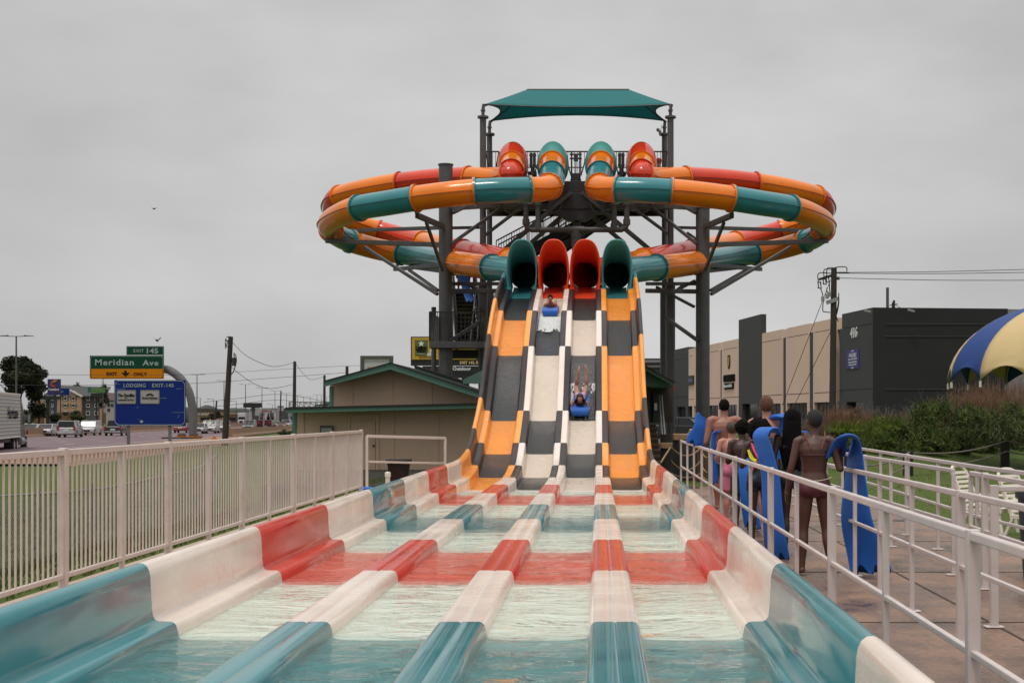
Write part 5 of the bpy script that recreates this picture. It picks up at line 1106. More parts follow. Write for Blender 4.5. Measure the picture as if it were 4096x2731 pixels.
for a_, b_ in ((p0, p1), (p1, p2)): mb.bar(a_ - V(0, 1.8, 0), b_ - V(0, 1.8, 0), .8, .5)
mb.build('gable_trim', winf, ho); mb = MB(); p = at(284, 1570, dH); mb.cyl(p - V(0, 1.7, 0), p - V(0, 1.45, 0), .5, n=14); mb.build('gable_vent', winf, ho)
for ys in ((1585, 1602), (1614, 1629), (1644, 1661)):
    for x0, x1, off in ((261, 275, 1.6), (293, 307, 1.6), (345, 360, .1), (378, 393, .1), (171, 184, .1), (207, 214, .1)):
        wf = hb('window', winf, x0, x1, ys[0], ys[1], off + .1, .2); hb('pane', glass, x0 + 1.8, x1 - 1.8, ys[0] + 1.8, ys[1] - 3, off + .16, .1, wf)
        if off > 1:
            for a_, b_ in ((x0 - 4.5, x0 - .5), (x1 + .5, x1 + 4.5)): hb('shutter', black, a_, b_, ys[0] + .5, ys[1] - 2, off + .12, .2, wf)
# ---- motel signs
purple = pm('purple_sign', (.020, .014, .10), .45, .1); cw = lambda n, c_: pm(n, c_, .5, .05)
dC = 240.0; cs = thing('motel_sign', 'dark purple motel sign with an orange swirl on a blue post', 'sign', (at(218, 0, dC).x, K * dC, -2))
cp = panel('sign_panel', 193, 1516, 244, 1580, dC, purple, cs, 0, .5); sign_text('Comfort', 218, 1557, 9, 43, dC, letter_white, cp, .55, bold=.02); sign_text('SUITES', 218, 1567, 5, 32, dC, cw('mauve_letters', (.16, .03, .12)), cp, .55)
def swirl(pts0, m): MB().prism([at(x, y, dC) - V(0, .52, 0) for x, y in pts0], V(0, -.1, 0)).build('emblem', m, cp)
swirl([(211, 1528), (217, 1521), (226, 1519), (233, 1521), (228, 1527), (219, 1529), (213, 1530)], cw('amber_emblem', (.45, .17, .01))); swirl([(206, 1529), (211, 1525), (213, 1531), (213, 1538), (217, 1542), (225, 1542), (222, 1549), (212, 1547), (206, 1541)], cw('red_emblem', (.40, .045, .015)))
MB().box(at(215, 0, dC).x, at(222, 0, dC).x, K * dC, K * dC + .4, -2.5, at(0, 1580, dC).z).build('post', pm('blue_post', (.02, .025, .11), .5, .1), cs)
dD = 255.0; ds = thing('motel_sign', 'blue motel sign partly hidden behind the purple one', 'sign', (at(258, 0, dD).x, K * dD, -2)); dp = panel('sign_panel', 226, 1553, 278, 1580, dD, sblue, ds, 0, .4); sign_text('NT', 251, 1567, 7, 12, dD, ledge, dp, .5, bold=.01)
MB().box(at(240, 0, dD).x, at(243, 0, dD).x, K * dD, K * dD + .3, -2.5, at(0, 1581, dD).z).build('post', steel2, ds)
dX = 250.0; es = thing('motel_sign', 'green motel sign above a black box on a thin black post', 'sign', (at(387, 0, dX).x, K * dX, -2)); ep = panel('sign_panel', 365, 1551, 421, 1571, dX, pm('leaf_green_sign', (.07, .17, .045), .5, .1), es, 0, .4); panel('logo_panel', 353, 1549, 365, 1571, dX, pm('blue_green_logo', (.012, .06, .12), .5, .4, .5, dirt=(.06, .25, .1), damt=.8, dscale=.6), es, 0, .4)
sign_text('STAY AMERICA', 391, 1560, 5, 44, dX, cw('pale_green', (.2, .32, .15)), ep, .5); sign_text('HOTELS', 383, 1567, 3, 20, dX, cw('pale_green', (.2, .32, .15)), ep, .5)
panel('reader_board', 366, 1573, 406, 1587, dX, black, es, 0, .6); MB().box(at(383, 0, dX).x, at(388, 0, dX).x, K * dX + .1, K * dX + .5, -2.5, at(0, 1572, dX).z).build('post', black, es)
dK = 200.0; ks = thing('billboard', 'black monopole billboard seen edge on beside the dark tree', 'billboard', (at(191, 0, dK).x, K * dK, -2)); panel('board', 140, 1584, 242, 1597, dK, black, ks, 0, .8); MB().cyl((at(191, 0, dK).x, K * dK, -2.5), (at(191, 0, dK).x, K * dK, at(0, 1590, dK).z), .38, n=12).build('post', black, ks)
# ---- far buildings
def far(name, label, cat, d, parts, z0=None):
    root = thing(name, label, cat, (at(parts[0][1], 0, d).x, K * d, rzf(d)))
    for nm, x0, x1, y0, y1, m, dep in parts:
        p, q = at(x0, y0, d), at(x1, y1, d); MB().box(p.x, q.x, K * d - (.3 if nm != 'wall' else 0), K * d + dep, q.z if nm != 'wall' else min(q.z, rzf(d) - .5), p.z).build(nm, m, root)
    return root
palew = pm('pale_wall', (.30, .30, .29), .8, .1, .1); orw = pm('orange_tan_wall', (.30, .17, .09), .8, .1, .1); dkr = pm('dark_roofing', (.05, .05, .05), .9, .2)
far('store_building', 'low orange tan store with a white band right of the arched post', 'building', 330, [('wall', 790, 845, 1645, 1685, orw, 20), ('roof', 786, 848, 1636, 1645, dkr, 22), ('sign_band', 792, 842, 1652, 1660, palew, 1), ('window', 800, 835, 1668, 1680, glass, 1)])
hs_ = far('house', 'house with a dark hipped roof above the orange tan store', 'building', 420, [('wall', 788, 836, 1633, 1680, orw, 14), ('window', 795, 805, 1637, 1643, glass, 1), ('window', 818, 828, 1637, 1643, glass, 1)])
mb = MB(); A_ = [at(x, 1634, 420) + V(0, dy, 0) for x, dy in ((784, -1), (841, -1), (841, 15), (784, 15))]; T_ = [at(x, 1619, 420) + V(0, 7, 0) for x in (803, 818)]; mb.add(A_ + T_, [(0, 1, 5, 4), (1, 2, 5), (2, 3, 4, 5), (3, 0, 4)]); mb.build('roof', dkr, hs_)
far('store_building', 'long brown store front behind the wooden utility pole', 'building', 360, [('wall', 880, 958, 1658, 1690, pm('brown_store', (.17, .09, .075), .8, .1), 20), ('roof', 878, 960, 1650, 1658, pm('tan_roof', (.25, .18, .13), .8, .1), 22), ('window', 890, 950, 1668, 1680, glass, 1)])
far('store_building', 'grey box store with stepped parapet under the black billboard', 'building', 300, [('wall', 997, 1046, 1634, 1690, palew, 25), ('parapet', 1003, 1022, 1628, 1634, palew, 6), ('sign_band', 1002, 1020, 1636, 1641, dkr, 1), ('door', 1014, 1034, 1662, 1680, dkr, 1), ('wall', 985, 997, 1650, 1690, palew, 20)])
far('store_building', 'dark low building right of the grey box store', 'building', 400, [('wall', 1050, 1110, 1632, 1690, dkr, 20), ('sign_band', 1056, 1100, 1636, 1642, palew, 1), ('window', 1062, 1100, 1650, 1665, glass, 1)])
kb = thing('billboard', 'black distant billboard standing over the grey box store', 'billboard', (at(1010, 0, 290).x, K * 290, -2)); panel('board', 976, 1611, 1048, 1630, 290, black, kb, 0, 1.0); MB().cyl((at(1012, 0, 290).x, K * 290 + .5, -3), (at(1012, 0, 290).x, K * 290 + .5, at(0, 1625, 290).z), .5, n=10).build('post', steel, kb)
wb = thing('shop_sign', 'small pale shop sign right of the dark low building', 'sign', (at(1122, 0, 350).x, K * 350, -2)); wp = panel('sign_panel', 1111, 1624, 1135, 1643, 350, palew, wb, 0, .6); panel('frame', 1110, 1623, 1136, 1625, 350, steel, wb, .05, .7); MB().cyl((at(1123, 0, 350).x, K * 350 + .4, -3), (at(1123, 0, 350).x, K * 350 + .4, at(0, 1640, 350).z), .3, n=8).build('post', steel, wb)
far('store_building', 'pale grey motel block between the green sign and the blue sign', 'building', 330, [('wall', 424, 470, 1604, 1700, palew, 20), ('roof', 422, 472, 1600, 1604, dkr, 21), ('window', 430, 440, 1615, 1624, glass, .5), ('window', 444, 454, 1615, 1624, glass, .5), ('window', 430, 440, 1634, 1643, glass, .5)])
hz = pm('far_hazy_trees', (.055, .06, .05), .95, .3, .05); mb = MB(); rr = random.Random(8)
for _ in range(420):
    d = rr.uniform(520, 800); px = rr.uniform(-300, 1500); x = at(px, 0, d).x; mb.ball((x, K * d, rzf(d) + 2.5), (rr.uniform(5, 12), 6, rr.uniform(2.5, 6.5)), nu=7, nv=5)
tag(mb.build('treeline', hz), 'hazy far line of trees along the horizon beyond the highway', 'trees', kind='stuff')
# ---- trees
leaf_dk = two_tone('dark_leaves', (.006, .010, .003), (.028, .036, .008), .35, .45, .62, .7, 0, spec=.2); leaf_md = two_tone('green_leaves', (.022, .036, .008), (.055, .070, .014), .8, .42, .65, .7, 0, spec=.2); bark = pm('bark', (.05, .04, .03), .95, .3, 4)
def crown_mesh(mb, blobs, n, s, rr, aspect=.5):
    tot = sum(b[1][0] * b[1][1] * b[1][2] for b in blobs)
    for c_, r in blobs:
        c_ = Vector(c_)
        for _ in range(int(n * r[0] * r[1] * r[2] / tot) + 5):
            u = V(rr.gauss(0, 1), rr.gauss(0, 1), rr.gauss(0, 1)).normalized() * (rr.random() ** .45); p = c_ + V(u.x * r[0], u.y * r[1], u.z * r[2])
            if noise.noise(p * (1.1 / max(.25, min(r)))) < -.22: continue
            a = V(rr.gauss(0, 1), rr.gauss(0, 1), rr.gauss(0, 1)).normalized(); b = a.orthogonal().normalized(); k = s * rr.uniform(.5, 1.3)
            mb.add([p - a * k, p + b * k * aspect, p + a * k, p - b * k * aspect], [(0, 1, 2, 3)])
def tree(label, px, ytop, ybot, d, rad, seed, leaf, n=5000, ls=.22, group=None, cat='tree', name='leafy_tree'):
    rr = random.Random(seed); x = at(px, 0, d).x; zt2 = at(0, ytop, d).z; zb2 = at(0, ybot, d).z; base = rzf(d) - .3; root = thing(name, label, cat, (x, K * d, base), group=group)
    H = zt2 - zb2; mb = MB(); mb.tube([V(x, K * d, base), V(x + .1, K * d, base + (zt2 - base) * .4), V(x, K * d, zt2 - H * .2)], [rad * .09, rad * .06, rad * .02], 8)
    for k in range(6):
        a = rr.random() * 6.28; z0 = zb2 + H * rr.uniform(.1, .5); mb.tube([V(x, K * d, z0), V(x + math.cos(a) * rad * .4, K * d + math.sin(a) * rad * .4, z0 + H * .2), V(x + math.cos(a) * rad * .75, K * d + math.sin(a) * rad * .75, z0 + H * .35)], [rad * .04, rad * .025, rad * .01], 5)
    mb.build('trunk', bark, root)
    blobs = []
    for k in range(15):
        t = rr.random(); z = zb2 + H * (.16 + .74 * t); wv = math.sin(PI * (.12 + .76 * t)) ** .7 * rad; a = rr.random() * 6.28; q = rr.random() ** .5 * .7
        blobs.append((V(x + math.cos(a) * wv * q, K * d + math.sin(a) * wv * q, z), (wv * rr.uniform(.35, .55), wv * rr.uniform(.35, .55), H * rr.uniform(.10, .17))))
    mb = MB(); crown_mesh(mb, blobs, n, ls, rr); mb.build('crown', leaf, root); return root
tree('big dark spreading tree behind the light mast at the left edge', 78, 1408, 1650, 150, 4.4, 3, leaf_dk, 22000, .24)
tree('dark lower tree beside the lorry under the big tree', 155, 1500, 1700, 155, 2.3, 13, leaf_dk, 4000, .2)
tree('sparse tree behind the green motel sign', 410, 1530, 1640, 300, 3.0, 5, leaf_dk, 1500, .3); tree('small dark tree poking above the hotel roof', 308, 1527, 1600, 420, 3.0, 6, leaf_dk, 900, .4)
tree('dark shrub in front of the purple motel sign post', 215, 1652, 1692, 190, 1.7, 7, leaf_dk, 1500, .18, name='shrub', cat='shrub'); tree('green shrub in front of the hotel gable', 310, 1640, 1690, 185, 1.9, 8, leaf_md, 1800, .18, name='shrub', cat='shrub')
tree('green shrub between the lorry cab and the hotel', 122, 1620, 1700, 170, 1.6, 9, leaf_md, 1200, .18, name='shrub', cat='shrub')
tree('dark trees left of the leaning utility pole', 862, 1645, 1684, 250, 2.2, 10, leaf_dk, 1500, .22); tree('dark tree right of the grey box store', 1060, 1640, 1685, 300, 2.0, 11, leaf_dk, 1000, .25)
tree('low green bush at the near barrier end beside the second pole', 1145, 1718, 1750, 95, 1.3, 12, leaf_md, 1500, .10, name='shrub', cat='shrub')
# ---- bird
p = at(629, 1362, 60); mb = MB(); bd = thing('bird', 'dark bird flying with raised wings above the exit sign', 'bird', p); mb.ball(p, (.07, .2, .07)); mb.ball(p + V(0, -.2, .03), .05); mb.build('body', black, bd)
for s in (-1, 1): MB().prism([p + V(s * .04, -.06, .03), p + V(s * .18, -.08, .14), p + V(s * .28, -.02, .22), p + V(s * .2, .06, .13), p + V(s * .04, .08, .02)], V(0, 0, .012)).build('wing', black, bd)
p = at(616, 835, 60); b2 = thing('bird', 'tiny dark bird high in the sky left of the tube loop', 'bird', p); MB().ball(p, (.08, .12, .05)).build('body', black, b2)
for s in (-1, 1): MB().prism([p + V(s * .03, -.05, .0), p + V(s * .22, 0, .06), p + V(s * .03, .06, 0)], V(0, 0, .01)).build('wing', black, b2)
# ================================================================ warehouse on the right
dAf = lambda px: 118620.0 / (px - 1519)
def A(px, z): d = dAf(px); return V(18.2 - .238 * (d - 59.7), K * d, z)
eA = (A(2700, 0) - A(3506, 0)).normalized(); nA = V(-eA.y, eA.x, 0); nA = nA if nA.x < 0 else -nA
wtan = pm('warehouse_tan_panel', (.64, .465, .36), .85, .05, .2); wdk = pm('warehouse_charcoal', (.045, .045, .047), .85, .08, .3); wbk = pm('warehouse_black', (.014, .014, .015), .85, .1, .3); wgr = pm('warehouse_grey', (.22, .20, .21), .85, .1, .2); wlight = pm('white_trim', (.52, .50, .52), .7, .05)
wh = thing('warehouse', 'long tan and charcoal panelled warehouse with tall grey tower slabs on the right', 'building', A(3100, 0))
def wp_(name, m, x0, x1, z0, z1, out=.0, dep=.5, par=wh):
    q = [A(x0, z0), A(x1, z0), A(x1, z1), A(x0, z1)]; return MB().prism([p + nA * out for p in q], -nA * dep).build(name, m, par)
wp_('wall', wdk, 2640, 3372, 0, 7.6, -.35, .3)
for x0, x1 in ((2757, 2779), (2779, 2836), (2837, 2882), (2893, 2957), (3045, 3133), (3150, 3239), (3259, 3350)):
    if x0 == 2779: continue
    pnl = wp_('wall_panel', wtan, x0, x1, 2.55, 8.5, .05, .4)
    wp_('groove', wbk, x0, x1, 3.22, 3.27, .055, .01, pnl); wp_('groove', wbk, x0 + 3, x1 - 6, 7.72, 7.76, .055, .01, pnl)
    wp_('edge_trim', wlight, x0 - .6, x0 + 1.5, 2.55, 8.5, .056, .03, pnl)
    wn = wp_('window', glass, x0 + 4, x1 - 8, .05, 2.5, -.2, .05)
    for t in (.2, .4, .6, .8): xx = x0 + 4 + (x1 - x0 - 12) * t; wp_('mullion', steel, xx - .8, xx + .8, .05, 2.5, -.17, .05, wn)
    wp_('pilaster', wtan, x1 - 8, x1 - 1, 0, 2.55, .05, .4)
wp_('wall_panel', wtan, 2779, 2836, 2.55, 8.5, .05, .4)
for x0, x1 in ((2882, 2893), (3133, 3150), (3239, 3259)): wp_('slot', wdk, x0 + 2, x1 - 4, 0, 7.8, .02, .2)
for x0, x1 in ((2882, 2893), (3133, 3150), (3239, 3259)): wp_('wall_panel', wtan, x0 + .5, x0 + 2, 0, 7.75, .05, .3); wp_('wall_panel', wtan, x1 - 4, x1 - .5, 0, 7.75, .05, .3)
tw_ = wp_('tower_slab', wdk, 2960, 3050, 2.6, 10.15, .12, .45); wp_('pier', wdk, 2960, 2974, 0, 2.6, .12, 1.3); wp_('pier', wdk, 3036, 3050, 0, 2.6, .12, 1.3); wp_('window', glass, 2974, 3036, .05, 2.6, -.25, .05)
tw2 = wp_('tower_slab', wdk, 2703, 2756, 2.5, 8.75, .1, 1.0); wp_('pier', wdk, 2703, 2713, 0, 2.5, .1, 1); wp_('pier', wdk, 2746, 2756, 0, 2.5, .1, 1); wp_('groove', wbk, 2703, 2756, 3.5, 3.56, .11, .01, tw2); wp_('groove', wbk, 2703, 2750, 7.6, 7.65, .11, .01, tw2); wg = wp_('window', glass, 2713, 2746, .05, 2.5, -.25, .05)
for xx in (2720, 2727, 2734, 2740): wp_('mullion', steel, xx - .6, xx + .6, .05, 2.5, -.22, .05, wg)
# dark corner block
cb0 = A(3369, 0); C0 = A(3506, 0); XB = at(4031, 0, 60.0).x
blk = wp_('corner_wall', wdk, 3382, 3506, 2.5, 8.62, .25, .4); wp_('corner_wall', wdk, 3369, 3384, 2.5, 7.6, .2, .4); wp_('pier', wdk, 3369, 3400, 0, 2.5, .25, .4); wp_('pier', wdk, 3470, 3506, 0, 2.5, .25, .4); wp_('window', glass, 3400, 3470, 0, 2.5, -.1, .05)
wp_('groove', wbk, 3392, 3506, 7.55, 7.62, .256, .01, blk); wp_('groove', wbk, 3369, 3506, 3.3, 3.37, .256, .01, blk)
n2 = C0 + nA * .25
mb = MB(); mb.prism([V(n2.x, n2.y - .02, -.2), V(XB, K * 60, -.2), V(XB, K * 60, 8.58), V(n2.x, n2.y - .02, 8.62)], V(0, .4, 0)); bw = mb.build('side_wall', wbk, wh)
mb = MB()
for z in (7.55, 6.75, 3.3): mb.bar(V(n2.x + .8, n2.y - .03, z), V(XB - .1, K * 60 - .03, z), .02, .05)
mb.build('groove', wdk, bw)
MB().prism([V(XB, K * 60 + .05, -.2), V(40, K * 60.4, -.2), V(40, K * 60.4, 8.4), V(XB, K * 60 + .05, 8.55)], V(0, .4, 0)).build('side_wall', wgr, wh)
MB().prism([A(2640, 7.55), A(3506, 7.55), V(40, K * 60.4, 7.55), V(40, K * 110, 7.55)], V(0, 0, .1)).build('roof', wbk, wh)
MB().prism([at(x, y, 104) for x, y in ((2480, 1433), (2710, 1433), (2710, 1700), (2480, 1700))], V(0, 6, 0)).build('rear_block', wdk, wh)
for y in (1450, 1468): p, q = at(2480, y, 103), at(2668, y, 103); MB().cyl(p, q, .28, n=10).build('roof_pipe', steel, wh)
p = at(3550, 1150, 62); MB().cyl(V(p.x, p.y, 8.4), p, .10, n=8).build('roof_mast', steel, wh)
p = at(3570, 1210, 62); mb = MB(); mb.cyl(V(p.x, p.y, 8.4), p, .05, n=6); mb.bar(p + V(-.2, 0, -.2), p + V(.35, 0, -.1), .06, .06); mb.cyl(p + V(.1, 0, -.5), p + V(.1, 0, .15), .08, n=6); mb.bar(p + V(.1, 0, -.1), p + V(1.2, 0, -.75), .03, .03); mb.build('antenna', steel2, wh)
for px, py in ((3470, 1243), (3645, 1241)): p = at(px, py, 59.3); mb = MB(); mb.bar(p + V(-.22, 0, .05), p + V(.2, -.15, -.08), .14, .14); mb.build('security_camera', galv, wh)
num = put_text('lettering', '416', .95, A(3431, 0) + nA * .27 + V(0, 0, 1.6 + 330 / FP * dAf(3431)), letter_white, wh, right=-eA, width=1.35, thick=.06, bold=.02)
ban = wp_('banner', pm('violet_banner', (.030, .022, .175), .55, .1, 2), 3401, 3452, 1.6 + 186 / FP * dAf(3426), 1.6 + 262 / FP * dAf(3426), .29, .02)
def bl(s, py, h, wdt): put_text('lettering', s, h, A(3427, 0) + nA * .30 + V(0, 0, 1.6 + (1660 - py) / FP * dAf(3427)), letter_white, ban, right=-eA, width=wdt, thick=.01)
bl('AVAILABLE', 1420, .42, 1.5); bl('Jack Pratt, CCIM SIOR 405.413.0891', 1437, .16, 1.7); bl('Nick Bundy, SIOR 405.283.9253', 1449, .16, 1.6); bl('Bob Pennington 405.272.3255', 1459, .16, 1.5); bl('SUMMIT', 1404, .14, .5); bl('SUMMIT', 1471, .14, .6)
def wl(s, px, py, h, wdt, m, off=.12, **kw): put_text('lettering', s, h, A(px, 0) + nA * off + V(0, 0, 1.6 + (1660 - py) / FP * dAf(px)), m, wh, right=-eA, width=wdt, thick=.08, **kw)
wl("COPSPRODUCTS", 2921, 1512, .8, 4.1, letter_black, bold=.05)
pl = MB(); q = [A(x, 1.6 + (1660 - y) / FP * dAf(2919)) + nA * .15 for x, y in ((2901, 1532), (2939, 1532), (2939, 1556), (2901, 1556))]; pl.prism(q, -nA * .08); pl.build('sign_plate', letter_black, wh, bevel=.1); wl('Open to the Public', 2919, 1545, .4, 2.9, letter_white, .17)
zz = lambda y: 1.6 + (1660 - y) / FP * dAf(2920)
for sc_, m_, of_ in ((1.0, letter_black, .12), (.8, pm('gold_badge', (.30, .21, .06), .5, .2), .16)):
    q = [A(2919 + dx * sc_, zz(1447 + dy * sc_)) + nA * of_ for dx, dy in ((-4.5, -25), (0, -28), (4.5, -25), (5.5, 0), (4, 18), (0, 29), (-4, 18), (-5.5, 0))]; MB().prism(q, -nA * .08).build('badge', m_, wh)
sg = wp_('shop_sign', wdk, 2757, 2779, 1.6 + 122 / FP * 95, 1.6 + 158 / FP * 95, .2, .2); put_text('lettering', 'Crown', .7, A(2768, 0) + nA * .22 + V(0, 0, 1.6 + 141 / FP * 95), pm('lilac_letters', (.2, .2, .42), .5, .05), sg, right=-eA, width=1.5, thick=.03)
MB().cyl(A(3362, 0) + nA * .5, A(3362, 7.8) + nA * .5, .16, n=10).build('conduit', wlight, wh)
asp = tag(MB().prism([V(3.5, K * 31, -.02), V(34, K * 47, .0), V(34, K * 70, .0), V(4, K * 125, -.0), V(-4, K * 125, -.0)], V(0, 0, -.02)).build('pavement', pm('dark_yard_asphalt', (.07, .06, .06), .9, .2, .5)), kind='structure')
# yellow bollard and a dark parked car by the warehouse
yb_ = pm('yellow_bollard_paint', (.42, .24, .02), .5, .1); p = at(2766, 1755, 48); bo = thing('bollard', 'yellow banded bollard standing by the warehouse windows', 'bollard', (p.x, p.y, 0)); zt3 = at(0, 1719, 48).z; MB().cyl((p.x, p.y, -.1), (p.x, p.y, zt3), .13, n=12).ball((p.x, p.y, zt3), (.13, .13, .06)).build('post', yb_, bo)
MB().cyl((p.x, p.y, zt3 - .2), (p.x, p.y, zt3 - .12), .135, n=12).build('band', black, bo)
c_ = car('sedan', 'black', 'black car parked by the warehouse behind the rope fence', 0, 200, 1); p = at(2722, 1700, 62); c_.location = (p.x, p.y, 0); c_.rotation_euler = (0, 0, .9); del c_['group']
# ---------------------------------------------------------------- utility pole with hardware and wires
def ex2(root, p, d):
    u = d / FP
    for x, z in ((-58, -68), (-38, -52), (-26, -44)):
        mb = MB(); c0 = p + V(x * u, 0, z * u)
        for dx in (-5, 5): mb.cyl(c0 + V((dx - 2) * u, 0, 14 * u), c0 + V((dx + 2) * u, 0, -12 * u), 2.2 * u, n=6)
        for dz in (12, -11): mb.bar(c0 + V(-8 * u, 0, dz * u), c0 + V(8 * u, 0, (dz - 3) * u), .05, .05)
        mb.build('fuse_cutout', steel2, root)
    MB().bar(p + V(-60 * u, 0, -46 * u), p + V(4 * u, 0, -26 * u), .12, .14).build('crossarm', wood_pole, root)
    for x, z in ((-47, -122), (-30, -112), (-20, -104)): MB().cyl(p + V(x * u, -.2, (z - 12) * u), p + V(x * u, -.2, (z + 6) * u), 7 * u, n=10).ball(p + V(x * u, -.2, (z + 6) * u), (7 * u, 7 * u, 4 * u)).build('insulator_can', galv, root)
    MB().bar(p + V(-32 * u, -.15, -140 * u), p + V(14 * u, -.15, -124 * u), .14, .22).build('crossarm', galv, root)
    mb = MB()
    for x0 in (14, 16): 
        for k in range(5): mb.cyl(p + V((x0 + 6 + 7 * k) * u, 0, (-19 + (x0 - 15)) * u), p + V((x0 + 9 + 7 * k) * u, 0, (-19 + (x0 - 15)) * u), 3.2 * u, n=6)
    mb.cyl(p + V(8 * u, 0, -19 * u), p + V(60 * u, 0, -19 * u), .05, n=5); mb.cyl(p + V(8 * u, 0, -41 * u), p + V(22 * u, 0, -41 * u), .1, n=6); mb.build('strain_insulator', steel2, root)
    mb = MB()
    for pts in (((50, -14), (48, 2), (20, 4), (-4, -1)), ((-4, 0), (-28, -3), (-30, -40)), ((-8, -6), (-40, -8), (-40, -48)), ((-12, -22), (-62, -22), (-64, -58)), ((-56, -80), (-48, -100), (-46, -116)), ((-44, -130), (-46, -170), (-36, -176), (-16, -178)), ((18, -100), (16, -140), (8, -190), (16, -215)), ((-30, -80), (-28, -104)), ((-20, -60), (-18, -98)), ((10, -120), (18, -118), (17, -150), (10, -185))):
        mb.tube(catmull([p + V(x * u, -.1, z * u) for x, z in pts], 5), .028, 4, caps=False)
    mb.build('jumper_wire', black, root)
rp_ = upole('tall wooden utility pole crowded with insulators in front of the warehouse', 3336, 1072, 3330, 1720, 52, .19, ex2)
for y0, y1, l in ((1090, 1075, 'uppermost wire running right from the crowded utility pole'), (1093, 1088, 'second wire running right from the crowded utility pole'), (1112, 1121, 'lowest wire running right from the crowded utility pole')):
    wire(l, [(3360, y0, 52), (3750, (y0 + y1) / 2 + 4, 52), (4200, y1, 52)], .018)
wire('steep guy wire from the pole top down to the left', [(3322, 1120, 52), (3130, 1620, 58)], .02, 'guy_wire'); wire('lower guy wire from the pole down to the left', [(3330, 1310, 52), (3180, 1615, 56)], .02, 'guy_wire')
# ---------------------------------------------------------------- dome parasol
ubl = pm('blue_parasol_fabric', (.010, .048, .21), .7, .06, 2, bump=.1, bscale=100); uyl = pm('straw_parasol_fabric', (.56, .42, .20), .7, .05, 2, bump=.1, bscale=100)
um = thing('dome_parasol', 'big blue and straw striped dome parasol with scalloped edge at the right', 'parasol', (14.55, K * 28, .5)); uc = V(14.55, K * 28, 2.62)
R0, HZ = 3.78, 2.45
for g in range(14):
    mb = MB(); rings = []
    for j in range(15):
        t = j / 14 * PI / 2; row = []
        for i in range(9):
            s = i / 8; ang_ = math.radians(182 + 25.714 * (g - 1) + 25.714 * s); r = R0 * math.cos(t) * (1 - .035 * math.sin(PI * s) * math.cos(t)); z = HZ * math.sin(t)
            if j == 0: z += .42 * math.sin(PI * s)
            elif j < 4: z += (.42 * math.sin(PI * s)) * max(0, (1 - j / 2.6)) * .6
            row.append(uc + V(r * math.cos(ang_), r * math.sin(ang_), z))
        rings.append(row)
    mb.loft(rings, 0, caps=False, closed=False); o = mb.build('fabric_gore', ubl if g % 2 == 1 else uyl, um, sharp=60); md = o.modifiers.new('s', 'SOLIDIFY'); md.thickness = .02
    a_ = math.radians(182 + 25.714 * (g - 1)); P_ = [uc + V((R0 - .03) * math.cos(t) * math.cos(a_), (R0 - .03) * math.cos(t) * math.sin(a_), HZ * math.sin(t) - .04) for t in [PI / 2 * j / 10 for j in range(11)]]
    MB().tube(P_, .03, 6).build('rib', galv, um); e_ = P_[0]; MB().cyl(e_ + V(0, 0, .02), e_ + V(0, 0, -.16), .04, n=6).build('tip', white_plastic, um)
MB().cyl((uc.x, uc.y, 0), (uc.x, uc.y, uc.z + HZ), .09, n=12).build('pole', white_plastic, um)
# ---------------------------------------------------------------- rope fence on the lawn
rope_m = pm('grey_rope', (.16, .14, .12), .9, .2, 8, bump=.5, bscale=60); dkpost = pm('dark_post_wood', (.014, .012, .010), .9, .3, 4, bump=.3)
rfc = thing('rope_fence', 'two strand rope fence on dark posts across the lawn', 'fence', (9, K * 25, 0))
rps = [at(3392, 1850, 22.4), at(3632, 1803, 24.2), at(4020, 1757, 28.0), at(4300, 1745, 29)]
for p in rps:
    z0 = gz(p.x, p.y); MB().cyl((p.x, p.y, z0 - .2), (p.x, p.y, max(p.z, z0 + .6)), .14, n=12).build('post', dkpost, rfc)
for a_, b_ in zip(rps[:-1], rps[1:]):
    for dz in (-.03, -.36): MB().tube([a_.lerp(b_, t / 14) + V(0, -.15, dz - .16 * 4 * (t / 14) * (1 - t / 14)) for t in range(15)], .022, 6, caps=False).build('rope', rope_m, rfc)
# rope and timber stuff at the foot of the stairs
tan_rope = pm('tan_rope', (.30, .19, .10), .9, .2, 10, bump=.6, bscale=80, stretch=(1, 1, 1)); wood_b = pm('brown_timber', (.12, .07, .04), .9, .3, 3, bump=.4, stretch=(5, 5, .6))
p = at(2663, 1736, 21.5); rb = thing('rope_wrapped_post', 'thick black post wrapped with tan rope beside the slide', 'post', (p.x, p.y, 0)); MB().cyl((p.x, p.y, -.1), (p.x, p.y, p.z), .13, n=16).build('post', dkpost, rb)
for k in range(5): z = at(0, 1772 + 4.5 * k, 21.5).z; MB().tube([V(p.x + .145 * math.cos(t * PI / 8), p.y + .145 * math.sin(t * PI / 8), z) for t in range(17)], .017, 6).build('rope_turn', tan_rope, rb)
p1 = at(2800, 1788, 22.5); rf2 = thing('rope_fence', 'tan ropes strung between brown timber posts beside the queue', 'fence', (p1.x, p1.y, 0))
tp_ = [at(2681, 1785, 21.5), at(2800, 1792, 22.5), at(2853, 1800, 20.8), at(2905, 1802, 19.5)]
for q in tp_[1:]: MB().cyl((q.x, q.y, -.1), (q.x, q.y, q.z), .085, n=12).build('post', wood_b, rf2)
for a_, b_ in zip(tp_[:-1], tp_[1:]):
    for dz, sg_ in ((0, .2), (-.32, .22), (-.62, .1)): MB().tube([a_.lerp(b_, t / 12) + V(0, -.09, dz - sg_ * 4 * (t / 12) * (1 - t / 12)) for t in range(13)], .018, 6, caps=False).build('rope', tan_rope, rf2)
MB().tube([at(2681, 1790, 21.4), at(2660, 1822, 20.6), at(2643, 1850, 20.0)], .02, 6).build('rope', tan_rope, rf2)
p = at(2760, 1760, 22.8); cr_ = thing('crate_stack', 'pale woven crate on dark drums behind the end of the queue railing', 'crate', (p.x, p.y, 0))
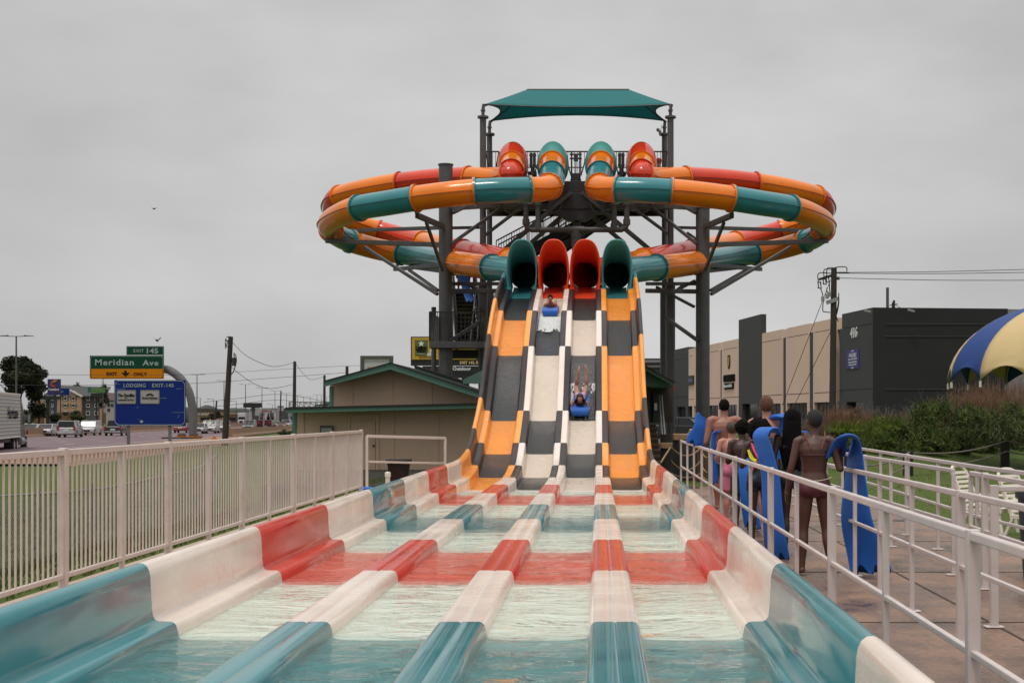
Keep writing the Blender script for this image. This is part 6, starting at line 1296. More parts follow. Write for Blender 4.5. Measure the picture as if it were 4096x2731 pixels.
MB().box(p.x - .42, p.x + .3, p.y - .3, p.y + .3, p.z - .0, p.z + .16).build('lid', tan_rope, cr_, bevel=.02); MB().cyl((p.x - .2, p.y, 0), (p.x - .2, p.y, p.z), .3, n=16).build('drum', steel2, cr_); MB().cyl((p.x + .3, p.y + .3, 0), (p.x + .3, p.y + .3, p.z - .2), .25, n=16).build('drum', wood_b, cr_)
# ---------------------------------------------------------------- plastic chairs and bin on the deck
def lounger(label, x, d, rz):
    r = thing('plastic_chair', label, 'chair', (x, K * d, 0), rz, 'white plastic chairs on the deck')
    r.scale = (.8, .8, .8)
    def b(name, p0, p1, w_, h_): return MB().bar(p0, p1, w_, h_).build(name, white_plastic, r, local=True, bevel=.01)
    mb = MB()
    for k in range(6): yy = -.22 + .1 * k; mb.box(-.26, .26, yy - .04, yy + .04, .36 + .01 * k, .385 + .01 * k)
    for s in (-1, 1): mb.box(s * .27 - .03, s * .27 + .03, -.3, .34, .34, .41)
    mb.build('seat', white_plastic, r, local=True, bevel=.008)
    mb = MB(); P0, P1 = V(0, -.28, .38), V(0, -.58, 1.06)
    for k in range(8): q = P0.lerp(P1, .12 + .8 * k / 7); mb.obox(q, V(.235, 0, 0), (P1 - P0).normalized() * .027, (P1 - P0).cross(V(1, 0, 0)).normalized() * .009)
    for s in (-1, 1): mb.bar(P0 + V(s * .26, 0, 0), P1 + V(s * .24, 0, -.02), .06, .035, ref=V(1, 0, 0))
    mb.tube(catmull([P1 + V(-.25, .02, -.05), P1 + V(-.14, -.03, .05), P1 + V(.14, -.03, .05), P1 + V(.25, .02, -.05)], 5), .028, 8); mb.build('backrest', white_plastic, r, local=True, bevel=.005)
    for s in (-1, 1):
        b('leg', V(s * .27, .3, .36), V(s * .30, .38, 0), .06, .05); b('leg', V(s * .27, -.25, .36), V(s * .30, -.42, 0), .06, .05)
        MB().tube(catmull([V(s * .29, -.42, .62), V(s * .31, 0, .62), V(s * .31, .3, .58), V(s * .30, .36, .36)], 5), .028, 8, flat=.8).build('armrest', white_plastic, r, local=True)
    return r
lounger('white slatted plastic chair with a square back facing away to the right', 5.35, 12.5, -PI / 2 - .75); lounger('white plastic chair with a rounded back nearest the dark bin', 5.62, 11.7, -PI / 2 - .95)
mb = MB(); p = V(4.52, K * 8.9, 0); lb_ = thing('litter_bin', 'dark slate litter bin cut off by the right edge behind the railings', 'bin', p); slate = pm('slate_plastic', (.035, .042, .050), .55, .15, 3)
mb.tube([p, p + V(0, 0, .4), p + V(0, 0, .86)], [.36, .39, .42], 24); mb.build('bin_body', slate, lb_); MB().tube([p + V(0, 0, .80), p + V(0, 0, .90)], [.44, .44], 24).build('rim', slate, lb_)
dv = thing('deck_drain', 'small dark square drain cover set in the wet deck', 'drain', (3.95, K * 6.9, 0)); MB().box(3.75, 4.1, K * 6.9 - .12, K * 6.9 + .12, .001, .012).build('cover', steel2, dv, bevel=.004)
# ---------------------------------------------------------------- shrubs and reeds on the bank
sh_a = two_tone('shrub_leaves', (.034, .056, .009), (.105, .140, .028), .9, .4, .62, .7, 0, spec=.2); sh_b = two_tone('yellow_green_leaves', (.055, .088, .010), (.15, .185, .024), .9, .4, .62, .7, 0, spec=.2); reed_m = two_tone('dry_reeds', (.14, .075, .045), (.27, .155, .10), 2, .4, .65, .9, 0); twig_m = pm('grey_twigs', (.11, .105, .11), .9, .3, 3); blade_m = two_tone('pale_reed_blades', (.05, .065, .03), (.13, .15, .08), 2, .4, .65, .7, 0)
def shrub(label, px, ytop, d, w_, seed, leaf, n=2600, blades=0, group='green shrubs on the bank'):
    rr = random.Random(seed); x = at(px, 0, d).x; y = K * d; z0 = gz(x, y) - .1; zt4 = at(0, ytop, d).z; H = zt4 - z0; root = thing('leafy_shrub', label, 'shrub', (x, y, z0), group=group)
    mb = MB()
    for k in range(9): a = rr.random() * 6.28; mb.tube([V(x, y, z0), V(x + math.cos(a) * w_ * .3, y + math.sin(a) * w_ * .3, z0 + H * .5), V(x + math.cos(a) * w_ * .6, y + math.sin(a) * w_ * .6, z0 + H * .85)], [.03, .018, .006], 5)
    mb.build('stem', bark, root)
    blobs = []
    for k in range(12):
        t = rr.random() ** .8; a = rr.random() * 6.28; q = rr.random() ** .5 * w_ * (1 - .55 * t); blobs.append((V(x + math.cos(a) * q, y + math.sin(a) * q * .7, z0 + H * (.12 + .76 * t)), (w_ * rr.uniform(.22, .40), w_ * rr.uniform(.22, .40), H * rr.uniform(.12, .20))))
    mb = MB(); crown_mesh(mb, blobs, n, .075, rr, .30)
    for _ in range(420):
        c_, r = blobs[rr.randrange(len(blobs))]; p = c_ + V(rr.gauss(0, .6) * r[0], rr.gauss(0, .6) * r[1], r[2] * rr.uniform(-.3, .7)); h_ = rr.uniform(.18, .42); a = rr.gauss(0, .09); b_ = rr.gauss(0, .06); q = rr.random() * PI; dx, dy = math.cos(q) * .013, math.sin(q) * .013
        mb.add([p + V(-dx, -dy, 0), p + V(dx, dy, 0), p + V(a + dx * .6, b_ + dy * .6, h_ * .6), p + V(a - dx * .6, b_ - dy * .6, h_ * .6), p + V(a * 2.2, b_ * 2, h_)], [(0, 1, 2, 3), (3, 2, 4)])
    mb.build('crown', leaf, root)
    if blades:
        mb = MB()
        for _ in range(blades):
            p = V(x + rr.gauss(0, .5) * w_, y - w_ * rr.uniform(.1, .6), z0 + H * rr.uniform(.1, .75)); a = rr.uniform(-1, 1); L_ = rr.uniform(.35, .75); q = p + V(a * L_ * .5, -.1, L_ * .55); e_ = p + V(a * L_ * 1.2, -.25, L_ * rr.uniform(.1, .6))
            mb.add([p + V(-.012, 0, 0), p + V(.012, 0, 0), q + V(.012, 0, .0), q + V(-.012, 0, 0), e_], [(0, 1, 2, 3), (3, 2, 4)])
        mb.build('grass_blade_tuft', blade_m, root)
    return root
def reeds(label, px, ytop, d, w_, seed, n=220, mat=reed_m, group='dry brown reed clumps on the bank', name='reed_clump', cat='reeds', sp_=.12):
    rr = random.Random(seed); x = at(px, 0, d).x; y = K * d; z0 = gz(x, y) - .1; H = at(0, ytop, d).z - z0; root = thing(name, label, cat, (x, y, z0), group=group); mb = MB()
    for _ in range(n):
        a, q = rr.random() * 6.28, rr.random() ** .5 * w_; p = V(x + math.cos(a) * q, y + math.sin(a) * q, z0); h = H * rr.uniform(.6, 1.03) * (1 - .25 * (q / w_) ** 2); b = p + V(rr.gauss(0, sp_), rr.gauss(0, sp_), h); m_ = p.lerp(b, .55) + V(rr.gauss(0, .05), 0, 0)
        mb.tube([p, m_, b], [.011, .009, .004], 3, caps=False, smooth=False)
        if name == 'reed_clump':
            for k in range(2): t = rr.uniform(.35, .95); c_ = p.lerp(b, t); e_ = c_ + V(rr.gauss(0, .1), rr.gauss(0, .05), rr.uniform(.06, .2)); mb.tube([c_, e_], [.007, .003], 3, caps=False, smooth=False)
        else:
            for k in range(3): t = rr.uniform(.45, .95); c_ = p.lerp(b, t); e_ = c_ + V(rr.gauss(0, .18), rr.gauss(0, .1), rr.uniform(.1, .32)); mb.tube([c_, e_], [.006, .003], 3, caps=False, smooth=False)
    mb.build('stem_cluster', mat, root); return root
for i, (px, yt, d, w_, lf, bl_, lab) in enumerate([(3385, 1712, 28.5, 1.0, sh_b, 0, 'low yellow green shrub at the left end of the bank by the queue'), (3480, 1690, 29, 1.1, sh_b, 0, 'bright green shrub right of the kneeling blue mat top'), (3575, 1668, 29.5, 1.15, sh_a, 0, 'mid green shrub above the left rope post'),
        (3668, 1610, 30.5, 1.2, sh_a, 0, 'tall pointed green shrub under the charcoal corner wall'), (3770, 1575, 31.5, 1.25, sh_a, 60, 'tall green shrub left of the parasol edge'), (3868, 1612, 32, 1.2, sh_a, 130, 'dark shrub with pale arching blades under the parasol edge'), (3960, 1640, 32.5, 1.2, sh_a, 150, 'dark shrub with arching blades left of the right rope post'), (4060, 1605, 33.5, 1.2, sh_a, 60, 'green shrub behind the right rope post'), (4140, 1625, 34, 1.1, sh_b, 40, 'shrub cut off by the right edge of the view'),
        (3430, 1770, 26.8, .8, sh_a, 0, 'low dark shrub at the foot of the left bank'), (3560, 1752, 28, .85, sh_a, 0, 'low dark shrub behind the left rope post'), (3700, 1730, 29.3, .95, sh_a, 20, 'low dark shrub in the middle of the bank'), (3820, 1722, 30.4, .95, sh_a, 60, 'low dark shrub in front of the arching blades'), (3930, 1705, 31.4, .95, sh_a, 60, 'low dark shrub nearest the right rope post')]): shrub(lab if 'kneeling' not in lab else 'bright green shrub just right of the tallest standing blue mat', px, yt, d, w_, 40 + i, lf, 2600, bl_)
for i, (px, yt, d, w_, n, lab) in enumerate([(3268, 1655, 31, .45, 120, 'thin brown reed clump left of the crowded utility pole'), (3345, 1615, 31.0, .7, 280, 'brown reed clump at the foot of the crowded utility pole'), (3420, 1622, 31.0, .8, 320, 'brown reed clump right of the utility pole'), (3585, 1640, 31.8, .9, 300, 'brown reed clump between two green shrubs'), (3735, 1580, 33.0, .6, 240, 'brown reed clump behind the tall pointed shrub'), (3880, 1520, 34.5, 1.0, 460, 'dense reddish reed clump below the blue parasol panel'), (3965, 1500, 35, 1.0, 460, 'tallest reddish reed clump below the straw parasol panel'), (4085, 1490, 36, .9, 320, 'pale reed clump at the right edge of the view')]): reeds(lab, px, yt, d, w_, 70 + i, n)
for i, (px, yt, d, w_, lab) in enumerate([(3290, 1640, 33, .9, 'bare grey twigs in front of the last tan panel'), (3480, 1600, 34, 1.2, 'bare grey twigs in front of the banner wall'), (3600, 1612, 34.5, 1.2, 'bare grey twigs low on the black side wall'), (3720, 1560, 35, 1.0, 'bare grey twigs left of the parasol tip'), (3830, 1540, 35.5, .9, 'bare grey twigs under the blue parasol scallop'), (4000, 1490, 36.5, 1.0, 'bare grey twigs rising in front of the straw parasol panel'), (3190, 1660, 32, .7, 'thin bare twigs right of the red haired man')]): reeds(lab, px, yt, d, w_, 90 + i, 60, twig_m, 'bare twiggy bushes on the bank', 'bare_bush', 'bush', .25)
# ================================================================ people
def skin(name, col, **k): return pm(name, col, .48, .10, 6, dirt=tuple(c * .8 for c in col), damt=.4, dscale=4, **k)
sk_fair = skin('fair_skin', (.42, .20, .145)); sk_tan = skin('tanned_skin', (.31, .125, .085)); sk_brown = skin('brown_skin', (.078, .031, .021)); sk_dark = skin('deep_brown_skin', (.048, .021, .014)); sk_pink = skin('sunburnt_skin', (.46, .20, .155))
hr_blk = pm('black_hair', (.005, .004, .004), .85, spec=.1, var=.3, scale=20, bump=.8, bscale=70); hr_red = pm('red_brown_hair', (.10, .034, .014), .75, .3, 20, bump=.8, bscale=90); hr_brn = pm('brown_hair', (.045, .022, .012), .5, .3, 14, bump=.6, bscale=50, stretch=(3, 3, .6)); hr_grey = pm('cropped_grey_black_hair', (.016, .014, .014), .85, .3, 40, bump=.5, bscale=140)
cl_blk = pm('black_swimwear', (.010, .010, .011), .6, .15, 5, bump=.2, bscale=60); cl_pink = pm('pink_swim_shorts', (.52, .145, .22), .7, .12, 9, bump=.3, bscale=25, dirt=(.32, .05, .13), damt=.5, dscale=8); cl_mar = pm('maroon_swimwear', (.075, .010, .018), .6, .1); cl_yel = pm('yellow_swimwear', (.62, .52, .03), .6, .05); cl_hot = pm('hot_pink_strap', (.75, .06, .22), .5, .05); cl_red = pm('red_swimwear', (.50, .025, .05), .5, .1); cl_lil = pm('lilac_swimwear', (.45, .32, .48), .6, .1); cl_strap = pm('brown_strap', (.16, .04, .02), .6, .1); cl_grey = pm('grey_shirt', (.20, .20, .19), .8, .1, bump=.3, bscale=20); cl_navy = pm('navy_shorts', (.012, .014, .05), .7, .1)
eye_w = pm('eye_white', (.6, .58, .55), .3, .02); mouth_m = pm('lip', (.30, .07, .06), .5, .05)
X_, Y_, Z_ = V(1, 0, 0), V(0, 1, 0), V(0, 0, 1)
def ell_ring(c, rx, a, ry, b, n=16): return [c + rx * (a * math.cos(2 * PI * k / n)) + ry * (b * math.sin(2 * PI * k / n)) for k in range(n)]
def stand(H=1.7, sex='f', lean=0.0, hips=1.0, sh=1.0, step=.0, turn=0.0):
    """joints of a standing figure facing +Y, feet on z=0"""
    s = H / 1.7; wS = (.175 if sex == 'f' else .195) * sh; wH = .088 * hips
    J = dict(s=s, sex=sex, hips=hips, sh=sh)
    J['pel'] = V(0, 0, .90) * s; J['wst'] = V(0, .01 + lean * .3, 1.06) * s; J['chs'] = V(0, .0 + lean, 1.29) * s; J['nck'] = V(0, .015 + lean * 1.2, 1.43) * s; J['hed'] = V(0, .035 + lean * 1.5, 1.585) * s
    for k, q in ((-1, 'L'), (1, 'R')):
        J['sh' + q] = V(k * wS, lean, 1.375) * s; J['el' + q] = V(k * (wS + .045), -.03 + lean, 1.10) * s; J['wr' + q] = V(k * (wS + .05), .05 + lean, .86) * s
        J['hp' + q] = V(k * wH, 0, .87) * s; st = step * (1 if k > 0 else -1); J['kn' + q] = V(k * (wH + .005), .02 + st * .5, .475) * s; J['an' + q] = V(k * (wH + .01), -.02 + st, .075) * s; J['to' + q] = V(k * (wH + .04), .17 + st, .025) * s
    J['face'] = V(0, 1, 0); J['rx'] = X_.copy(); J['up'] = Z_.copy(); J['hup'] = Z_.copy()
    return J
def smooth_limb(mb, pts, rad, n=12, sub=4):
    P = catmull(pts, sub); r = []
    for i in range(len(pts) - 1):
        for k in range(sub): t = k / sub; t = t * t * (3 - 2 * t) * .5 + t * .5; r.append(rad[i] + (rad[i + 1] - rad[i]) * t)
    r.append(rad[-1]); mb.tube(P, r, n); mb.ball(P[0], r[0] * .98); mb.ball(P[-1], r[-1] * .98)
def torso_rings(J, grow=0.0, part=(0, 99)):
    s = J['s']; f = J['sex'] == 'f'; h = J['hips']; sh = J['sh']; rx = J['rx']
    pel, wst, chs, nck = J['pel'], J['wst'], J['chs'], J['nck']
    ax = [(pel + (pel - wst).normalized() * .10 * s, .105 * h, .085), (pel + (pel - wst).normalized() * .03 * s, (.165 if f else .150) * h, .112), (pel + (wst - pel) * .25, (.168 if f else .155) * h, .112), (pel.lerp(wst, .65), (.143 if f else .148) * h, .098), (wst, (.122 if f else .142) * (h * .5 + .5), .088), (wst.lerp(chs, .4), (.132 if f else .152) * sh, .095), (wst.lerp(chs, .75), (.150 if f else .172) * sh, .106), (chs, (.158 if f else .185) * sh, .108), (chs.lerp(nck, .40), (.150 if f else .178) * sh, .094), (chs.lerp(nck, .68), (.115 if f else .14) * sh, .075), (chs.lerp(nck, .92), .066, .060), (nck, .052, .054)]
    out = []
    for i, (c_, a, b) in enumerate(ax):
        if i < part[0] or i > part[1]: continue
        d = (ax[min(i + 1, len(ax) - 1)][0] - ax[max(i - 1, 0)][0]).normalized(); ry = d.cross(rx).normalized(); out.append(ell_ring(c_, rx, a * s + grow, ry, b * s + grow, 20))
    return out
def hand(mb, w_, dirv, palm_n, side, s, curl=.5):
    """palm with five fingers; dirv = along the hand, palm_n = palm normal, side = towards the thumb"""
    d = dirv.normalized(); pn = palm_n.normalized(); sd = side.normalized()
    c_ = w_ + d * .045 * s; mb.ball(c_, (.040 * s, .050 * s, .017 * s), axes=(sd, d, pn)); mb.tube([w_ - d * .02 * s, w_ + d * .03 * s], [.026 * s, .03 * s], 10)
    for k, (o, L_) in enumerate(((.028, .070), (.010, .080), (-.010, .074), (-.027, .056))):
        p0 = w_ + d * .085 * s + sd * o * s; a1 = d * math.cos(curl * .6) + pn * math.sin(curl * .6); a2 = d * math.cos(curl * 1.5) + pn * math.sin(curl * 1.5); a3 = d * math.cos(curl * 2.3) + pn * math.sin(curl * 2.3)
        p1 = p0 + a1 * L_ * .45 * s; p2 = p1 + a2 * L_ * .32 * s; p3 = p2 + a3 * L_ * .26 * s; mb.tube([p0 - d * .02 * s, p0, p1, p2, p3], [.010 * s, .0095 * s, .009 * s, .008 * s, .006 * s], 7); mb.ball(p3, .006 * s)
    t0 = w_ + d * .03 * s + sd * .03 * s; t1 = t0 + (d * .6 + sd * .6 + pn * .3) * .035 * s; t2 = t1 + (d * .9 + sd * .1 + pn * .5) * .032 * s; mb.tube([t0, t1, t2], [.012 * s, .0105 * s, .008 * s], 7); mb.ball(t2, .008 * s)
def body(J, m, parent, bulk=1.0, face_detail=False, hands=True, curl=.5, voxel=.0085):
    s = J['s']; mb = MB(); f = J['sex'] == 'f'; rx, up = J['rx'], J['up']; fwd = up.cross(rx).normalized()
    mb.loft(torso_rings(J), 0, True, True)
    nk = J['nck']; hd = J['hed']; mb.tube([nk.lerp(J['chs'], .35), nk, hd - J['hup'] * .05 * s], [.066 * s, (.050 if f else .057) * s, (.048 if f else .054) * s], 14)
    fc = J['face'].normalized(); hu = J['hup'].normalized(); fc = (fc - hu * fc.dot(hu)).normalized(); hr = fc.cross(hu).normalized()
    mb.ball(hd + hu * .018 * s - fc * .008 * s, (.074 * s, .094 * s, .095 * s), axes=(hr, fc, hu), nu=18, nv=12); mb.ball(hd - hu * .045 * s + fc * .025 * s, (.058 * s, .066 * s, .070 * s), axes=(hr, fc, hu), nu=16, nv=10); mb.ball(hd - hu * .095 * s + fc * .058 * s, (.026 * s, .024 * s, .02 * s), axes=(hr, fc, hu))
    mb.tube([hd + fc * .086 * s + hu * .015 * s, hd + fc * .105 * s - hu * .022 * s], [.009 * s, .015 * s], 8); mb.ball(hd + fc * .104 * s - hu * .024 * s, .014 * s)
    for k in (-1, 1): mb.ball(hd + hr * k * .077 * s - hu * .008 * s - fc * .01 * s, (.013 * s, .02 * s, .033 * s), axes=(hr, fc, hu))
    for q, k in (('L', -1), ('R', 1)):
        a, b, c_ = J['sh' + q], J['el' + q], J['wr' + q]; ra = (.047 if f else .055) * bulk * s
        smooth_limb(mb, [a, a.lerp(b, .5), b, b.lerp(c_, .35), c_], [ra, ra * .88, ra * .74, ra * .74, .027 * s]); mb.tube([J['nck'].lerp(J['chs'], .45), a.lerp(J['nck'], .15) + up * .01 * s, a], [.055 * s, ra * .98, ra * .98], 12)
        if hands: hand(mb, c_, J.get('hd' + q, (c_ - b)), J.get('pn' + q, -rx * k), J.get('sd' + q, fwd), s, curl)
        a, b, c_ = J['hp' + q], J['kn' + q], J['an' + q]; back = -fwd if J.get('legback') is None else J['legback']
        rt = (.088 if f else .084) * J['hips'] * bulk * s
        smooth_limb(mb, [a, a.lerp(b, .4), b, b.lerp(c_, .33) + back * .014 * s, b.lerp(c_, .75), c_], [rt, rt * .88, .056 * bulk * s, .057 * bulk * s, .038 * s, .034 * s])
        if not J.get('noglute'): mb.ball(a + back * .045 * s + up * .012 * s - rx * k * .006 * s, (.082 * J['hips'] * s, .078 * s, .088 * s), axes=(rx, fwd, up))
        t = J['to' + q]; dfoot = (t - c_); mb.tube([c_ + (c_ - b).normalized() * .03 * s - dfoot * .22, c_ + dfoot * .25 + (c_ - b).normalized() * .02 * s, c_ + dfoot * .8, t], [.031 * s, .036 * s, .036 * s, .02 * s], 12, flat=.72)
        for kk in range(5): o = (kk - 2) * .015 * s; q0 = t + rx * o; mb.ball(q0 + dfoot.normalized() * (.012 - .004 * abs(kk - 1.5)) * s, .010 * s)
    o = mb.build('body', m, parent, sharp=0)
    md = o.modifiers.new('r', 'REMESH'); md.mode = 'VOXEL'; md.voxel_size = voxel; md.use_smooth_shade = True
    ms = o.modifiers.new('s', 'SMOOTH'); ms.factor = .5; ms.iterations = 4
    if face_detail:
        for k in (-1, 1):
            e = hd + hr * k * .031 * s + fc * .080 * s + hu * .008 * s; MB().ball(e, (.014 * s, .012 * s, .009 * s), axes=(hr, fc, hu)).build('eye', eye_w, o); MB().ball(e + fc * .008 * s, .0065 * s).build('pupil', black, o)
            MB().tube([e + hr * k * -.014 * s + hu * .017 * s, e + hu * .022 * s + fc * .004 * s, e + hr * k * .018 * s + hu * .016 * s], .004 * s, 5).build('eyebrow', hr_brn, o)
        MB().ball(hd - hu * .058 * s + fc * .086 * s, (.026 * s, .012 * s, .009 * s), axes=(hr, fc, hu)).build('mouth', mouth_m, o)
    return o
def remesh(o, v=.009, it=3):
    md = o.modifiers.new('r', 'REMESH'); md.mode = 'VOXEL'; md.voxel_size = v; md.use_smooth_shade = True; ms = o.modifiers.new('s', 'SMOOTH'); ms.factor = .5; ms.iterations = it; return o
def hfr(J):
    hu = J['hup'].normalized(); fc = J['face'].normalized(); fc = (fc - hu * fc.dot(hu)).normalized(); return J['hed'], fc, hu, fc.cross(hu).normalized(), J['s']
def hair_short(J, m, parent, thick=.012, spiky=0, seed=1, low=-.03):
    hd, fc, hu, hr, s = hfr(J); rr = random.Random(seed); mb = MB()
    mb.ball(hd + hu * .026 * s - fc * .016 * s, ((.074 + thick) * s, (.092 + thick) * s, (.092 + thick) * s), axes=(hr, fc, hu), nu=20, nv=14)
    mb.v = [p if (p - hd).dot(hu) > low * s + .25 * max(0, (p - hd).dot(fc) - .0) * 3.2 - (.0 if (p - hd).dot(fc) > -.03 * s else .025 * s) else hd + (p - hd) * .80 for p in mb.v]
    for _ in range(spiky):
        u = V(rr.gauss(0, 1), rr.gauss(0, 1), rr.gauss(.5, 1)).normalized(); p = hd + hu * .026 * s - fc * .016 * s + hr * u.x * .08 * s + fc * u.y * .096 * s + hu * u.z * .098 * s
        if (p - hd).dot(hu) < low * s or (p - hd).dot(fc) > .07 * s: continue
        mb.ball(p, rr.uniform(.010, .02) * s, nu=7, nv=5)
    return remesh(mb.build('hair', m, parent, sharp=0), .007, 1)
def hair_afro(J, m, parent, r=.15, seed=2, down=.02):
    hd, fc, hu, hr, s = hfr(J); rr = random.Random(seed); mb = MB(); c_ = hd + hu * (.045 - down) * s - fc * .04 * s
    for _ in range(230):
        u = V(rr.gauss(0, 1), rr.gauss(0, 1), rr.gauss(0, 1)).normalized(); p = c_ + (hr * u.x * 1.02 + fc * u.y * .95 + hu * u.z) * (r - .02) * s
        if (p - hd).dot(fc) > .055 * s and (p - hd).dot(hu) < .06 * s: continue
        mb.ball(p, rr.uniform(.018, .034) * s, nu=7, nv=5)
    mb.ball(c_, (r - .01) * s * .97, nu=16, nv=10)
    return remesh(mb.build('hair', m, parent, sharp=0), .008, 1)
def hair_long(J, m, parent, length=.62, seed=3, wid=.105, strands=26):
    hd, fc, hu, hr, s = hfr(J); rr = random.Random(seed); hair_short(J, m, parent, .018); mb = MB(); dn = J.get('hairdown', -Z_)
    for k in range(strands):
        a = -1.25 + 2.5 * k / (strands - 1); st = hd + hu * .06 * s - fc * (.088 * math.cos(a)) * s + hr * .085 * math.sin(a) * s; L_ = length * rr.uniform(.88, 1.03) * s
        P = [hd + hu * .10 * s - fc * .04 * math.cos(a) * s + hr * .04 * math.sin(a) * s, st, st + dn * L_ * .3 - fc * .045 * s + hr * math.sin(a) * .012, st + dn * L_ * .65 - fc * .055 * s + hr * (math.sin(a) * (wid - .09) + rr.gauss(0, .006)), st + dn * L_ - fc * .04 * s + hr * rr.gauss(0, .02) * s]
        mb.tube(catmull(P, 4), [.012 * s] + [.019 * s] * 14 + [.013 * s, .009 * s], 6, flat=.8)
    return mb.build('long_hair', m, parent, sharp=0)
def pelvis_cloth(J, m, parent, legs=0.0, grow=.012, lo=0, hi=2, name='swim_shorts', flare=1.0):
    s = J['s']; mb = MB(); mb.loft(torso_rings(J, grow * s, (lo, hi)), 0, True, True); up, rx = J['up'], J['rx']; fwd = up.cross(rx).normalized(); back = -fwd if J.get('legback') is None else J['legback']
    for q, k in (('L', -1), ('R', 1)):
        a, b = J['hp' + q], J['kn' + q]; rt = .088 * J['hips'] * s
        if not J.get('noglute'): mb.ball(a + back * .045 * s + up * .012 * s - rx * k * .006 * s, (.082 * J['hips'] * s + grow * s, .078 * s + grow * s, .088 * s + grow * s), axes=(rx, fwd, up))
        if legs: mb.tube([a, a.lerp(b, legs * .5), a.lerp(b, legs)], [rt + grow * s, (rt * .93 + grow * 1.3 * s) * flare, (rt * .88 + grow * 1.9 * s) * flare], 16)
    return remesh(mb.build(name, m, parent, sharp=0), .0085, 3)
def torso_cloth(J, m, parent, lo, hi, grow=.007, name='swimsuit'):
    mb = MB(); mb.loft(torso_rings(J, grow * J['s'], (lo, hi)), 0, True, True); return remesh(mb.build(name, m, parent, sharp=0), .008, 2)
def strap(pts, m, parent, r=.008, name='strap', flat=.5): return MB().tube(catmull(pts, 6), r, 7, flat=flat).build(name, m, parent)
def place(J, x, d, rz=0.0):
    Mx = Matrix.Translation(V(x, K * d, .002)) @ Matrix.Rotation(rz, 4, 'Z'); Rm = Matrix.Rotation(rz, 3, 'Z')
    for k, v in list(J.items()):
        if isinstance(v, Vector): J[k] = (Rm @ v) if k in ('face', 'rx', 'up', 'hup', 'legback', 'hairdown') or k[:2] in ('pn', 'sd', 'hd') else Mx @ v
    return J
def fix_hand(J, q, dirv, pn, sd): J['hd' + q] = dirv; J['pn' + q] = pn; J['sd' + q] = sd
PG = 'people queueing beside the slide'
def person(label, x, d, group=PG): return thing('person', label, 'person', (x, K * d, 0), group=group)

# ---- foam mats
mat_m = pm('blue_foam_mat', (.010, .120, .50), .55, .08, 2, bump=.12, bscale=180, dirt=(.008, .085, .33), damt=.5)
def mat_sheet(label, path, wid, across, notch=True, thick=.028, curl_taper=1.0, group='blue foam riding mats'):
    """path: centre line points of the foam sheet, across: unit width vector (or list)"""
    P = catmull(path, 8); n = len(P); root_loc = P[-1]
    mb = MB(); vs = []; rings = []; NX = 14
    for i, p in enumerate(P):
        t = (P[min(i + 1, n - 1)] - P[max(i - 1, 0)]).normalized(); ac = across if isinstance(across, Vector) else across[0].lerp(across[1], i / (n - 1)).normalized(); nn = t.cross(ac).normalized(); u = i / (n - 1); row_t = []; row_b = []
        wv = wid * (1 - .12 * math.exp(-((u - .5) / .25) ** 2))
        for k in range(NX + 1):
            s_ = k / NX * 2 - 1; e = 1 - max(0, abs(s_) - .86) / .14 * .55
            off = t * (.055 * math.cos(s_ * PI * 2.5) if (notch and u > .97) else (.03 * math.cos(s_ * PI) if u < .03 else 0))
            c_ = p + ac * s_ * wv / 2 + off; row_t.append(c_ + nn * thick / 2 * e); row_b.append(c_ - nn * thick / 2 * e)
        rings.append(row_t + row_b[::-1])
    mb.loft(rings, 0, True, True); o = mb.build('foam_mat', mat_m, sharp=50); return tag(o, label, 'mat', group)

# ---- P1 woman nearest the camera
J = stand(1.65, 'f', hips=1.0); J['anL'] += V(-.035, 0, 0); J['toL'] += V(-.05, 0, 0); J['knL'] += V(-.02, 0, 0); J['anR'] += V(.055, -.06, 0); J['toR'] += V(.07, -.06, 0); J['knR'] += V(.03, -.02, 0)
J['elL'] = V(-.235, -.03, 1.08); J['wrL'] = V(-.27, .02, .84); J['elR'] = V(.245, -.07, 1.05); J['wrR'] = V(.275, .10, 1.25); J['face'] = V(-.35, 1, 0); J['shR'] += V(0, -.01, 0)
fix_hand(J, 'R', V(.1, .35, .5), V(.2, .6, -.4), V(-.7, 0, .3)); place(J, 2.17, 9.15); p = person('woman in a maroon bikini with cropped hair holding the nearest blue mat', 2.17, 9.15)
body(J, sk_brown, p); hair_short(J, hr_grey, p, .007, low=-.045); pelvis_cloth(J, cl_mar, p, 0, .007, 0, 2, 'bikini_bottom')
W_ = lambda x, y, z: V(2.17 + x, K * 9.15 + y, z)
strap([W_(-.17, -.01, .965), W_(-.10, -.10, .955), W_(0, -.122, .95), W_(.10, -.10, .965), W_(.17, -.01, .985)], white_plastic, p, .006, 'waist_tie')
for k in (-1, 1): strap([W_(k * .10, .10, 1.24), W_(k * .105, .06, 1.40), W_(k * .10, -.01, 1.425), W_(k * .085, -.075, 1.36), W_(k * .05, -.108, 1.27)], cl_strap, p, .007)
strap([W_(-.15, 0, 1.20), W_(-.09, -.095, 1.205), W_(0, -.108, 1.205), W_(.09, -.095, 1.205), W_(.15, 0, 1.20)], cl_mar, p, .012)
mat_sheet('nearest blue foam mat hanging curled from the hand of the woman in maroon', [W_(.235, .10, 1.20), W_(.27, .03, 1.345), W_(.34, -.03, 1.40), W_(.415, .05, 1.36), W_(.43, .12, 1.22), W_(.43, .13, .9), W_(.44, .11, .55), W_(.52, .06, .22), W_(.565, .02, .06)], .46, [V(-.55, -.83, 0).normalized(), V(.72, -.60, .10).normalized()])
